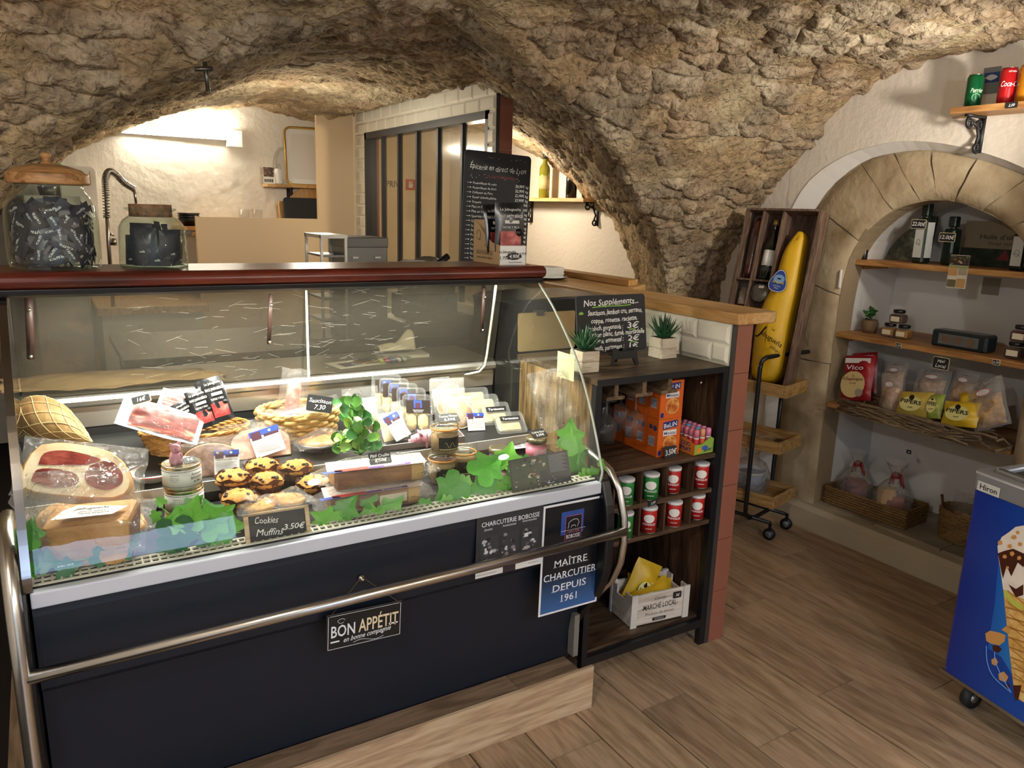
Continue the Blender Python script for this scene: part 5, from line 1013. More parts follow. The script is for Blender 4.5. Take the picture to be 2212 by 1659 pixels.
# photo card standing at the front right
M_, w, h = quad((1107.6, 1064, 1.672), (1235, 1038, 1.672), (1104.6, 994, 1.700)); t = thing('photo_card', 'card with food photographs and dark text column, standing front right', 'card', M=M_ @ Matrix.Diagonal((w/.150, h/.088, 1, 1))); W_, H_ = .150, .088; MB().box(0, W_, 0, H_, -.0008, 0).build('sheet', plain('card slate', '#33363b', .35), t)
photo(None, 'photograph', t, .068, .04, .004, .004, 3, [plain('card green', '#44503c', .4), plain('card rose', '#b07a70', .4), plain('card dark', '#24262a', .4), plain('card pale', '#d3c2ae', .4)]); photo(None, 'photograph', t, .088, .04, .004, .044, 4, [plain('card green'), plain('card grey', '#777b80', .4), plain('card dark'), plain('card pale')]); photo(None, 'photograph', t, .07, .022, .076, .002, 9, grey)
m = MB(); [m.rect(.098, .144-.006*(i % 3), .034+.0036*i, .0352+.0036*i, z=.001) for i in range(14)]; m.build('text_lines', plain('card print', '#9fa3a8', .5), t)['kind'] = 'stuff'
# sticker text on the front glass and the panel number
p = at(142, 1222, y=1.655); MB().text('EMEC SAFE', frame((p.x, 1.652, p.z), (1, 0, 0), (0, .1, 1)), .004, .028, 'C').build('lettering', whiteink, dc, world=True)
p = at(950, 819, y=2.266); q = MB(); q.rect(-.035, .035, -.006, .009, frame((p.x, 2.2665, p.z), (1, 0, 0), (0, 0, 1))); q.build('number_sticker', plain('sticker grey', '#b4b2a8', .5), dc, world=True); MB().text('AV-28-1001', frame((p.x, 2.2662, p.z-.003), (1, 0, 0), (0, 0, 1)), .008, .06, 'C').build('lettering', inkblack, dc, world=True)

# ------------------------------------------------------------ greenery
ivy = [plain('ivy bright', '#68b238', .38, var=.25, vs_=20), plain('ivy deep', '#4f9c36', .38, var=.25, vs_=20), plain('ivy dark', '#2f6a38', .4, var=.2, vs_=20)]
stemm = plain('ivy stem', '#7fae4a', .5)
LH = [(.08, -.06), (.26, -.12), (.42, -.05), (.50, .08), (.45, .20), (.37, .27), (.52, .36), (.55, .48), (.40, .53), (.25, .60), (.15, .75), (.06, .92)]; LEAF = [(0, .03)]+LH+[(0, 1.0)]+[(-x, y) for x, y in LH[::-1]]
leafmeshes = []
for k in range(3):
    for c_ in range(3):
        v = []; f = []
        for x, y in LEAF: v.append((x*.8, y*.9, .10*abs(x)*(1+.4*k)-.16*y*y*(.4+.3*k)+.04*math.sin(5*x+k)))
        v.append((0, .36, -.03)); n = len(LEAF); f = [(i, (i+1) % n, n) for i in range(n)]
        me = bpy.data.meshes.new('leaf'); me.from_pydata(v, [], f); me.materials.append(ivy[c_]); me.polygons.foreach_set('use_smooth', [True]*len(f)); me.update(); leafmeshes.append(me)
def leaf(parent, p, s, yaw, pitch, roll, c_, k=0):
    o = bpy.data.objects.new('leaf', leafmeshes[k % 3*3+c_]); COL.objects.link(o); o.parent = parent
    o.matrix_basis = parent.matrix_basis.inverted() @ T(*p) @ RZ(yaw) @ RX(pitch) @ RY(roll) @ Matrix.Scale(s, 4); return o
def garland(label, path, leaves, seed):
    """path in pixels+y; leaves: (u, v, y, size px, colour, image tilt)"""
    P_ = [at(u, v, y=y) for u, v, y in path]; base = min(P_, key=lambda q: q.z); t = thing('ivy_garland', label, 'ivy', (base.x, base.y, D0)); q = random.Random(seed)
    MB().tube(P_, .0014, 5).build('stem', stemm, t, world=True)
    for u, v, y, s_, c_, ang in leaves:
        p = at(u, v, y=y); m_ = pxm(p); a = R(ang); up_ = Vector((math.cos(R(30))*math.sin(a), -.25+q.uniform(-.25, .25), math.cos(a))); nrm = Vector((-.3+q.uniform(-.3, .3), -1, .45+q.uniform(-.3, .3)))
        up_ = (up_-nrm*up_.dot(nrm)/nrm.length_squared).normalized(); fm = frame(p-up_*(s_*m_*.45), up_.cross(nrm), up_)
        if fm.col[2].xyz.dot(nrm) < 0: fm = frame(p-up_*(s_*m_*.45), -up_.cross(nrm), up_)
        o = bpy.data.objects.new('leaf', leafmeshes[(len(t.children)+q.randrange(3)) % 3*3+c_]); COL.objects.link(o); o.parent = t; o.matrix_basis = t.matrix_basis.inverted() @ fm @ Matrix.Scale(s_*m_*1.12, 4)
    return t
garland('ivy garland spilling over the case front, left of the cookie sign', [(335, 1085, 1.74), (390, 1130, 1.72), (440, 1160, 1.71), (520, 1150, 1.71)],
        [(415, 1105, 1.715, 75, 0, 15), (378, 1125, 1.71, 62, 0, -70), (385, 1165, 1.70, 92, 2, 170), (468, 1120, 1.71, 85, 0, 60), (455, 1105, 1.72, 62, 1, -20), (500, 1135, 1.71, 68, 0, 95), (480, 1170, 1.70, 60, 1, 150), (345, 1082, 1.73, 26, 0, -40), (420, 1090, 1.735, 50, 1, 35), (445, 1180, 1.70, 48, 2, 200), (335, 1118, 1.74, 28, 0, 200), (360, 1195, 1.70, 50, 2, 190)], 1)
garland('ivy garland along the case front between cookie sign and terrine jars', [(680, 1130, 1.72), (760, 1115, 1.715), (840, 1115, 1.71), (930, 1075, 1.72)],
        [(700, 1120, 1.71, 62, 0, -60), (750, 1095, 1.715, 66, 1, 30), (735, 1135, 1.705, 58, 1, 120), (800, 1110, 1.71, 66, 0, -20), (850, 1095, 1.71, 60, 0, 50), (790, 1075, 1.73, 45, 1, -40), (860, 1120, 1.70, 48, 1, 110), (690, 1150, 1.70, 45, 0, 200), (925, 1095, 1.70, 40, 1, 100), (900, 1115, 1.70, 36, 0, 170), (960, 1085, 1.70, 36, 0, -80), (830, 1080, 1.735, 40, 2, 0)], 2)
garland('ivy garland under the jars by the photo card', [(940, 1075, 1.72), (1000, 1060, 1.72), (1060, 1020, 1.72), (1110, 1000, 1.73)],
        [(968, 1062, 1.71, 80, 1, -110), (1035, 1062, 1.705, 72, 1, -80), (1058, 1005, 1.72, 82, 1, 40), (1043, 1020, 1.73, 50, 0, -160), (1098, 985, 1.74, 66, 0, 0), (1085, 1065, 1.70, 62, 0, 170), (1010, 1045, 1.72, 40, 0, 100), (1110, 1040, 1.70, 46, 1, 130), (1000, 1080, 1.70, 34, 0, -60), (1130, 1000, 1.745, 36, 0, -90), (1070, 1085, 1.70, 38, 0, 190)], 3)
garland('ivy sprig climbing at the right end of the case', [(1200, 968, 1.80), (1225, 955, 1.79), (1250, 980, 1.76), (1275, 1020, 1.70)],
        [(1232, 935, 1.79, 64, 0, -10), (1240, 975, 1.76, 55, 0, 170), (1245, 1010, 1.74, 92, 1, 40), (1285, 1020, 1.69, 34, 0, 60), (1262, 1035, 1.69, 40, 0, -120), (1225, 955, 1.80, 40, 0, -30), (1300, 1000, 1.68, 24, 0, 40)], 4)
garland('dark ivy leaves under the ham block at the left end', [(70, 1235, 1.70), (150, 1215, 1.70), (240, 1195, 1.69), (300, 1180, 1.69)],
        [(62, 1150, 1.70, 70, 1, 10), (100, 1215, 1.69, 60, 2, 100), (150, 1225, 1.685, 52, 2, 80), (270, 1185, 1.69, 56, 2, 70), (285, 1165, 1.70, 44, 2, 40), (225, 1205, 1.69, 50, 2, 110), (70, 1235, 1.685, 34, 1, 150)], 5)
# leafy plant with round leaves beside the basket
eu = [plain('round leaf green', '#5d9a40', .4, var=.2, vs_=30), plain('round leaf deep', '#3c7438', .4, var=.2, vs_=30), plain('round leaf lime', '#7aa63c', .4, var=.2, vs_=30)]
RM = []
for c_ in range(3):
    n = 12; v = [(.5*math.sin(2*math.pi*i/n), .5-.5*math.cos(2*math.pi*i/n)-(.06 if i == 0 else 0), .07*math.cos(4*math.pi*i/n)+.05) for i in range(n)]+[(0, .45, 0)]
    me = bpy.data.meshes.new('leaf'); me.from_pydata(v, [], [(i, (i+1) % n, n) for i in range(n)]); me.materials.append(eu[c_]); me.polygons.foreach_set('use_smooth', [True]*n); me.update(); RM.append(me)
b = Vector((.736, 2.005, D1+.003)); t = thing('leafy_sprig', 'artificial sprig of round green leaves beside the woven basket', 'plant', M=T(*b))
q = random.Random(9)
for k, (uv, lean_) in enumerate((((752, 875), 0), ((735, 930), 0), ((800, 935), 0), ((822, 950), 0), ((728, 965), 0), ((770, 960), 0))):
    tip = at(*uv, y=1.985-.02*(k > 2)); MB().tube([b, b.lerp(tip, .5)+Vector((0, -.01, .01)), tip], .0013, 5).build('stem', stemm, t, world=True)
for i in range(92):
    u = q.gauss(772, 30); v = q.uniform(868, 982)
    lim = np.interp(v, [865, 900, 930, 985], [728, 722, 716, 722]), np.interp(v, [865, 900, 930, 985], [772, 785, 828, 838])
    u = min(max(u, lim[0]+8), lim[1]-8); p = at(u, v, y=1.975+q.uniform(-.025, .03)); s_ = q.uniform(.022, .032)
    o = bpy.data.objects.new('leaf', RM[q.choice((0, 0, 1, 1, 2))]); COL.objects.link(o); o.parent = t
    o.matrix_basis = T(*(p-b)) @ RZ(q.uniform(-70, 70)) @ RX(q.uniform(25, 100)) @ RY(q.uniform(-40, 40)) @ Matrix.Scale(s_, 4)
# ------------------------------------------------------------ things lying on the ledge behind the panes
ZL = .9930
t = thing('wrapping_paper', 'crumpled brown wrapping paper lying on the ledge behind the panes', 'paper', (.1, 2.41, ZL)); q = random.Random(2)
kp = plain('wrapping paper', '#dcbd92', .8, var=.05, vs_=5); m = MB()
for k, (x0, x1, y0, y1, z0, sd) in enumerate(((-.22, .30, -.12, .11, .004, 1), (-.20, .22, -.125, .05, .016, 2), (-.06, .34, -.13, .0, .010, 3))):
    MB().grid(lambda a, b, x0=x0, x1=x1, y0=y0, y1=y1, z0=z0, sd=sd: (x0+(x1-x0)*a+.01*math.sin(9*b+sd), y0+(y1-y0)*b-.06*a*(sd == 1)*b, z0*math.sin(math.pi*min(1, a*1.05))**.4*(1-.7*abs(2*b-1)**3)+.006*(1+math.sin(7*a+4*b*sd+sd))*(1-a*.6)+.004*abs(math.sin(13*a-9*b+sd))+.001), 30, 14).build('sheet', kp, t, solid=.0006)
t = thing('white_cloth', 'crumpled white cloth on the notebook behind the panes', 'cloth', (1.03, 2.45, ZL+.022)); MB().grid(lambda a, b: ((a-.5)*.13, (b-.5)*.06, .012+.05*max(0, a-.35)*math.sin(math.pi*b)*(1.2+.6*math.sin(9*a))+.012*abs(math.sin(7*a+5*b))*math.sin(math.pi*b)-.010*abs(2*b-1)), 24, 12).build('fabric', plain('cloth', '#e6dfca', .9, bump=.2, bs=90), t, solid=.002)
t = thing('white_notebook', 'white notebook lying on the ledge under the cloth', 'notebook', M=T(1.06, 2.44, ZL) @ RZ(-5)); MB().box(-.09, .075, -.05, .05, 0, .010).build('pages', paper, t); MB().box(-.091, .0755, -.051, .051, .0102, .0115).build('cover', plain('cover grey', '#d8d8d6', .4), t)
t = thing('phone', 'dark phone with gilt edge lying on papers behind the panes', 'phone', M=T(.90, 2.375, ZL+.003) @ RZ(14)); MB().cbox(.075, .055, .007, I4, .0015).build('body', plain('phone gilt', '#a98a3c', .3, .7), t); MB().rect(-.035, .035, -.026, .026, z=.0073).build('screen', inkblack, t)
t = thing('loose_sheet', 'white printed sheet under the phone on the ledge', 'paper', M=T(.86, 2.375, ZL) @ RZ(10)); MB().box(-.085, .085, -.055, .05, 0, .0012).build('sheet', paper, t); MB().rect(-.06, .0, -.04, .02, z=.0016).build('photo', plain('sheet violet', '#6d6a80', .5), t)
t = thing('pen_wallet', 'clear wallet of highlighter pens beside the notebook on the ledge', 'pen case', M=T(.985, 2.36, ZL) @ RZ(-6)); MB().pillow(.15, .07, .016, T(-.01, -.035, .009), 8, seed=5).build('wallet', plasticlid, t)
for k, c_ in enumerate(('#d8e23a', '#ee5a7c', '#6f8fe0', '#e8e8ee', '#d8dce6')): MB().cyl(.0055, -.03, .03, 10, T(-.045+.02*k, 0, .0085) @ RX(90)).build('highlighter', plain('pen '+c_, c_, .35), t)
# ============================================================ SHELF UNIT BESIDE THE CASE
dw = wood('dark shelf wood', '#2c1d13', '#463022', '#5f4634', 'Z', .9, .5, True, .05, .08); dwx = wood('dark shelf board', '#33241a', '#52402f', '#6e5844', 'X', .8, .42, True, .04, .08)
su = thing('shelf_unit', 'dark wood shelf unit with black metal frame beside the display case', 'shelf unit', (1.63, 1.97, 0)); YF, YB = 1.748, 2.20
SX0, SX1 = 1.374, 1.916
MB().box(SX0, SX1, YF+.002, YB, 1.001, 1.018).build('top_board', dwx, su, world=True)
MB().box(SX0, SX1, YF-.002, YF+.0015, .998, 1.0185).build('front_edge', blackmetal, su, world=True); MB().box(SX0, SX1, YF-.001, YF+.02, .072, .102).build('bottom_rail', blackmetal, su, world=True)
for x in (SX0, SX1-.012): MB().box(x, x+.012, YF+.022, YB, .085, 1.0).build('side_panel', wood('lamplit panel wood', '#5a4228', '#8a6a44', '#b08c60', 'Z', 1, .45, True, .02) if x == SX0 else dw, su, world=True)  # left panel's wood is lighter: the case lamp's light put into its colour
for x in (SX0-.003, SX1-.020):
    MB().box(x, x+.022, YF, YF+.022, 0, 1.0).build('post', blackmetal, su, world=True); MB().box(x, x+.022, YB-.022, YB, 0, 1.0).build('post', blackmetal, su, world=True)
MB().box(SX0+.012, SX1-.012, YB-.012, YB-.002, .09, 1.0).build('back_panel', dw, su, world=True)
for z, y in ((.098, YF+.021), (.4655, YF+.004), (.5805, YF+.004), (.705, YF+.002)): MB().box(SX0+.0125, SX1-.021, y, YB-.013, z, z+.0145).build('shelf', dwx, su, world=True)
dxs = [at(u, 1040, y=1.755).x for u in (1328, 1387, 1441, 1497)]
for k, x in enumerate(dxs):
    for z0, z1 in ((.4805, .580), (.5955, .7045)): MB().box(x-.004, x+.004, YF+.006, YB-.014, z0, z1).build('divider', dw, su, world=True)
for u in (1318, 1378, 1432):
    x = at(u, 845, y=1.80).x; MB().box(x-.008, x+.008, 1.77, 2.1, .955, 1.0005).box(x-.034, x+.034, 1.77, 2.1, .944, .955).build('glass_rail', wood('rail wood', '#4a3a2c', '#66523e', '#7d674f', 'Y', 1, .5), su, world=True)
MB().lathe([(0, 0), (.006, 0), (.006, .003), (0, .004)], 10, T(SX1-.058-1.63, YF+.06-1.97, .955) @ RX(90)).build('cap', steel, su)
wg = film('wine glass', '#f5f6f6', .02, '#ffffff', .06, 0, 10, 1.5); w0 = None
for k, (u, v, y) in enumerate(((1310, 905, 1.80), (1372, 897, 1.80), (1340, 885, 1.90), (1395, 880, 1.91), (1300, 880, 1.98))):
    p = at(u, v, y=y); M_ = T(p.x, y, .942); lb = ('stem glass hanging foremost on the left rail', 'stem glass hanging foremost on the middle rail', 'stem glass hanging second on the left rail', 'stem glass hanging second on the middle rail', 'stem glass hanging hindmost on the left rail')[k]
    if w0 is None:
        w0 = thing('wine_glass', lb, 'wine glass', M=M_, group='stem glasses under the shelf top'); MB().lathe([(0, .0), (.030, -.002), (.030, -.004), (.005, -.009), (.0035, -.02), (.0035, -.045), (.010, -.052), (.027, -.064), (.034, -.085), (.034, -.105), (.030, -.135)], 24).build('glass', wg, w0)
    else: dup(w0, M_, lb)
# cracker boxes, a row going back into the shelf
orange = plain('box orange', '#d9641c', .45, var=.06, vs_=25); ornd = plain('box side orange', '#c4551a', .45); navy = plain('print navy', '#23307a', .4); pz = blotch('pizza print', [(.3, '#a5371e'), (.5, '#d98a3c'), (.7, '#f1cf85')], 40, 4, .5, 0)
ZS = .7205; bx = at(1418, 988, y=1.80).x; BW, BD, BH = .098, .056, .127
b0 = None
for lvl in (0, 1):
    for k in range(4 if lvl == 0 else 3):
        M_ = T(bx+.001*k, 1.80+.0595*k, ZS+lvl*(BH+.0008)); lb = 'orange mini pizza cracker box, %s, %s' % (('lower row', 'upper row')[lvl], ('nearest the front', 'second from the front', 'third from the front', 'hindmost')[k])
        if b0 is None:
            b0 = thing('cracker_box', lb, 'cracker box', M=M_, group='orange cracker boxes'); MB().box(0, BW, 0, BD, 0, BH).build('carton', orange, b0, bevel=.001)
            Mf = frame((BW/2, -.0002, 0), (1, 0, 0), (0, 0, 1)); m = MB(); m.sheet([(-.03, .092), (.034, .098), (.034, .121), (-.03, .117)], Mf, z=.0004); m.build('brand_panel', navy, b0)
            MB().rect(-.028, .03, .070, .089, Mf, .0006).build('name_panel', white, b0); MB().disc(.004, .042, .028, .026, Mf, .0005, 22).build('pizza_print', pz, b0); MB().tube([(.004+.028*math.cos(i*.3), .042+.026*math.sin(i*.3), .0006) for i in range(21)], .0012, 4, Mf, closed=True).build('pizza_rim', plain('pizza rim', '#e9bf78', .5), b0)
            MB().text('BeLiN', Mf @ T(.002, .099, 0) @ RZ(5), .015, .056, 'C', .012, z=.0009).build('lettering', whiteink, b0); m = MB(); m.text('Minizza', Mf @ T(.001, .074, 0), .010, .05, 'C', .012, z=.0009); m.rect(-.045, -.032, .006, .022, Mf, .0006); m.build('lettering', navy, b0)
            Ms = frame((-.0002, BD/2, 0), (0, -1, 0), (0, 0, 1)); m = MB(); m.rect(-.016, .012, .035, .066, Ms, .0004); m.build('barcode_panel', plain('barcode white', '#dfe1ea', .5), b0); m = MB()
            for i in range(9): m.rect(-.0145+.003*i, -.0145+.003*i+rnd.choice((.0012, .002)), .037, .064, Ms, .0007)
            m.build('barcode', plain('barcode blue', '#46506f', .5), b0); MB().disc(-.008, .098, .008, None, Ms).disc(.012, .096, .009, None, Ms).build('side_emblem', plain('emblem navy', '#33406f', .5), b0)
        else: dup(b0, M_, lb)
t = thing('green_box', 'green cracker box standing behind the orange boxes', 'cracker box', (bx+.075, 1.935, ZS)); MB().box(.025, .09, 0, .05, 0, .195).build('carton', plain('box green', '#7fae3f', .45), t); MB().rect(.03, .085, .16, .185, frame((0, -.0002, 0), (1, 0, 0), (0, 0, 1))).build('panel', white, t)
chalk_tag('black price tag 3.50€ leaning on the lower orange box', facing((at(1449, 988, y=1.775).x, 1.775, ZS+.0005), 12, -4), .052, .040, '3.50€', None, False, rot=4)
# candy spray display box
cx0 = 1.805; t = thing('candy_display_box', 'open display carton lettered DUO SPRAY holding candy sprays', 'display box', (cx0, 1.758, ZS)); dob = plain('candy carton', '#d8812e', .5); m = MB(); g = .0015
MB().box(0, .085, 0, .14, 0, .002).build('bottom', dob, t); Ms = frame((0, .14, 0), (0, -1, 0), (0, 0, 1))
MB().poly([(0, 0), (.14, 0), (.14, .038), (.10, .05), (.04, .056), (0, .06)], g, Ms).build('side_panel', dob, t); MB().poly([(0, 0), (.14, 0), (.14, .038), (.10, .05), (0, .06)], g, Ms @ T(0, 0, -.0835)).build('side_panel', dob, t)
gr = plain('candy green', '#8fb24a', .5); MB().poly([(0, 0), (.085, 0), (.085, .05), (.07, .058), (.055, .05), (.03, .036), (0, .036)], g, frame((0, .0015, 0), (1, 0, 0), (0, 0, 1))).build('front_panel', gr, t); MB().box(0, .085, .1385, .14, 0, .06).build('back_panel', dob, t)
m = MB(); m.text('DUO', Ms @ T(.10, .027, g), .014, .04, 'C', .02).text('SPRAY', Ms @ T(.095, .009, g), .014, .06, 'C', .02); m.build('lettering', navy, t); m = MB(); Mf = frame((0, -.0003, 0), (1, 0, 0), (0, 0, 1)); m.disc(.02, .016, .012, .01, Mf); m.build('splash', plain('splash orange', '#e29a3a', .5), t); MB().disc(.045, .022, .014, .008, Mf, .0006).build('splash', plain('splash blue', '#3d5fc0', .5), t); MB().text('DUO SPRAY', Mf @ T(.06, .010, 0) @ RZ(8), .007, .035, 'C', .015, z=.001).build('lettering', navy, t)
cl = [('red', '#c02a2c', '#d77d92'), ('orange', '#d2542a', '#e6a07a'), ('blue', '#2f6fc4', '#6fb4dc'), ('pink', '#c64a86', '#e48ab4')]; pr = {}
for i in range(3):
    for j in range(6):
        c_ = cl[(0 if i < 2 and j > 0 else (1, 2, 3)[i] if j == 0 else 3)] if True else None
        c_ = cl[0] if i == 0 else (cl[1] if (i == 1 and j == 0) else cl[2] if (i == 1 and j % 2) else cl[3] if i == 2 else cl[0]); M_ = T(cx0+.016+.027*i, 1.758+.014+.0222*j, ZS+.0025)
        lb = '%s candy spray in the DUO SPRAY carton, %s column, %s row from the front' % (c_[0], ('left', 'middle', 'right')[i], ('first', 'second', 'third', 'fourth', 'fifth', 'hindmost')[j])
        if c_[0] not in pr:
            q = thing('candy_spray', lb, 'candy', M=M_, group='candy sprays in the display carton'); pr[c_[0]] = q; MB().lathe([(0, 0), (.0095, 0), (.0102, .003), (.0102, .05), (.008, .054), (0, .055)], 14).build('bottle', plain('candy '+c_[0], c_[1], .3), q); MB().cyl(.0096, .050, .056, 14).build('collar', white, q)
            MB().lathe([(.0098, .0555), (.0098, .078), (.007, .083), (0, .084)], 14).build('cap', plain('candy cap '+c_[0], c_[2], .2, spec=.7), q)
        else: dup(pr[c_[0]], M_, lb)
# crisp tins in the pigeonholes
def crisp(kind):
    c_ = {'red': '#c22a26', 'green': '#2f8a3e'}[kind]; t = thing('crisp_tin', 'x', 'crisp tin'); MB().lathe([(0, .001), (.0225, .001), (.0225, .075), (.0215, .077)], 24).build('tube', plain('tin '+kind, c_, .35), t)
    MB().lathe([(.0232, .0745), (.0236, .0765), (.0236, .082), (.021, .0835), (0, .083)], 24).build('lid', plain('tin lid', '#e4e2e2', .3), t); MB().lathe([(.0227, 0), (.0227, .002)], 24).build('rim', steel, t)
    m = MB(); n_ = 12; cz, rx, ry = .049, .016, .014
    m.add([(.0229*math.sin(s_*rx*math.cos(2*math.pi*i/16)/.0225), -.0229*math.cos(s_*rx*math.cos(2*math.pi*i/16)/.0225), cz+s_*ry*math.sin(2*math.pi*i/16)) for s_ in (1, .66, .33, .001) for i in range(16)], [(k*16+i, k*16+(i+1) % 16, k*16+16+(i+1) % 16, k*16+16+i) for k in range(3) for i in range(16)]); m.build('white_oval', white, t)
    m = MB()
    for s_, h_, z in (('PRINGLES', .0062, .027), ('ORIGINAL', .003, .014)):
        v, f = textmesh(s_, .02); k_ = h_/.7; wv = v[:, 0].max()*k_; m.add([(.0229*math.sin((q[0]*k_-wv/2)/.0225), -.0229*math.cos((q[0]*k_-wv/2)/.0225), z+q[1]*k_) for q in v], f)
    m.build('lettering', whiteink, t); return t
pr = {}
for u, v, z, kd, wh in ((1349, 1094, .595, 'green', 'upper row, leftmost pigeonhole, half hidden by the rail'), (1403, 1082, .595, 'green', 'upper row, just left of the red tins'), (1451, 1067, .595, 'red', 'upper row, behind a divider'), (1512, 1056, .595, 'red', 'upper row, rightmost pigeonhole'), (1347, 1166, .480, 'green', 'lower row, leftmost pigeonhole'), (1399, 1153, .480, 'red', 'lower row, under the 2.50 tag'), (1454, 1140, .480, 'red', 'lower row, standing forward in its pigeonhole'), (1503, 1124, .480, 'red', 'lower row, rightmost pigeonhole')):
    p = at(u, v, z=z); p.y = max(p.y, 1.757); M_ = T(p.x+.018, p.y+.020, z+.0006) @ RZ(-38) @ Matrix.Diagonal((1.18, 1.18, 1.04, 1)); lb = '%s crisp tin, %s' % (kd, wh)
    if kd not in pr: pr[kd] = crisp(kd); pr[kd]['label'] = lb; pr[kd]['group'] = 'small crisp tins'; pr[kd].matrix_basis = M_
    else: dup(pr[kd], M_, lb, 'small crisp tins')
p = at(1414, 1088, y=1.743); chalk_tag('small black 2.50 tag stuck between the two rows of crisp tins', facing((p.x, 1.7505, p.z-.008), 0, 0) @ RZ(8), .04, .018, '2.50', None, False)
# market crate with crisp bags
ct = thing('market_crate', 'small white wooden crate lettered MARCHÉ LOCAL on the bottom shelf', 'crate', M=T(1.617, 1.805, .1128) @ RZ(-7)); cw = wood('crate white wood', '#b9aea0', '#cfc6ba', '#e2dbd1', 'X', 1, .7, False, .03, .08); CW, CD, CH = .240, .135, .118
for k in range(4):
    z0 = .004+k*.0285; MB().box(.004, CW-.004, .002, .008, z0, z0+.0275).build('slat', cw, ct); MB().box(.004, CW-.004, CD-.008, CD-.002, z0, z0+.0275).build('slat', cw, ct)
    for x in (.002, CW-.008):
        if k == 3: [MB().box(x, x+.006, ya_, ya_+.03, z0, z0+.0275).build('slat', cw, ct) for ya_ in (.01, CD-.04)]
        else: MB().box(x, x+.006, .01, CD-.01, z0, z0+.0275).build('slat', cw, ct)
for x in (0, CW-.024):
    for y in (0, CD-.01): MB().box(x, x+.024, y-.004 if y == 0 else y, y+.002 if y == 0 else y+.012, 0, CH+.004).build('corner_post', plain('crate post', '#d9d6d0', .6), ct)
MB().box(.006, CW-.006, .008, CD-.008, .002, .007).build('bottom', cw, ct); Mf = frame((CW/2, .0018, 0), (1, 0, 0), (0, 0, 1)); ink = plain('crate ink', '#2a2622', .7); m = MB()
m.text('-MARCHÉ LOCAL-', Mf @ T(0, .056, 0), .020, .15, 'C', .006).text('Cantiju', Mf @ T(0, .088, 0), .012, .05, 'C', -.004, .3).text('Produits du terroir', Mf @ T(0, .034, 0), .011, .12, 'C', -.004, .3).sheet([(-.03, .016), (-.026, .010), (.026, .010), (.03, .016), (.026, .022), (-.026, .022)], Mf, z=.0005); m.build('lettering', ink, ct); MB().text('AUTHENTIC', Mf @ T(0, .0135, 0), .005, .04, 'C', .01, z=.0009).build('lettering', cw, ct)
chalk_tag('small black 3€ tag stuck on the market crate', ct.matrix_basis @ frame((CW*.79, .0005, .080), (1, 0, 0), (0, 0, 1)), .034, .024, '3€', None, False)
yel = plain('crisp bag yellow', '#dcb52a', .38, var=.06, vs_=15); pyel = plain('badge pale yellow', '#e9e49a', .5)
def crisp_bag(label, M, w, h, seed, badge=True, mt=None, txt=None):
    t = thing('crisp_bag', label, 'crisp bag', M=M); MB().pillow(w, h, .05, I4, 12, seed=seed, wob=.25).build('bag', mt or yel, t)
    if badge:
        MB().disc(0, h*.42, w*.24, None, I4, .0285, 20).build('badge', pyel, t); m = MB(); m.text(txt or 'Sibell', T(0, h*.36, 0), h*.07, w*.4, 'C', .008, .2, z=.0292).rect(-w*.10, w*.16, h*.5, h*.515, z=.0291).disc(-w*.02, h*.545, w*.035, None, I4, .0291, 10).sheet([(-w*.08, h*.46), (w*.05, h*.46), (w*.02, h*.54), (-w*.05, h*.54)], z=.0291); m.build('lettering', inkblack, t)
    return t
cb = ct.matrix_basis
crisp_bag('yellow crisp bag standing on its corner at the back of the crate', cb @ T(.062, .085, .035) @ RX(84) @ RZ(-28), .115, .165, 1); crisp_bag('yellow crisp bag lying foremost in the market crate', cb @ T(.125, .048, .068) @ RX(52) @ RZ(-76) @ T(0, -.1, 0), .10, .19, 2); crisp_bag('yellow crisp bag lying behind the foremost one in the crate', cb @ T(.14, .085, .078) @ RX(60) @ RZ(-104) @ T(0, -.095, 0), .10, .18, 3)
# on top of the unit
M_, w, h = quad((1250, 768, 1.93), (1397, 755, 1.93), (1240, 640, 1.96)); t = thing('small_chalkboard', 'square chalkboard Nos Suppléments on a small black easel', 'chalkboard', M=M_); MB().poly(rounded(w, h, .012), .005, T(0, 0, -.005)).build('board', slate, t)
m = MB(); u_ = h/10; LN = [('Nos Suppléments...', 8.3, 1.05, .5, .80, 'C'), ('Saucisson, jambon cru, serrano,', 6.7, .85, .55, .80, 'C'), ('coppa, rosette, raclette,', 5.35, .8, .53, .68, 'C'), ('rebloch, gorgonzola :', 4.05, .8, .40, .50, 'C'), ('3€', 4.05, 1.05, .80, .17, 'C'), ('Jambon blanc, fumé, mortadelle', 2.95, .85, .55, .84, 'C'), ('chèvre, emmental :', 1.85, .8, .42, .46, 'C'), ('2€', 1.85, .95, .80, .17, 'C'), ('Oeufs, parmesan :', .6, .8, .42, .47, 'C'), ('1€', .65, .8, .80, .13, 'C')]
for s_, y, hh, x, ww, al in LN: m.text(s_, T(w*x, y*u_, 0) @ RZ(1.2), hh*u_, w*ww, al, .018 if hh < .9 else .012, .18, .07)
m.build('lettering', chalk, t); gch = plain('green chalk', '#8fc255', .8); m = MB(); m.tube([(w*(.22+.56*i/10), 7.95*u_+.001*math.sin(i*.6)+.0004*i, .0006) for i in range(11)], .0022, 5); m.rect(w*.74, w*.84, 3.75*u_, 3.95*u_).rect(w*.75, w*.84, 1.55*u_, 1.72*u_)
for i in range(7): a = R(20+24*i); m.sheet([(w*.06, 6.8*u_), (w*.06+.008*math.cos(a-.2), 6.8*u_+.008*math.sin(a-.2)), (w*.06+.011*math.cos(a), 6.8*u_+.011*math.sin(a)), (w*.06+.008*math.cos(a+.2), 6.8*u_+.008*math.sin(a+.2))], z=.0007)
m.build('green_marks', gch, t)
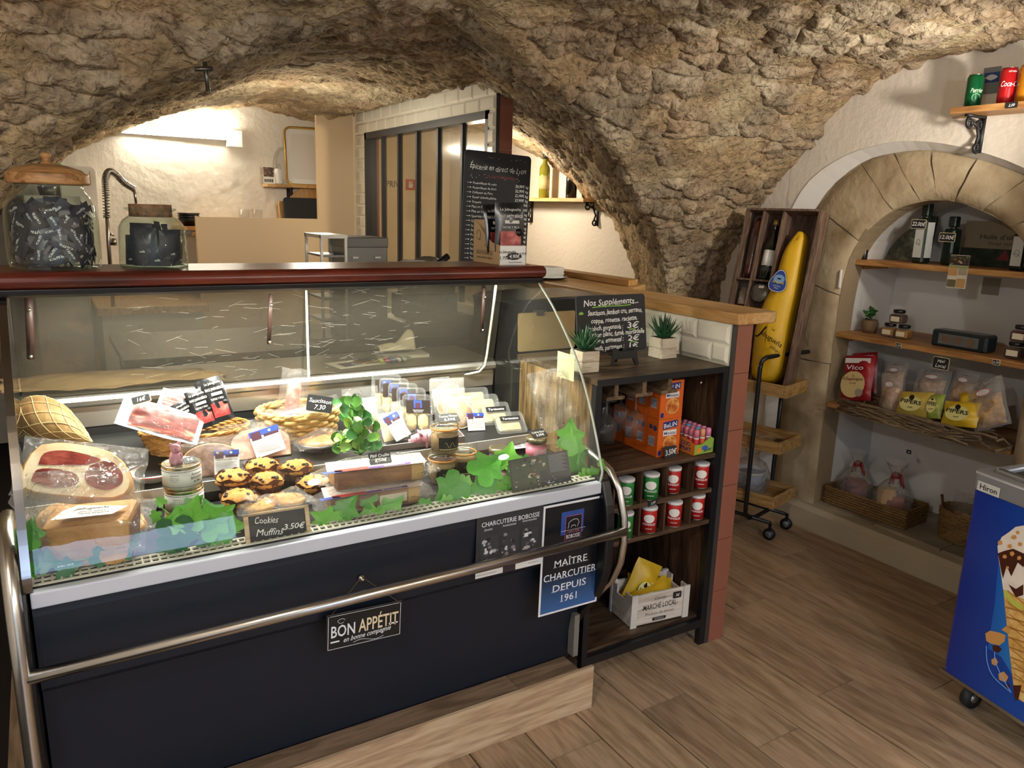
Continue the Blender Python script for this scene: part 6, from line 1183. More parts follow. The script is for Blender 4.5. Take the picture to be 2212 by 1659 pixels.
p = at(1333, 782, z=1.0185); t = thing('small_easel', 'small black wooden easel holding the square chalkboard', 'easel', M=T(p.x-.005, 1.905, 1.0185) @ RZ(-2)); m = MB(); Mf = frame((0, 0, 0), (1, 0, 0), (0, .08, 1))
m.poly([(-.058, 0), (-.048, 0), (-.042, .02), (.03, .02), (.04, 0), (.055, 0), (.048, .03), (.05, .052), (.04, .058), (.03, .045), (-.025, .045), (-.04, .058), (-.052, .052), (-.05, .03)], .006, Mf); m.build('front_legs', black, t); MB().poly([(-.006, 0), (.006, 0), (.006, .06), (-.006, .06)], .005, frame((0, .055, 0), (1, 0, 0), (0, -.6, 1))).build('rear_leg', black, t); MB().box(-.045, .045, .0, .03, .030, .034).build('ledge', black, t)
succ = plain('succulent green', '#24502f', .45, var=.25, vs_=25); potw = wood('pot pale wood', '#b3a48d', '#cbbda6', '#dcd1be', 'X', 2.5, .7, False, .04)
def succulent(label, x, y, s=1.0, seed=0):
    t = thing('succulent_pot', label, 'potted plant', M=T(x, y, 1.0185) @ Matrix.Scale(s, 4)); q = random.Random(seed)
    MB().cbox(.070, .070, .0345, I4, .002).build('pot', potw, t); MB().cbox(.070, .070, .035, T(0, 0, .0350), .002).build('pot', potw, t); MB().box(-.031, .031, -.031, .031, .066, .0705).build('soil', plain('soil', '#3a3026', .9, bump=.6, bs=200), t)
    for k in range(26):
        a = 360*k*.381966; tl = 12+50*(k/26)**.8; L = .075+.02*q.random(); m = MB(); n = 5; v = []
        for i in range(n+1):
            f_ = i/n; wv = .0085*(1-f_)**.7*(1+.5*math.sin(math.pi*min(1, f_*1.6))); z = L*f_; y_ = .010*f_*f_
            v += [(-wv, y_+wv*.35, z), (0, y_-wv*.5, z), (wv, y_+wv*.35, z)]
        m.add(v, [(i*3+j, i*3+j+1, i*3+4+j, i*3+3+j) for i in range(n) for j in (0, 1)]+[(i*3+2, i*3, i*3+3, i*3+5) for i in range(n)], smooth=True); o = m.build('leaf', succ, t); o.matrix_basis = T(0, 0, .068) @ RZ(a) @ RX(tl) @ T(0, -.004, 0)
succulent('spiky dark green succulent in pale wooden cube pot by the tiled half wall', 1.815, 1.958, 1.0, 1); succulent('spiky succulent in pale cube pot half hidden behind the case glass', 1.418, 1.875, .95, 2)
t = thing('tan_clipboard', 'tan clipboard standing upright behind the glass right end of the case', 'clipboard', M=T(*at(1115, 792, y=2.235))); a = at(1115, 675, y=2.25); b = at(1237, 675, y=2.25); w, h = (b-a).length, a.z-1.0
t.matrix_basis = T(a.x, 2.232, 1.0188) @ RX(90-3); MB().poly(rounded(w, a.z-1.02, .006), .004).build('board', plain('tan board', '#b29468', .5, var=.05, vs_=6), t); MB().box(w*.3, w*.42, a.z-1.03, a.z-1.012, .004, .010).build('clip', steel, t)
t = thing('black_machine', 'black lidded counter machine behind the small chalkboard', 'machine', (1.66, 2.47, .95)); MB().poly(smoothline([(-.22, 0), (-.22, .19), (-.19, .235), (.19, .24), (.215, .215), (.225, .10), (.225, 0)], 2), .32, Matrix(((1, 0, 0, 0), (0, 0, 1, -.15), (0, 1, 0, 0), (0, 0, 0, 1)))).build('housing', plain('machine black', '#15161a', .3), t, bevel=.006)
MB().box(-.21, .21, -.153, -.1495, .155, .162).build('lid_gap', plain('gap', '#050506', .6), t); MB().text('Servipro', frame((-.12, -.1502, .19), (1, 0, 0), (0, 0, 1)), .010, .06, 'C').build('lettering', plain('machine grey', '#8d8f93', .5), t)
t = thing('machine_stand', 'plain dark cabinet under the black counter machine', 'cabinet', (1.66, 2.49, 0)); MB().cbox(.50, .40, .949, I4, .004).build('body', plain('stand dark', '#3a342c', .5), t); MB().box(-.23, .23, -.206, -.2, .06, .93).build('door', plain('stand door', '#443d33', .5), t)
a, b, c = at(1203, 757, x=1.327), at(1240, 757, x=1.327), at(1203, 812, x=1.327); t = thing('cream_card', 'blank cream card stuck on the right glass end of the case', 'card', M=frame(c, (0, -1, 0), (0, 0, 1))); MB().box(0, abs(b.y-a.y), 0, a.z-c.z, 0, .0008).build('sheet', plain('card cream', '#efe3bd', .6), t)
# napkins on the bar
p = at(1178, 603, z=1.194); t = thing('round_tray', 'black round tray on the bar worktop under the napkins', 'tray', (p.x, p.y, 1.1945)); MB().lathe([(0, .002), (.075, .002), (.10, .012), (.104, .013), (.10, .009), (.078, 0), (0, 0)], 36).build('body', black, t)
t = thing('napkin_stack', 'stack of white paper napkins on the black round tray', 'napkins', (p.x, p.y, 1.1995));
for k in range(14): MB().cbox(.125, .115, .0036, T(rnd.uniform(-.004, .004), rnd.uniform(-.004, .004), .0037*k) @ RZ(rnd.uniform(-4, 4)), .0008).build('napkin', paper, t)

# ============================================================ KITCHEN AND BACK COUNTER
stl = plain('kitchen steel', '#8f8b82', .35, .8, var=.08)
t = thing('back_counter', 'dark worker side counter behind the display case', 'counter', (.9, 3.2, 0)); MB().box(-.75, .75, -.28, .28, .08, .93, T(.1, 0, 0)).build('body', plain('counter body', '#35302a', .5, var=.1, vs_=3), t); MB().box(-.78, .78, -.30, .30, .93, .955, T(.1, 0, 0)).build('worktop', plain('counter steel', '#5d5850', .4, .5), t)
for k in range(3): q = MB().box(-.72+.49*k, -.26+.49*k, -.29, -.281, .12, .90, T(.1, 0, 0)).build('door', plain('counter door', '#3d382f', .45), t); MB().box(-.6+.49*k, -.4+.49*k, -.305, -.29, .84, .855, T(.1, 0, 0)).build('handle', steel, q)
t = thing('kitchen_bench', 'wooden kitchen bench along the back wall with steel sink', 'counter', (.0, 5.15, 0)); MB().box(.26, .85, -.3, .33, .85, .89).build('worktop', oak, t); MB().box(.28, .82, -.27, .32, .0, .85).build('cabinet', plain('bench white', '#cfc8ba', .6), t)
a, b = at(692, 507, y=3.0), at(750, 517, y=3.0); c = at(835, 514, y=3.02)
t = thing('steel_drawer_unit', 'small steel rack and grey latched drawer box on the back counter', 'drawer unit', (1.09, 3.06, .9552)); X_ = lambda x: x-1.09; zt = a.z-.955; m = MB()
for x in (X_(a.x), X_(b.x)-.01): m.box(x, x+.01, -.06, -.05, 0, zt).box(x, x+.01, .14, .15, 0, zt)
m.box(X_(a.x), X_(b.x), -.065, .155, zt-.014, zt); m.build('rack_frame', steel, t)
for z in (.08, .17, .26, .34): MB().box(X_(a.x)+.01, X_(b.x)-.01, -.058, .14, z, z+.008).build('rack_shelf', darksteel, t)
MB().box(X_(b.x)+.003, X_(c.x), -.05, .15, 0, zt-.012).build('drawer_box', plain('latch box grey', '#6b6a67', .35, .6), t, bevel=.004)
MB().box(X_(b.x)+.001, X_(c.x)+.003, -.053, .153, zt-.05, zt-.010).build('lid', plain('latch lid grey', '#5f5e5c', .35, .6), t, bevel=.003)
for k, (dx, z) in enumerate(((.035, zt-.09), (.085, zt-.115), (.13, zt-.09))): MB().box(dx-.012, dx+.012, -.058, -.05, z-.003, z+.003, T(X_(b.x), 0, 0)).build('latch', steel, t)
t = thing('meat_slicer', 'grey meat slicer with black handle on the back counter', 'slicer', (1.42, 2.98, .9552)); MB().cbox(.34, .24, .10, I4, .02).build('base', stl, t); MB().lathe([(0, -.012), (.125, -.012), (.135, 0), (.125, .012), (0, .012)], 32, T(-.02, .0, .21) @ RX(90)).build('blade_guard', stl, t); MB().box(-.16, .1, -.05, .05, .10, .19).build('carriage', plain('slicer dark', '#2b2c2e', .4), t)
MB().poly([(-.28, .28), (-.14, .335), (-.06, .33), (0, .29), (-.07, .26)], .02, frame((0, -.04, 0), (1, 0, 0), (0, 0, 1))).build('cover_plate', plain('slicer plate', '#7d7a74', .35, .5), t)
MB().tube([at(925, 585, y=2.9)-Vector((1.42, 2.98, .9552)), at(968, 553, y=2.9)-Vector((1.42, 2.98, .9552))], .014, 12).build('handle', black, t); MB().tube([(.07, -.08, .30), (.04, -.06, .2), (.04, 0, .12)], .008, 8).build('arm', steel, t)
# tube lamp
a, b = at(246, 276, y=5.44), at(500, 268, y=5.44); t = thing('tube_lamp', 'glowing white fluorescent tube lamp on the kitchen back wall', 'lamp', ((a.x+b.x)/2, 5.44, a.z)); L = (b.x-a.x)/2; dz = (b.z-a.z)/2
MB().tube([(-L, 0, -dz*0), (L, 0, dz*.6)], .019, 14).build('tube', plain('tube glow', '#ffffff', emit='#fff4df', es=34), t); MB().box(-L-.03, L+.03, .022, .058, -.025, .03).build('fitting', white, t)
a = at(487, 278, y=5.48); t = thing('junction_box', 'white square junction box on the kitchen wall right of the lamp', 'junction box', M=frame((a.x, 5.499, a.z-.115), (1, 0, 0), (0, 0, 1))); MB().box(0, .105, 0, .11, 0, .035).build('cover', white, t, bevel=.006); MB().lathe([(0, 0), (.004, 0), (.003, .002), (0, .002)], 8, T(.02, .02, .035)).build('screw', steel, t); MB().lathe([(0, 0), (.004, 0), (.003, .002), (0, .002)], 8, T(.085, .09, .035)).build('screw', steel, t)
a = at(150, 357, y=5.38); b = at(207, 357, y=5.38); w = b.x-a.x+.06; t = thing('towel_dispenser', 'white rounded paper towel dispenser on the kitchen back wall', 'dispenser', M=frame((a.x-.06, 5.498, a.z-.36), (1, 0, 0), (0, 0, 1))); MB().poly(rounded(w, .36, .03, 5), .12).build('housing', plain('dispenser white', '#e9e4da', .3), t, bevel=.008); MB().rect(w-.12, w-.075, .28, .302, z=.1205).build('window', inkblack, t); MB().box(w-.04, w-.034, .25, .33, .1195, .121).build('lock_strip', plain('gold strip', '#c9a75a', .4), t)
# pull-down tap
fy = 4.95; t = thing('spring_tap', 'chrome kitchen tap with spring neck behind the jars', 'tap', at(237, 575, y=fy)); t.location.z = .8905; t.matrix_basis = T(*t.location); tb = t.location
P2 = lambda u, v: at(u, v, y=fy)-Vector(tb)
MB().tube([(0, 0, 0), P2(234, 520), P2(231, 460)], .011, 10).build('riser', steel, t); pth = smoothline([tuple(P2(231, 470))[::2], tuple(P2(229, 420))[::2], tuple(P2(228, 385))[::2], tuple(P2(236, 370))[::2], tuple(P2(250, 376))[::2], tuple(P2(268, 395))[::2], tuple(P2(290, 409))[::2]], 10)
MB().tube([(x, 0, z) for x, z in pth], .008, 8).build('hose', darksteel, t); m = MB(); k = [0]; pp = []
for i in range(len(pth)-1):
    for s_ in range(6): f_ = s_/6; x = pth[i][0]+(pth[i+1][0]-pth[i][0])*f_; z = pth[i][1]+(pth[i+1][1]-pth[i][1])*f_; a = (i*6+s_)*.9; tx, tz = pth[i+1][0]-pth[i][0], pth[i+1][1]-pth[i][1]; q_ = math.hypot(tx, tz) or 1; pp.append((x-.017*math.cos(a)*tz/q_, .017*math.sin(a), z+.017*math.cos(a)*tx/q_))
m.tube(pp, .0035, 5); m.build('spring', steel, t); MB().tube([P2(290, 409), P2(292, 425), P2(294, 440)], [.009, .008, .007], 10).build('spray_head', steel, t); MB().tube([P2(234, 505), P2(247, 508)], .007, 8).build('holder', steel, t); MB().tube([P2(246, 515), P2(246, 530)], .016, 10).build('lever', steel, t)
# little wall shelf with platters
bracket_m = plain('wrought iron', '#17171a', .5)
def scroll_bracket(parent, M, L=.11, H=.15):
    """iron bracket: bar down the wall (x = 0), arm along +x, two scrolls"""
    m = MB(); m.box(0, .008, -.009, .009, -H, 0).box(0, L, -.009, .009, -.008, 0)
    def sp(cx, cz, r, a0, tn): return [(cx+r*(1-.62*i/16)*math.cos(R(a0+tn*i/16)), 0, cz+r*(1-.62*i/16)*math.sin(R(a0+tn*i/16))) for i in range(17)]
    m.tube(sp(L*.78, -.030, .023, 90, -430), .0062, 6).tube(sp(.026, -H*.86, .021, 180, 430), .0062, 6).tube([(.03, 0, -H*.75), (.02, 0, -H*.55), (.04, 0, -.04), (L*.6, 0, -.028)], .0062, 6).tube(sp(.03, -.036, .02, 0, 400), .0055, 6); m.v = m.v; b_ = MB(); b_.add(m.v, m.f, M, 0, True); return b_.build('bracket', bracket_m, parent)
a, b = at(575, 397, y=5.40), at(690, 397, y=5.40); t = thing('kitchen_shelf', 'small pale wall shelf holding platters above the kitchen partition', 'shelf', (a.x, 5.43, a.z)); MB().box(0, b.x-a.x, -.07, .068, -.018, 0).build('board', oak, t); scroll_bracket(t, T(.17, .068, -.018) @ RZ(-90), .11, .13)
zs = a.z+.001
t = thing('gilt_platter', 'white oblong platter with gilt rim leaning on the kitchen shelf', 'platter', M=facing((at(657, 390, y=5.44).x, 5.42, zs), 10, -8)); w, h = .24, .385; pl = rounded(w, h, .04, 6); MB().poly([(x-w/2, y) for x, y in pl], .006).build('plate', white, t); MB().tube([(x-w/2, y, .006) for x, y in pl], .008, 6, closed=True).build('gilt_rim', plain('gilt', '#c29a4a', .3, .8), t); pl2 = rounded(w*.7, h*.8, .03, 6); MB().sheet([(x-w*.35, y+h*.1) for x, y in pl2], z=.0066).build('well', plain('well', '#e4e0d8', .35), t)
t = thing('fluted_platter', 'grey white fluted oval platter leaning behind the gilt one', 'platter', M=facing((at(618, 392, y=5.46).x, 5.445, zs), 8, 10)); n = 48; o = [(.075*(1+.03*math.cos(12*2*math.pi*i/n))*math.cos(2*math.pi*i/n), .125+.125*(1+.03*math.cos(16*2*math.pi*i/n))*math.sin(2*math.pi*i/n)) for i in range(n)]; MB().poly(o, .006).build('plate', plain('platter grey', '#cfcabf', .4), t); MB().sheet([(x*.78, .125+(y-.125)*.82) for x, y in o], z=.0066).build('well', plain('well'), t)
t = thing('sauce_bottle', 'small white bottle with clear cap on the kitchen shelf', 'bottle', (at(602, 390, y=5.38).x, 5.385, zs)); MB().lathe([(0, 0), (.026, 0), (.027, .01), (.027, .085), (.02, .10)], 16).build('body', white, t); MB().lathe([(.02, .10), (.02, .122), (.014, .13), (0, .131)], 16).build('cap', plasticlid, t)
t = thing('picture_card', 'small dark postcard standing on the left end of the kitchen shelf', 'card', M=facing((at(582, 391, y=5.37).x, 5.375, zs), 4, 0)); MB().box(-.035, .035, 0, .108, -.002, 0).build('sheet', white, t); MB().rect(-.034, .034, .045, .106).build('picture', blotch('card picture', [(.4, '#3d2c28'), (.55, '#7a5f52'), (.7, '#c2a58d')], 40, 4, .5, 0), t); m = MB(); [m.rect(-.03+.012*i, -.022+.012*i, .01, .03) for i in range(5)]; m.build('lettering', inkblack, t)
t = thing('board_ledge', 'narrow oak ledge behind the peach partition carrying boards and glasses', 'shelf', (1.3, 5.36, 1.30)); MB().box(-.45, .34, -.11, .138, -.02, 0).build('board', oak, t)
t = thing('dark_board', 'dark rectangular slab leaning behind the partition', 'board', M=facing((at(655, 470, y=5.33).x, 5.33, 1.3005), 8, 0)); MB().poly(rounded(.25, .235, .015), .02, T(-.125, 0, 0)).build('slab', slate, t)
t = thing('round_board', 'round wooden chopping board leaning behind the dark slab', 'board', M=facing((at(668, 470, y=5.42).x, 5.40, 1.3005), 8, 0)); MB().lathe([(0, 0), (.15, 0), (.155, .004), (.155, .016), (.15, .02), (0, .02)], 36, T(0, .155, 0)).build('board', oak, t)
t = thing('edge_board', 'thin pale board standing beside the dark slab', 'board', M=facing((at(622, 470, y=5.40).x, 5.415, 1.3005), 6, 35)); MB().poly(rounded(.14, .21, .02), .012, T(-.07, 0, 0)).build('board', oak, t)
for k, u in enumerate((528, 556)):
    t = thing('water_glass', 'clear water glass behind the partition, '+('left' if k == 0 else 'right')+' of the pair', 'glass', (at(u, 470, y=5.34).x, 5.34, 1.3005)); MB().lathe([(0, .004), (.026, .004), (.028, 0), (.034, .15)], 20).build('glass', wg, t)
a = at(404, 487, y=5.34); t = thing('bowl_shelf', 'short wooden wall shelf left of the partition carrying black bowls', 'shelf', (a.x, 5.42, a.z-.004)); MB().box(-.06, .13, -.12, .078, -.025, 0).build('board', oak, t); MB().box(-.06, .13, -.1, .078, -.05, -.028).build('rail', darksteel, t)
for k in range(3): t = thing('black_bowl', ('lowest', 'middle', 'topmost')[k]+' of three black bowls stacked on the wooden wall shelf', 'bowl', (a.x+.02, 5.38, a.z-.0035+.016*k), 0, 'stacked black bowls'); MB().lathe([(0, .002), (.03, .002), (.032, 0), (.055, .03), (.068, .048), (.066, .049), (.03, .006), (0, .006)], 28).build('bowl', black, t)
t = thing('white_cabinet', 'tall white kitchen cabinet standing behind the large glass jar', 'cabinet', (.10, 5.27, 0)); MB().cbox(.28, .40, 1.50, I4, .006).build('body', plain('cabinet white', '#e0dccf', .5), t); MB().box(-.13, .13, -.206, -.201, .03, 1.47).build('door', plain('cabinet door', '#e6e2d6', .45), t)
pt = at(95, 384, y=5.15); t = thing('green_plant', 'bright green plant on the kitchen cabinet behind the large jar', 'plant', (.08, 5.2, 1.5005)); MB().lathe([(0, 0), (.04, 0), (.05, .05), (.046, .05), (0, .045)], 16).build('pot', darksteel, t); q = random.Random(4)
for i in range(34): o = bpy.data.objects.new('leaf', leafmeshes[q.randrange(9)]); COL.objects.link(o); o.parent = t; o.matrix_basis = T(q.uniform(-.08, .09), q.uniform(-.06, .06), .05+q.uniform(0, .10)) @ RZ(q.uniform(0, 360)) @ RX(q.uniform(0, 100)) @ Matrix.Scale(q.uniform(.04, .065), 4)
# wine shelf in the corridor
a = at(1263, 428, x=2.99); t = thing('wine_shelf', 'oak wall shelf with wine bottles beyond the bar', 'shelf', (3.07, a.y, a.z)); MB().box(-.09, .079, 0, .95, -.022, 0).build('board', oak, t); scroll_bracket(t, T(.079, .06, -.022) @ RZ(180), .11, .15); scroll_bracket(t, T(.079, .85, -.022) @ RZ(180), .11, .15)
def wine(label, p, glassc, lab=None, s=1., capc='#2a2622'):
    t = thing('wine_bottle', label, 'bottle', M=T(*p) @ Matrix.Scale(s, 4)); MB().lathe([(0, .004), (.034, .0), (.037, .004), (.037, .19), (.033, .21), (.016, .235), (.0145, .25), (.0145, .30), (.016, .302), (.016, .312), (0, .313)], 24).build('glass', plain('bottle '+glassc, glassc, .08, spec=.8), t); MB().cyl(.0155, .262, .314, 16).build('capsule', plain('capsule '+capc, capc, .35), t)
    if lab: MB().lathe([(.0374, .06), (.0374, .15)], 24).build('label', plain('wine label', lab, .6), t)
    return t
p = at(1175, 417, x=3.05); wine('green yellow wine bottle on the wall shelf beyond the bar', (3.05, p.y, a.z+.0005), '#7d7a22', '#b9b07a'); p = at(1234, 413, x=3.06); wine('dark wine bottle near the right end of the wall shelf', (3.06, p.y, a.z+.0005), '#141310', None)
# iron rod hook in the vault
a = at(443, 150, y=2.425); b = at(450, 198, y=2.43); t = thing('ceiling_hook', 'short iron rod with crossbar hanging from the stone vault', 'hook', a); MB().tube([(0, 0, .02), b-a], .006, 8).build('rod', darksteel, t); MB().tube([(-.028, .0, -.002), (.02, 0, .004)], .006, 6).build('crossbar', darksteel, t)
# ============================================================ TROLLEY AND HAM GIFT BOX
ex, ey = Vector((.966, .258, 0)), Vector((-.258, .966, 0)); O_ = Vector((2.838, 2.235, 0)); TM = Matrix(((ex.x, ey.x, 0, O_.x), (ex.y, ey.y, 0, O_.y), (0, 0, 1, 0), (0, 0, 0, 1)))
t = thing('serving_trolley', 'black metal trolley with three wooden trays by the stone pier', 'trolley', M=TM); TW, TL = .235, .62
trw = wood('trolley wood', '#93703f', '#b48d57', '#c9a672', 'Y', 1.2, .5, True, .03, .06)
for k, z in enumerate((.165, .432, .700)):
    m = MB(); m.box(0, TW, 0, TL, z, z+.012).box(0, TW, 0, .012, z+.012, z+.058).box(0, TW, TL-.012, TL, z+.012, z+.058).box(0, .012, .012, TL-.012, z+.012, z+.058).box(TW-.012, TW, .012, TL-.012, z+.012, z+.058); m.build('wooden_tray', trw, t, bevel=.002)
for y in (.13, .50):
    m = MB(); m.tube([(-.012, y, .845), (-.014, y, .82), (-.014, y, .16), (-.012, y, .115), (.01, y-.01, .085), (.06, y-.02, .08), (TW-.03, y-.02, .08), (TW, y-.01, .10), (TW+.014, y, .15), (TW+.014, y, .5), (TW+.014, y, .72)], .0105, 10); m.build('side_hoop', blackmetal, t)
MB().tube([(-.014, .13, .82), (-.008, .128, .858), (.02, .12, .872), (.12, .09, .878), (.27, .03, .884)], .0105, 10).build('handle', blackmetal, t)
MB().tube([(.03, .02, .085), (.03, TL-.05, .085)], .009, 8).tube([(TW-.04, .02, .085), (TW-.04, TL-.05, .085)], .009, 8).build('base_rail', blackmetal, t)
for x in (.03, TW-.02):
    for y in (.02, TL-.05):
        w_ = MB().cyl(.028, -.010, .010, 20, T(x, y, .0282) @ RY(90)).build('caster', plain('caster black', '#1b1c1e', .5), t); MB().cyl(.016, -.011, .011, 16, T(x, y, .0282) @ RY(90)).build('hub', plain('caster hub', '#6d7274', .4), w_); MB().box(-.004, .004, -.006, .006, .052, .082, T(x, y, 0)).box(-.014, .014, -.008, .008, .048, .055, T(x, y, 0)).build('fork', blackmetal, w_)
# box leaning in the top tray
A_ = Vector((2.872, 2.262, .7135)); Uv = Vector((.175, .07, .818)).normalized(); Xv = -ey; Nv = Xv.cross(Uv).normalized()
def onplane(u, v, P, N):
    d = Vector(CR.T @ np.array([(u-IW/2)/FP, -(v-IH/2)/FP, 1.])); o = Vector(CO); return o+d*((P-o).dot(N)/d.dot(N))
tl = onplane(1605, 447, A_, Nv); tr_ = onplane(1765, 452, A_, Nv); BW_ = (tr_-tl).dot(Xv); BH_ = (tr_-A_).dot(Uv); right = (tr_-A_).dot(Xv)
org = A_+Xv*(right*.4)-Xv*BW_; BM = frame(org, Xv, Uv); BI = BM.inverted()
bxw = wood('gift box wood', '#4f3d33', '#6b5547', '#85705f', 'Y', 1.4, .6, True, .03, .08); t = thing('gift_box', 'open wooden gift box leaning in the top trolley tray', 'gift box', M=BM); DP = .105; k = .010
MB().box(0, BW_, 0, BH_, -DP, -DP+.006).build('back_panel', wood('gift back wood', '#3b2a22', '#523d31', '#6a5243', 'Y', 1.2, .6), t)
for q in ((0, k, 0, BH_), (BW_-k, BW_, 0, BH_), (k, BW_-k, 0, k), (k, BW_-k, BH_-k, BH_)): MB().box(*q, -DP+.006, 0).build('side_board', bxw, t)
def loc(zx, zy, N_=0): p = BI @ onplane(1540+zx/3.686, 420+zy/3.686, org+Nv*N_, Nv); return p
d1 = loc(388, 130), loc(300, 680); d2 = loc(530, 150), loc(470, 680); hz1 = loc(240, 675, -.03); hz2 = loc(370, 668, -.03)
xa = (d1[0].x+d1[1].x)/2; xb = (d2[0].x+d2[1].x)/2; yh = hz1.y
MB().box(xa-.004, xa+.004, k, BH_-k, -DP+.006, -.012).build('divider', bxw, t); MB().box(xb-.004, xb+.004, k, BH_-k, -DP+.006, -.012).build('divider', bxw, t); MB().box(k, xa-.004, yh-.004, yh+.004, -DP+.006, -.014).box(xa+.004, xb-.004, yh-.004, yh+.004, -DP+.006, -.014).build('divider', bxw, t)
dks = blotch('dark salami', [(.3, '#2c100c'), (.5, '#54231a'), (.7, '#7a3a2c')], 18, 5, .25, .1, spec=.7)
xc = (k+xa)/2; t = thing('long_sausage', 'long dark cured sausage in film in the left slot of the gift box', 'sausage', M=BM @ T(xc, yh+.006, -.06)); L = BH_-yh-.04; MB().lathe([(0, 0), (.016, .004), (.024, .03), (.024, L*.8), (.018, L*.93), (.006, L), (0, L)], 14, RX(-90)).build('casing', dks, t); MB().pillow(.058, L*1.02, .055, I4, 8, seed=3, wob=.2).build('film_bag', clearfilm, t)
xc = (xa+xb)/2; t = thing('gift_bottle', 'dark green bottle with blue and white label in the gift box', 'bottle', M=BM @ T(xc, yh+.006, -.062) @ RX(-90) @ RZ(0)); hb = (BH_-yh-.05)/.313; hb = min(hb, 1.12)
t.matrix_basis = t.matrix_basis @ Matrix.Scale(hb, 4); MB().lathe([(0, .004), (.030, 0), (.033, .004), (.033, .17), (.029, .20), (.014, .23), (.013, .25), (.013, .30), (.015, .302), (.015, .312), (0, .313)], 24).build('glass', plain('bottle dark green', '#0f1a10', .06, spec=.9), t); MB().cyl(.0155, .287, .314, 14).build('capsule', plain('capsule gold', '#b59a5a', .35, .6), t)
for nm, z0, z1, mt, r_ in (('label', .075, .155, lwhite, .0334), ('neck_band', .045, .066, plain('clear band', '#3c4742', .1), .0334)): MB().lathe([(r_, z0), (r_, z1)], 24).build(nm, mt, t)
m = MB(); n_ = 8; sash = [(-.95+1.9*i/n_, .143-.052*i/n_) for i in range(n_+1)]; m.add([(.0337*math.sin(a), .0337*math.cos(a), z+dz) for dz in (-.009, .009) for a, z in sash], [(i, i+1, n_+2+i, n_+1+i) for i in range(n_)], smooth=True); m.build('blue_sash', plain('sash blue', '#7fa3cf', .5), t); MB().lathe([(0, 0), (.007, 0), (.007, .001), (0, .001)], 14, T(.0, .0338, .117) @ RX(-90)).build('seal', plain('seal brown', '#6a4b34', .4), t)
v, f = textmesh('IBERICOS', .02); k_ = .006/.7; wv = v[:, 0].max()*k_; MB().add([(-.0337*math.sin((q[0]*k_-wv/2)/.033), .0337*math.cos((q[0]*k_-wv/2)/.033), .145+q[1]*k_) for q in v], f).build('lettering', inkblack, t)
t = thing('mini_salami', 'short floured salami in film in the lower left slot of the gift box', 'sausage', M=BM @ T((k+xa)/2, yh-.15, -.06)); MB().lathe([(0, 0), (.02, .004), (.026, .02), (.026, .09), (.018, .115), (0, .12)], 14, RX(-90)).build('casing', blotch('floured salami', [(.3, '#6e5a50'), (.55, '#a08a80'), (.75, '#c9bab0')], 30, 5, .5, .2), t); MB().pillow(.06, .15, .058, I4, 8, seed=6).build('film_bag', clearfilm, t); MB().lathe([(.0265, .0), (.0268, .03)], 14, RX(-90)).build('label', inkblack, t)
pt = loc(385, 780, -.03); t = thing('round_tin', 'round clear topped tin in the lower slot of the gift box', 'tin', M=BM @ T(min(max(pt.x, xa+.052), xb-.052), pt.y, -.06)); MB().lathe([(0, 0), (.043, 0), (.046, .004), (.046, .026), (.044, .028)], 28).build('tin_body', steel, t); MB().lathe([(.044, .028), (.04, .032), (0, .033)], 28).build('lid', plasticlid, t); MB().rect(-.004, .022, .02, .032, z=.0335).build('label', lwhite, t)
# the bagged ham
HO = [(665, 285), (600, 365), (540, 480), (500, 620), (458, 740), (400, 850), (352, 980), (322, 1100), (302, 1300), (292, 1430), (330, 1475), (400, 1497), (470, 1480), (520, 1420), (550, 1330), (578, 1150), (612, 950), (650, 800), (680, 600), (702, 450), (716, 340), (700, 290)]
pts = [loc(*q, -.02) for q in HO]; x_ok = BW_-k-.004; pts = [(min(p.x, x_ok), max(p.y, k+.003)) for p in pts]; cx = sum(p[0] for p in pts)/len(pts); cyy = sum(p[1] for p in pts)/len(pts)
t = thing('bagged_ham', 'large whole ham in yellow cloth bag standing in the gift box', 'ham', M=BM @ T(cx, cyy, 0)); m = MB(); rows = []; o = smoothline(pts+[pts[0]], 2)[:-1]; n = len(o); spine = lambda y: np.interp(y, [k, .2*BH_, .5*BH_, .8*BH_, BH_], [np.mean([p[0] for p in o if p[1] < .25*BH_])]*2+[np.mean([p[0] for p in o if .4*BH_ < p[1] < .6*BH_]), np.mean([p[0] for p in o if p[1] > .7*BH_])]*1+[np.mean([p[0] for p in o if p[1] > .8*BH_])]) if False else None
v = []; f = []; NR = 7
for r in range(NR):
    a = math.pi/2*r/(NR-1); kx = math.cos(a)*.97+.03
    for x, y in o:
        tt = (y-min(p[1] for p in o))/(max(p[1] for p in o)-min(p[1] for p in o)); sx = [p[0] for p in o if abs(p[1]-y) < .05*BH_]; mid = (min(sx)+max(sx))/2; hw = max(.012, (max(sx)-min(sx))/2)
        zz = -.045+min(.085, hw*.75)*math.sin(a)+.003*math.sin(31*x+22*y)*math.sin(a); v.append((mid+(x-mid)*kx-cx, y+(cyy-y)*.10*(1-math.cos(a))-cyy, zz))
f = [(r*n+i, r*n+(i+1) % n, r*n+n+(i+1) % n, r*n+n+i) for r in range(NR-1) for i in range(n)]+[tuple(range((NR-1)*n, NR*n))]
v += [(q[0], q[1], -.092) for q in v[:n]]; b_ = NR*n; f += [(b_+i, b_+(i+1) % n, (i+1) % n, i) for i in range(n)]
m.add(v, f, smooth=True); m.build('cloth_bag', plain('ham bag yellow', '#d9ac1c', .5, var=.08, vs_=10, bump=.25, bs=14), t)
def on_bag(zx, zy, lift): p = loc(zx, zy, lift); return (p.x-cx, p.y-cyy, lift)
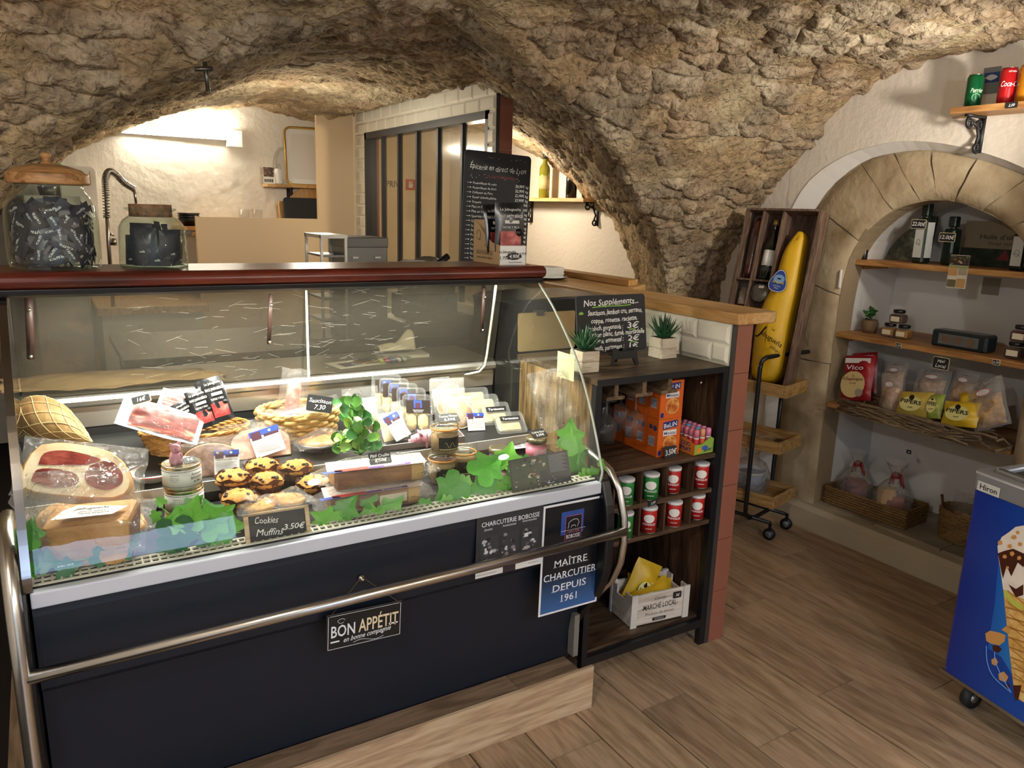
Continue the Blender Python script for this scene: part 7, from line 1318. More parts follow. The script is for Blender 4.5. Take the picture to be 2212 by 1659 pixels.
lz = .046; a = on_bag(395, 1075, lz); b = on_bag(550, 1205, lz); Mt = T(a[0], a[1], lz) @ RZ(math.degrees(math.atan2(b[1]-a[1], b[0]-a[0]))+5); w = math.hypot(b[0]-a[0], b[1]-a[1])
m = MB(); m.text('abugueña', Mt @ T(w*.02, -.022, 0), .022, w*.98, 'L', .01).text('La', Mt @ T(w*.30, .022, 0), .013, None, 'L', .006).text('Jabugo', Mt @ T(w*.62, -.048, 0), .013, w*.45, 'L', .006, .25).text('J', Mt @ T(-w*.10, -.028, 0), .05, None, 'L', .01, .12); m.build('lettering', inkblack, t)
lb_ = on_bag(518, 695, .040); Mb = T(lb_[0], lb_[1], .034) @ RZ(-8); n = 40; sh = lambda s_: [(s_*.040*(1+.13*math.cos(3*(2*math.pi*i/n)+1.57))*math.cos(2*math.pi*i/n), s_*.050*(1+.10*math.cos(3*(2*math.pi*i/n)+1.57))*math.sin(2*math.pi*i/n)) for i in range(n)]
m = MB(); m.sheet(sh(1.08), Mb, 0, .002); m.sheet(sh(1.03), Mb, 1, .0025); m.sheet(sh(.97), Mb, 2, .003); m.disc(0, .014, .027, .020, Mb, .0035, 20, 3); m.rect(-.009, .009, .012, .018, Mb, .004, 4); bd = m.build('badge', [plain('badge plum', '#54263a', .4), lwhite, plain('badge blue', '#2f4c9a', .4), plain('badge sky', '#7fa6d8', .4), inkblack], t)
MB().text('Jabugueña', Mb @ T(0, -.006, 0), .012, .058, 'C', .01, .15, z=.0042).build('lettering', plain('badge gold', '#d9c22e', .5), bd); MB().text('Jamón Ibérico', Mb @ T(0, -.022, 0), .006, .036, 'C', z=.0042).text('Bellota', Mb @ T(0, -.032, 0), .006, .02, 'C', z=.0042).build('lettering', whiteink, bd)
# things on the lower trays
t = thing('magazine', 'glossy magazine with food pictures lying in the middle trolley tray', 'magazine', M=TM @ T(.022, .05, .4455)); MB().box(0, .19, 0, .27, 0, .006).build('pages', paper, t); MB().rect(.002, .188, .002, .268, z=.0064).build('cover', blotch('magazine print', [(.3, '#4c463f'), (.48, '#8d7f6d'), (.6, '#c9b79c'), (.75, '#d99a6c')], 14, 5, .3, 0), t); MB().rect(.02, .17, .02, .05, z=.0068).build('lettering', inkblack, t)
t = thing('bagged_bucket', 'white plastic bucket wrapped in a clear bag in the bottom trolley tray', 'bucket', M=TM @ T(.105, .18, .1775)); MB().lathe([(0, .002), (.062, .002), (.066, 0), (.074, .11), (.078, .112), (.078, .118), (.07, .118), (.064, .008), (0, .008)], 28).build('bucket', plain('bucket white', '#c8ccd4', .4), t); MB().lathe([(.0695, .05), (.0745, .1)], 28).build('label', plain('bucket label', '#8f98b4', .5), t)
n = 28; MB().add([((r*(1+.06*math.sin(i*2.3+z*40)))*math.cos(2*math.pi*i/n), r*(1+.06*math.sin(i*1.7+z*60))*math.sin(2*math.pi*i/n), z) for r, z in ((.078, .002), (.088, .04), (.092, .1), (.075, .15), (.03, .175), (.018, .19), (.04, .215)) for i in range(n)], [(q*n+i, q*n+(i+1) % n, q*n+n+(i+1) % n, q*n+n+i) for q in range(6) for i in range(n)], smooth=True).build('plastic_bag', softfilm, t)

# ============================================================ ALCOVE SHELVES
sw2 = wood('alcove shelf wood', '#8f6236', '#b07f4a', '#c4955e', 'Y', .8, .5, True, .04, .06)
SH = {}
for nm, z, x0, wh in (('oil', 1.3235, 3.235, 'top wooden shelf in the arched alcove, under the oil bottles'), ('honey', .984, 3.19, 'middle wooden shelf in the arched alcove, under the honey jars'), ('crisps', .642, 3.19, 'lowest wooden shelf in the arched alcove, under the crisp bags')):
    t = thing('alcove_shelf', wh, 'shelf', (3.4, 1.85, z-.024)); MB().box(x0-3.4, .198, -.415, .423, 0, .024).build('board', sw2, t, bevel=.003); MB().box(-.12, .1, .40, .423, -.022, -.0005).build('batten', sw2, t); SH[nm] = z+.0006
zo, zh, zc = SH['oil'], SH['honey'], SH['crisps']
dkg = plain('oil bottle green', '#16221c', .12, spec=.7); olab = plain('oil label', '#cfd2cf', .6)
t = thing('small_black_bottle', 'small black bottle at the left end of the top alcove shelf', 'bottle', (3.285, 2.24, zo)); MB().lathe([(0, 0), (.013, 0), (.014, .003), (.014, .045), (.010, .05), (.010, .066), (0, .067)], 16).build('body', plain('small black', '#1a1512', .3), t)
t = thing('olive_branch_board', 'dark board picturing olive branches at the back of the top shelf', 'picture', M=frame((3.45, 2.262, zo), (.05, -1, 0), (.12, 0, 1))); MB().box(0, .225, 0, .205, -.012, 0).build('board', plain('olive board edge', '#3a3a30', .6), t); MB().rect(.0, .225, 0, .205).build('picture', blotch('olive picture', [(.3, '#2d2f28'), (.45, '#55574a'), (.58, '#77765f'), (.72, '#8f8a68')], 16, 8, .6, .2, dist=1.5), t)
def oil(label, y, x, h, w=.058, neck=True, lab=True):
    t = thing('oil_bottle', label, 'bottle', M=T(x, y, zo) @ RZ(-8)); MB().cbox(w, w, h*.76, I4, .008).build('glass', dkg, t, bevel=.003); MB().lathe([(.02, h*.76-.004), (.014, h*.80), (.014, h*.9)], 14).build('neck', dkg, t); MB().cbox(.034, .034, h*.22, T(0, 0, h*.80), .004).build('cap', plain('cap dark green', '#1c2b24', .35), t)
    if lab: MB().box(-w/2-.0008, -w/2-.0002, -w*.36, w*.36, h*.10, h*.70).box(-w*.36, w*.36, -w/2-.0008, -w/2-.0002, h*.10, h*.70).build('label', olab, t); m = MB(); m.tube([(-w/2-.0012, .010*math.cos(i*.5), h*.36+.012*math.sin(i*.5)) for i in range(14)], .0007, 4); m.tube([(-w/2-.0012, -.012, h*.3), (-w/2-.0012, .0, h*.35), (-w/2-.0012, .016, h*.34)], .0007, 4); m.build('drawing', inkblack, t)
    return t
oil('tall dark oil bottle behind the 22 price tag, white label', 1.985, 3.315, .252); oil('dark oil bottle behind the 12 price tag', 1.872, 3.335, .20, .055, True, False); oil('dark oil bottle with white label at the right of the top shelf', 1.575, 3.31, .19, .06)
def xtag(label, y, x, z, w, h, txt, txt2=None, frm=True): return chalk_tag(label, frame((x, y, z), (.0, -1, 0), (0, 0, 1)), w, h, txt, txt2, frm)
xtag('framed black tag 22€ hanging on the tall oil bottle', 1.995, 3.278, zo+.148, .068, .040, '22.00€'); xtag('framed black tag 12€ on the oil bottle right of the tall one', 1.872, 3.295, zo+.098, .07, .038, '12.00€')
t = thing('oil_sign', 'printed board Huile d\'olive with dark olive grove along its foot', 'sign', M=frame((3.47, 1.905, zo), (.03, -1, 0), (.1, 0, 1))); MB().box(0, .29, 0, .19, -.008, 0).build('board', plain('oil board beige', '#8d8068', .5), t); MB().rect(0, .29, 0, .075).build('grove', blotch('grove print', [(.35, '#16201a'), (.55, '#28362a'), (.75, '#3f4c38')], 20, 5, .5, 0), t); m = MB(); m.sheet([(.155, .03), (.17, .055), (.18, .075), (.195, .055), (.205, .028)], z=.0008); m.build('red_figure', plain('figure red', '#7a2b30', .5), t); MB().text("Huile d'olive", T(.155, .115, 0), .020, .17, 'C', .01, z=.001).text('Vierge extra', T(.16, .092, 0), .012, .11, 'C', -.004, .3, z=.001).build('lettering', plain('oil ink', '#2a2a26', .6), t)
M_ = frame((3.2335, at(2046, 600, x=3.2335).y, at(2060, 622, x=3.2335).z), (0, -1, 0), (0, 0, 1)); t = thing('hanging_leaflet', 'leaflet of olive pictures hanging over the front of the top shelf', 'leaflet', M=M_); w, h = .080, .135; MB().box(0, w, 0, h, -.0008, 0).build('sheet', plain('leaflet cream', '#d9d2bf', .5), t)
lp = [plain('leaf tan', '#c79a66', .5), plain('leaf olive', '#6f6a4c', .5), plain('leaf dark', '#3d342b', .5), plain('leaf stone', '#a9a08c', .5)]; photo(None, 'photograph', t, w, .04, 0, h-.042, 1, [lp[2], lp[3], lp[0], lp[1]]); MB().rect(0, w, h-.052, h-.044, z=.001).build('green_band', plain('band green', '#8f9a5c', .5), t)
for x0, y0, c_ in ((.002, .05, 0), (.042, .055, 3), (.002, .004, 1), (.04, .004, 0)): MB().rect(x0, x0+.036, y0, y0+.036 if c_ != 1 else y0+.03, z=.0009).build('picture', lp[c_], t)
t = thing('paper_note', 'small grey paper note stuck on the alcove back wall', 'note', M=frame((3.596, at(2118, 640, x=3.596).y, at(2140, 637, x=3.596).z), (0, -1, 0), (0, 0, 1))); MB().box(0, .075, 0, .075, 0, .001).build('sheet', plain('note grey', '#8f877b', .7), t)
t = thing('wall_switch', 'white switch plate on the left side of the alcove', 'switch', M=frame((at(1812, 600, y=2.278).x, 2.277, at(1812, 622, y=2.278).z), (1, 0, 0), (0, 0, 1))); MB().poly(rounded(.06, .085, .006), .006).build('plate', white, t); MB().tube([(.03+.016*math.cos(i*.5), .043+.018*math.sin(i*.5), .006) for i in range(13)], .001, 4).build('rocker_edge', plain('rocker', '#c9c9cc', .4), t)
p = at(1878, 706, x=3.33); t = thing('small_potted_plant', 'small green plant in a brown pot on the middle alcove shelf', 'potted plant', (3.33, p.y, zh)); MB().lathe([(0, 0), (.028, 0), (.036, .02), (.038, .045), (.034, .06), (.031, .06), (.03, .052), (0, .05)], 20).build('pot', plain('pot brown', '#7a6248', .7, bump=.3), t); q = random.Random(5); m = MB()
for i in range(26): o = bpy.data.objects.new('leaf', RM[q.choice((0, 1, 1))]); COL.objects.link(o); o.parent = t; o.matrix_basis = T(q.uniform(-.02, .02), q.uniform(-.022, .022), .055+q.uniform(0, .05)) @ RZ(q.uniform(0, 360)) @ RX(q.uniform(5, 80)) @ Matrix.Scale(q.uniform(.018, .028), 4)
def honey(label, y, x, z, c_, s=1., group=None):
    t = thing('honey_jar', label, 'jar', M=T(x, y, z) @ RZ(4) @ Matrix.Scale(s, 4), group=group); MB().cbox(.062, .062, .044, I4, .006).build('glass', film('honey glass', '#f3efe6', .03, '#ffffff', .02, 0), t); MB().cbox(.057, .057, .038, T(0, 0, .004), .006).build('honey', plain('honey '+c_, c_, .15, spec=.6), t); MB().cyl(.022, .044, .050, 20).build('neck', plasticlid, t); MB().lathe([(.024, .049), (.026, .051), (.026, .061), (.024, .0635), (0, .0635)], 24).build('lid', plain('lid black', '#141418', .3), t); MB().box(-.0318, -.0313, -.02, .02, .012, .034).build('label', plain('honey label', '#e6dcc0', .6), t)
y1, y2, y3 = at(1922, 735, x=3.31).y, at(1970, 738, x=3.31).y, at(1946, 690, x=3.31).y
y1, y2 = y1+.006, y1-.062; honey('amber honey jar, left one of the lower pair on the middle shelf', y1, 3.31, zh, '#b58338', .98); honey('amber honey jar, right one of the lower pair on the middle shelf', y2, 3.31, zh, '#bd8d42', .98); honey('dark honey jar standing on top of the two amber ones', (y1+y2)/2, 3.31, zh+.0632, '#5a3a34', 1.0)
ya, yb = at(2016, 755, x=3.29).y, at(2137, 765, x=3.29).y; t = thing('dark_gift_tin', 'dark glossy blue gift tin of jars on the middle shelf', 'gift tin', (3.30, (ya+yb)/2, zh)); MB().cbox(.085, ya-yb, .072, I4, .008).build('box', plain('tin petrol', '#1c2a30', .25), t, bevel=.002); MB().box(-.0435, -.0428, -(ya-yb)*.36, (ya-yb)*.36, .014, .058).build('window', plasticlid, t)
for k in range(3): MB().lathe([(0, 0), (.018, 0), (.018, .03), (0, .031)], 14, T(-.03, (k-1)*.055, .018)).build('little_jar', plain('little jar', '#6d5a4a', .3), t) if False else MB().disc(0, 0, .018, None, frame((-.0438, (k-1)*.05, .036), (0, -1, 0), (0, 0, 1))).build('little_jar', plain('little jar', '#6d5a4a', .3), t)
yr = at(2192, 770, x=3.27).y; honey('dark red preserve jar, lower one at the right of the middle shelf', yr, 3.27, zh, '#4a1a1e', 1.05); honey('dark red preserve jar, upper one at the right of the middle shelf', yr-.012, 3.27, zh+.0677, '#5a2226', 1.05)
xtag('tiny black tag on the middle shelf edge, below the honey jars', at(1940, 750, x=3.187).y, 3.187, zh-.0245, .030, .022, '5.50'); xtag('tiny black tag on the middle shelf edge, below the preserve jars', at(2151, 787, x=3.187).y, 3.187, zh-.0245, .030, .022, '6.50')
a = at(2030, 798, x=3.186); xtag('framed black tag Miel Local hanging below the middle shelf', a.y, 3.186, a.z, .070, .052, 'Miel', 'Local')
# crisps and snack bags in the twig tray
tk = wood('twig', '#4e4030', '#6f5d46', '#8b7659', 'Y', 5, .7, False, .15, .2); yt0, yt1 = 1.43, 2.13
t = thing('twig_tray', 'long shallow tray woven of grey twigs on the lowest alcove shelf', 'tray', (3.19, 1.78, zc)); q = random.Random(8); m = MB()
for i in range(46):
    y = q.uniform(-.34, .05); L = q.uniform(.25, .42); y2_ = min(y+L, .35); z = q.uniform(.004, .06); side = q.choice((-.13, -.125, -.115, -.12, .10)); m.tube([(side+q.uniform(-.012, .012), y+(y2_-y)*f_/5, max(.006, z+.010*math.sin(f_*1.9+i))) for f_ in range(6)], q.uniform(.0035, .0055), 5)
m.build('twigs', tk, t)['kind'] = 'stuff'; m = MB()
for sx in (-.13, .10): m.tube([(sx, -.35+.7*i/14, .062+.004*math.sin(i*2)) for i in range(15)], .006, 6)
for y in (-.35, .35): m.tube([(-.13+.23*i/5, y, .03+.028*math.sin(i*1.1+1)) for i in range(6)], .006, 6).tube([(-.13+.23*i/5, y, .012) for i in range(6)], .006, 6)
m.build('rim', tk, t); MB().box(-.13, .10, -.35, .35, .001, .006).build('base', tk, t)
def xbag(fn, label, bl, br, tl, *a):
    P_ = [onplane(q[0], q[1], Vector((q[2], 0, 0)), Vector((1, 0, 0))) for q in (bl, br, tl)]; M_ = frame(P_[0], P_[1]-P_[0], P_[2]-P_[0]); w, h = (P_[1]-P_[0]).length, (P_[2]-P_[0]).length; return fn(label, M_ @ T(w/2, 0, 0), w, h, *a)
redbag = plain('crisp bag red', '#a8202a', .35, var=.1, vs_=20)
def vico(label, M, w, h, s):
    t = crisp_bag(label, M, w, h, s, False, redbag); m = MB(); m.disc(0, h*.33, w*.40, h*.30, I4, .034, 24); m.build('cream_oval', plain('bag cream', '#e0c98e', .45), t); MB().rect(-w*.42, w*.42, h*.82, h*.93, z=.016).build('white_band', white, t); MB().disc(0, h*.70, w*.36, h*.085, I4, .034, 20).build('brand_oval', plain('bag deep red', '#8e1620', .4), t)
    MB().text('Vico', T(0, h*.66, 0), h*.10, w*.58, 'C', .012, .15, z=.0348).build('lettering', whiteink, t); MB().text('la', T(0, h*.50, 0), h*.05, None, 'C', .01, z=.0348).text('Classique', T(0, h*.42, 0), h*.07, w*.66, 'C', .01, z=.0348).text('NATURE', T(0, h*.34, 0), h*.03, None, 'C', .01, z=.0348).build('lettering', plain('bag maroon', '#7a1c24', .5), t); MB().disc(w*.24, h*.15, w*.13, h*.09, I4, .0352, 18).build('seal', plain('seal silver', '#c9c4ba', .3, .6), t); return t
xbag(vico, 'red and cream crisp bag standing in front at the left of the twig tray', (1815, 862, 3.20), (1880, 866, 3.20), (1824, 768, 3.25), 4); xbag(vico, 'red and cream crisp bag half hidden behind the front one', (1840, 866, 3.30), (1893, 866, 3.30), (1850, 763, 3.34), 5)
def clearbag(label, M, w, h, s, c1='#c9a07a', c2='#e3c4a4', c3='#a3704e'):
    t = thing('snack_bag', label, 'snack bag', M=M); MB().pillow(w*.8, h*.62, .05, T(0, h*.05, 0), 8, seed=s, wob=.3).build('snacks', blotch('snacks '+c1, [(.3, c3), (.5, c1), (.7, c2)], 30, 4, .6, .4), t); MB().pillow(w, h, .06, I4, 10, seed=s+1, wob=.3).build('film_bag', softfilm, t); MB().disc(0, h*.72, w*.22, h*.09, I4, .020, 18).build('label', plain('bag label rose', '#b5646c', .5), t); MB().disc(0, h*.72, w*.18, h*.06, I4, .0206, 18).build('label_panel', lwhite, t); return t
pip = plain('bag dull yellow', '#c9b04e', .4, var=.06, vs_=15)
def piper(label, M, w, h, s, mt=None):
    t = crisp_bag(label, M, w, h, s, False, mt or pip); MB().disc(0, h*.45, w*.33, h*.30, I4, .032, 24).build('pale_panel', plain('bag pale', '#dcd48a', .5), t); MB().text('PIPERS', T(0, h*.45, 0) @ RZ(-6), h*.15, w*.62, 'C', .02, z=.0328).disc(0, h*.70, w*.08, None, I4, .0328, 10).text('CRISPS', T(0, h*.28, 0), h*.05, None, 'C', .01, z=.0328).build('lettering', inkblack, t); return t
xbag(clearbag, 'clear snack bag standing left in the twig tray beside the red bags', (1898, 893, 3.17), (1945, 897, 3.17), (1900, 805, 3.20), 11); xbag(clearbag, 'clear snack bag standing behind the left yellow bag', (1905, 845, 3.28), (1955, 848, 3.28), (1905, 782, 3.31), 12); xbag(clearbag, 'clear snack bag in the middle of the back row', (1968, 858, 3.26), (2040, 868, 3.26), (1970, 795, 3.31), 13, '#b79a86', '#d6bfae', '#8d6a58'); xbag(clearbag, 'clear snack bag right of the middle in the back row', (2042, 868, 3.26), (2095, 878, 3.26), (2046, 800, 3.31), 14)
xbag(piper, 'pale yellow crisp bag lettered in black, left of the greenish bag', (1935, 897, 3.13), (2008, 903, 3.13), (1940, 845, 3.17), 15); xbag(piper, 'greenish yellow crisp bag turned sideways in the twig tray', (2000, 903, 3.13), (2032, 905, 3.13), (2018, 852, 3.17), 16, plain('bag green yellow', '#9aa648', .4)); xbag(piper, 'bright yellow crisp bag lettered in black, right of the greenish bag', (2032, 918, 3.12), (2110, 925, 3.12), (2045, 866, 3.16), 17, yel); xbag(crisp_bag, 'plain yellow crisp bag leaning behind the bright lettered one', (2075, 905, 3.19), (2115, 900, 3.19), (2070, 850, 3.22), 18, False)
xbag(clearbag, 'large clear bag of brown snacks at the right end of the twig tray', (2105, 935, 3.14), (2185, 915, 3.14), (2098, 830, 3.20), 19, '#b08a5c', '#d4b184', '#80593a')
# gift baskets on the alcove floor
zf = .1306; t = thing('low_wicker_tray', 'long rectangular wicker tray on the alcove floor', 'basket', M=T(3.345, 2.06, zf) @ RZ(4)); wk2 = wood('dark wicker', '#5d4426', '#7d6039', '#987a4c', 'Y', 7, .7, False, .05, .3); rr = .0062
for nm, sx0, sx1, sy0, sy1 in (('wall', -.10, -.10, -.205, .205), ('wall', .10, .10, -.205, .205), ('wall', -.10, .10, -.205, -.205), ('wall', -.10, .10, .205, .205)):
    m = MB()
    for r in range(7):
        pts = []; n = 26
        for i in range(n+1): f_ = i/n; b_ = .0028*math.cos(math.pi*(i+r)); pts.append((sx0+(sx1-sx0)*f_+(b_ if sx0 == sx1 else 0), sy0+(sy1-sy0)*f_+(b_ if sy0 == sy1 else 0), .008+.0125*r))
        m.tube(pts, rr, 5)
    m.build('woven_wall', wk2, t)['kind'] = 'stuff'
MB().box(-.10, .10, -.205, .205, .001, .006).build('base', wk2, t); ribbon = plain('ribbon red', '#8f1a20', .3)
def gift(label, x, y, z, r, h, seed, tg=False):
    t = thing('gift_pack', label, 'gift pack', (x, y, z)); q = random.Random(seed)
    for k in range(10): MB().cbox(q.uniform(.04, .07), q.uniform(.04, .06), q.uniform(.06, .14), T(q.uniform(-.4, .4)*r, q.uniform(-.5, .5)*r, .004) @ RZ(q.uniform(0, 90)) @ RX(q.uniform(-10, 10)), .005).build('packet', plain('packet %d' % (k % 4), ('#7a1f1e', '#8f2a24', '#c7a06a', '#541a18')[k % 4], .3), t)
    n = 26; pr_ = ((.9*r, .002), (1.05*r, h*.2), (.95*r, h*.42), (.5*r, h*.62), (.16*r, h*.72), (.13*r, h*.75), (.4*r, h*.92), (.55*r, h)); MB().add([(rr_*(1+.08*math.sin(i*2.1+z_*30+seed))*math.cos(2*math.pi*i/n), 1.15*rr_*(1+.08*math.sin(i*1.7+z_*50))*math.sin(2*math.pi*i/n), z_) for rr_, z_ in pr_ for i in range(n)], [(k*n+i, k*n+(i+1) % n, k*n+n+(i+1) % n, k*n+n+i) for k in range(7) for i in range(n)], smooth=True).build('cellophane', softfilm, t)
    m = MB(); m.tube([(.17*r*math.cos(i*.5), .2*r*math.sin(i*.5), h*.735) for i in range(13)], .005, 6, closed=True)
    for a in (20, 160, 250, 330): m.tube([(.15*r*math.cos(R(a))*f_, .9*r*math.sin(R(a))*f_*.6, h*.735+.03*math.sin(math.pi*f_)-.02*f_) for f_ in (.2, .4, .6, .8, 1, 1.2)], .0055, 5)
    m.build('ribbon', ribbon, t)
gift('red gift pack in tied cellophane, left one in the low wicker tray', 3.35, 2.175, zf+.0065, .078, .26, 1); gift('red and white gift pack in tied cellophane, right one in the low wicker tray', 3.335, 1.965, zf+.0065, .082, .27, 2)
p = at(1964, 980, x=3.28); chalk_tag('tiny black tag tied to the right gift pack', frame((3.275, p.y, p.z), (0, -1, 0), (0, 0, 1)), .022, .018, '3€', None, False)
t = basket('round_wicker_basket', 'deep round wicker basket on the alcove floor beside the freezer', T(3.40, 1.655, zf), .085, .095, .135, 1.12, 12, 36, wk2); MB().tube([(-.02, .10+.012*math.sin(i*.35), .135+.045*math.sin(i*.35)) for i in range(10)], .006, 6).build('handle', wk2, t)
t = thing('round_snack_bag', 'clear bag of brown snacks standing in the round wicker basket', 'snack bag', M=frame((3.36, 1.69, zf+.02), (0, -1, 0), (.15, 0, 1))); MB().pillow(.11, .11, .06, T(.045, 0, 0), 8, seed=3, wob=.3).build('snacks', blotch('brown snacks', [(.3, '#6d3f1e'), (.5, '#a8743c'), (.7, '#cfa76a')], 30, 4, .6, .4), t); MB().pillow(.14, .20, .07, T(.045, 0, 0), 10, seed=4, wob=.3).build('film_bag', clearfilm, t)

# ============================================================ SODA SHELF
a = at(2052, 246, x=2.995); t = thing('can_shelf', 'oak wall shelf carrying drink cans above the stone arch', 'shelf', (3.07, a.y-.2, a.z)); zsh = a.z+.022
m = MB(); m.add([(x-3.07, y-(a.y-.2), z) for z in (0, .022) for x, y in ((2.995, a.y), (3.149, a.y+.075), (3.149, a.y-.6), (2.995, a.y-.6))], [(0, 1, 2, 3), (4, 7, 6, 5), (0, 4, 5, 1), (1, 5, 6, 2), (2, 6, 7, 3), (3, 7, 4, 0)]); m.build('board', sw2, t)
b = at(2124, 252, x=3.14); scroll_bracket(t, T(.0795, b.y-(a.y-.2), -.0005) @ RZ(180), .12, .135)
def can(label, y, x, h, r, c_, bands):
    t = thing('drink_can', label, 'drink can', M=T(x, y, zsh+.0006)); MB().lathe([(0, .003), (r*.8, .003), (r*.84, 0), (r, .010), (r, h-.012), (r*.86, h-.002)], 28).build('body', plain('can '+c_, c_, .25, .35), t); MB().lathe([(r*.86, h-.002), (r*.88, h), (r*.82, h), (r*.8, h-.004), (0, h-.004)], 28).build('top', steel, t)
    def wrap(s_, hh, z, ang, mt, wd=None, sh=0., bold=.015, rot=False):
        v, f = textmesh(s_, bold); k_ = hh/.7; X_ = v[:, 0]*k_; wv = X_.max(); sc = (wd/wv) if wd else 1; m = MB(); m.add([((r+.0005)*math.sin(((q-wv/2)*sc+sh*yy_*k_)/r+R(ang)), -(r+.0005)*math.cos(((q-wv/2)*sc+sh*yy_*k_)/r+R(ang)), z+yy_*k_) for q, yy_ in zip(X_, v[:, 1])], f); return m.build('lettering', mt, t)
    return t, wrap
y_ = at(2100, 226, x=3.06).y; t, wr_ = can('green drink can leftmost on the wall shelf', y_, 3.06, .118, .0285, '#0d5c34', None); wr_('Perrier', .016, .052, -42, plain('can pale green', '#b7d8b8', .4), .045, .2)
m = MB(); m.tube([(.0288*math.sin(R(-42)+.5*math.cos(i*.45)), -.0288*math.cos(R(-42)+.5*math.cos(i*.45)), .034+.014*math.sin(i*.45)) for i in range(11)], .0009, 4); m.build('emblem', plain('can pale green'), t)
y_ = at(2172, 216, x=3.055).y; t, wr_ = can('red drink can between the green and the yellow ones', y_, 3.055, .126, .029, '#c41f24', None); wr_('Coca-Cola', .019, .060, -40, whiteink, .075, .25, .01); wr_('GOÛT ORIGINAL', .005, .108, -40, whiteink, .03)
y_ = at(2214, 210, x=3.055).y; t, wr_ = can('yellow and orange drink can at the right edge of the shelf', y_, 3.055, .128, .029, '#d98f1e', None); wr_('Lipton', .012, .068, -52, plain('can red', '#c0282a', .4), .03, .0, .02)
m = MB(); m.add([(.0291*math.sin(R(-55)+.55*math.cos(i*.42)), -.0291*math.cos(R(-55)+.55*math.cos(i*.42)), .074+.018*math.sin(i*.42)) for i in range(15)], [tuple(range(15))]); m.build('yellow_oval', plain('can yellow', '#e6c93a', .4), t)
p = at(2122, 177, x=3.142); t = thing('blue_card', 'small blue logo card on a grey ground stuck on the wall behind the cans', 'card', M=frame((3.146, p.y, p.z-.035), (0, -1, 0), (0, 0, 1))); MB().box(-.002, .062, -.01, .085, 0, .001).build('backing', plain('card grey', '#9b978e', .6), t); MB().rect(0, .06, .030, .066, z=.0014).build('blue_panel', plain('card blue', '#1f3f7c', .4), t); MB().sheet([(.006, .048), (.018, .056), (.03, .059), (.044, .055), (.054, .048), (.044, .041), (.03, .037), (.018, .041)], z=.0018).build('emblem', plain('card silver', '#c9ced8', .4), t)
p = at(2184, 236, x=2.993); xtag('tiny black price tag on the front edge of the can shelf', p.y, 2.9925, a.z+.001, .040, .020, '2.50', None, False)

# ============================================================ ICE CREAM FREEZER
fa = at(2031, 1441, z=.105); fb = at(2212, 1561, z=.105); fd = (fb-fa); fd.z = 0; fd.normalize(); fn = Vector((fd.y, -fd.x, 0)); fn = fn if fn.dot(Vector(CO)-fa) > 0 else -fn; back = -fn
FM = Matrix(((fd.x, fn.x, 0, fa.x), (fd.y, fn.y, 0, fa.y), (0, 0, 1, 0), (0, 0, 0, 1)))     # x along the blue face, -y into the freezer, z up
FI = FM.inverted()
def onface(u, v): return FI @ onplane(u, v, fa, fn)
zt = onface(2090, 1050).z; zrim = onface(2098, 1012).z; FWd, FDp = .62, .95; t = thing('ice_cream_freezer', 'chest freezer with blue ice cream panel and sliding glass lid', 'freezer', M=FM)
o = [(.03, 0)]+[(.03-.03*math.sin(R(a)), -.03+.03*math.cos(R(a))) for a in range(15, 91, 15)]+[(0, -FDp), (FWd, -FDp), (FWd, 0)]
MB().poly(o, zt-.105, T(0, 0, .105)).build('body', plain('freezer blue side', '#22339a', .3), t); o2 = [(x*1.01-.006, y*1.01+.005) for x, y in o]; MB().poly(o2, zrim-zt, T(0, 0, zt)).build('top_rim', plain('rim silver', '#a6a8ad', .3, .5), t, bevel=.006)
MB().rect(.022, FWd-.02, 0, zt-.105, frame((0, .0012, .105), (1, 0, 0), (0, 0, 1)), 0).build('blue_panel', fade('panel blue', '#1c2f8c', '#1650b4', 'X', .02, .3, .25), t)
m = MB(); m.box(.0, FWd, -.004, .004, .095, .106).box(-.002, .004, -FDp, -.03, .095, .106); m.build('base_strip', steel, t)
# raised lid frame with glass, sloping up to the rear
lid = MB(); z0 = zrim; lp_ = [(.045, -.05, z0+.002), (FWd-.03, -.05, z0+.002), (FWd-.03, -FDp+.05, z0+.05), (.045, -FDp+.05, z0+.05)]
for a_, b_ in ((0, 1), (1, 2), (2, 3), (3, 0)): lid.tube([lp_[a_], lp_[b_]], .014, 8)
lid.build('lid_frame', plain('lid silver', '#8f9196', .3, .5), t); MB().add(lp_, [(0, 1, 2, 3)]).build('lid_glass', film('freezer glass', '#8f9a98', .03, '#ffffff', .05, 0), t); MB().box(.05, FWd-.04, -FDp+.06, -.06, zrim-.02, zrim+.0015).build('interior', plain('freezer inside', '#3e4645', .6), t)
for x, y in ((.075, -.06), (FWd-.07, -.06), (.075, -FDp+.07), (FWd-.07, -FDp+.07)):
    w_ = MB().cyl(.036, -.012, .012, 24, T(x, y, .0362) @ RY(90) @ RX(0)).build('caster', plain('caster rubber', '#25262a', .55), t); MB().cyl(.015, -.014, .014, 16, T(x, y, .0362) @ RY(90)).build('hub', plain('caster zinc', '#b9bbb8', .3, .8), w_); MB().box(-.018, .018, -.015, .015, .074, .105, T(x, y, 0)).build('fork', darksteel, w_)
a = onface(2118, 1037); b = onface(2163, 1062); lw = b.x-a.x; MB().rect(0, lw*1.04, 0, .030, frame((a.x-.002, .0068, zt+.003), (1, 0, 0), (0, 0, 1)), 0).build('name_plate', plain('plate silver', '#d3d3cf', .3), t); MB().text('Hiron', frame((a.x+lw*.5, .0075, zt+.010), (1, 0, 0), (0, 0, 1)), .016, lw*.8, 'C', .02).build('lettering', plain('plate ink', '#2c2a28', .5), t)
PF = Matrix(((1, 0, 0, 0), (0, 0, 1, .0016), (0, 1, 0, 0), (0, 0, 0, 1)))
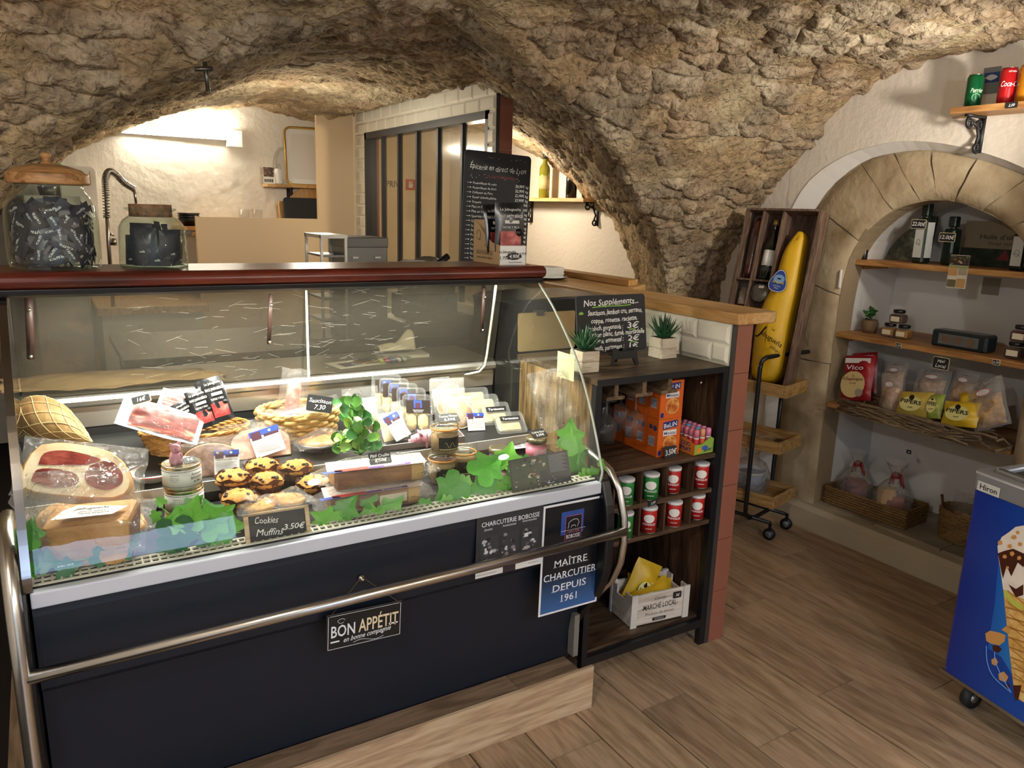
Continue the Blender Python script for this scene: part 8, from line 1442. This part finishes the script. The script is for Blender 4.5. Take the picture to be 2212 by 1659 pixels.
def fp(u, v): q = onface(u, v); return (q.x, q.z)
waf = blotch('waffle print', [(.3, '#c98e44'), (.5, '#e0b062'), (.7, '#f0cf8c')], 30, 3, .4, 0); cream = blotch('cream print', [(.3, '#e8d6c4'), (.6, '#f6ece0')], 14, 3, .4, 0); chocp = plain('print chocolate', '#4a2013', .4); nut = plain('print nut', '#d9a05c', .4)
glow = MB(); glow.sheet([fp(2160, 1190), fp(2212, 1150), fp(2212, 1300), fp(2212, 1500), fp(2165, 1420), fp(2135, 1400), fp(2150, 1300)], PF, 0, .0002); glow.build('light_blue_print', fade('panel light blue', '#1a55bc', '#2b86d8', 'X', .10, .26, .25), t)
cone = [fp(2168, 1270), fp(2174, 1330), fp(2181, 1400), fp(2189, 1470), fp(2194, 1505)]; ax = cone[-1][0]+.005; mir = [(2*ax+.04-x, z) for x, z in cone]
m = MB(); m.sheet(cone+mir[::-1], PF, 0, .0006); m.build('cone_print', waf, t); m = MB()
for i in range(9):
    f_ = i/9; z = cone[0][1]+(cone[-1][1]-cone[0][1])*f_; xl = np.interp(-z+.03*(1-f_), [-c_[1] for c_ in cone], [c_[0] for c_ in cone])+.005; xr = 2*ax+.04-xl
    for sg in (1, -1): x0, x1 = (xl, xr) if sg > 0 else (xr, xl); m.sheet([(x0, z-.002), (x1, z-.052*(1-f_)-.004), (x1, z-.049*(1-f_)-.001), (x0, z+.001)], PF, 0, .0009)
m.build('waffle_lines', plain('print waffle line', '#b07a38', .4), t)
tip = [fp(2189, 1480), fp(2194, 1512), fp(2201, 1512), fp(2208, 1480)]; m = MB(); m.sheet(tip, PF, 0, .0012); m.build('chocolate_tip', chocp, t)
co = [fp(*q) for q in ((2168, 1272), (2163, 1235), (2158, 1205), (2156, 1180), (2165, 1160), (2180, 1150), (2195, 1138), (2212, 1135))]; m = MB(); m.sheet(co+[(2*ax+.04-x, z) for x, z in co[::-1]], PF, 0, .0008); m.build('cream_print', cream, t)
m = MB(); m.sheet([fp(*q) for q in ((2157, 1195), (2164, 1232), (2168, 1250), (2176, 1222), (2186, 1245), (2200, 1215), (2212, 1225), (2225, 1200), (2212, 1195), (2190, 1185), (2170, 1190))], PF, 0, .0012).sheet([fp(*q) for q in ((2180, 1262), (2196, 1272), (2212, 1262), (2212, 1285), (2196, 1290))], PF, 0, .0012); m.build('chocolate_print', chocp, t)
m = MB(); m.sheet([fp(*q) for q in ((2168, 1272), (2172, 1288), (2190, 1308), (2212, 1318), (2212, 1308), (2192, 1296), (2176, 1276))], PF, 0, .0013); m.build('lime_stripe', plain('print lime', '#c9cf5a', .4), t); q = random.Random(6); m = MB()
for u, v in ((2162, 1172), (2172, 1202), (2183, 1180), (2192, 1160), (2178, 1226), (2205, 1175), (2200, 1150), (2188, 1196), (2203, 1205)):
    s_ = q.uniform(4, 8); m.sheet([fp(u+s_*math.cos(i*1.2+u)*q.uniform(.7, 1), v+s_*.8*math.sin(i*1.2+u)) for i in range(5)], PF, 0, .0015)
m.build('nut_print', nut, t); [MB().sheet([fp(*q_) for q_ in o_], PF, 0, .0014).build('biscuit_print', nut, t) for o_ in (((2130, 1368), (2140, 1362), (2160, 1366), (2174, 1372), (2172, 1385), (2160, 1394), (2142, 1390), (2132, 1384)), ((2143, 1424), (2152, 1420), (2158, 1430), (2152, 1438), (2144, 1434)), ((2158, 1455), (2170, 1450), (2180, 1462), (2174, 1474), (2160, 1468)), ((2165, 1360), (2175, 1352), (2184, 1358), (2178, 1368)))]
[MB().sheet([fp(*q_) for q_ in o_], PF, 0, .0014).build('chocolate_chip_print', chocp, t) for o_ in (((2145, 1394), (2158, 1394), (2166, 1402), (2158, 1410), (2147, 1406)), ((2172, 1478), (2180, 1476), (2184, 1484), (2176, 1488)))]; m = MB()
for o_, w_ in (((2138, 1385), 0), ((2150, 1398), 6)):
    pth = [fp(o_[0]-6+w_, o_[1]+10), fp(o_[0]-4+w_, 1430), fp(o_[0]+10+w_, 1462), fp(2186, 1496)]; pth = smoothline(pth, 6); m.tube([(x, z, .0012) for x, z in pth], .0016, 4, PF)
m.build('swirl_print', plain('print pale blue', '#6fa6e6', .4), t)
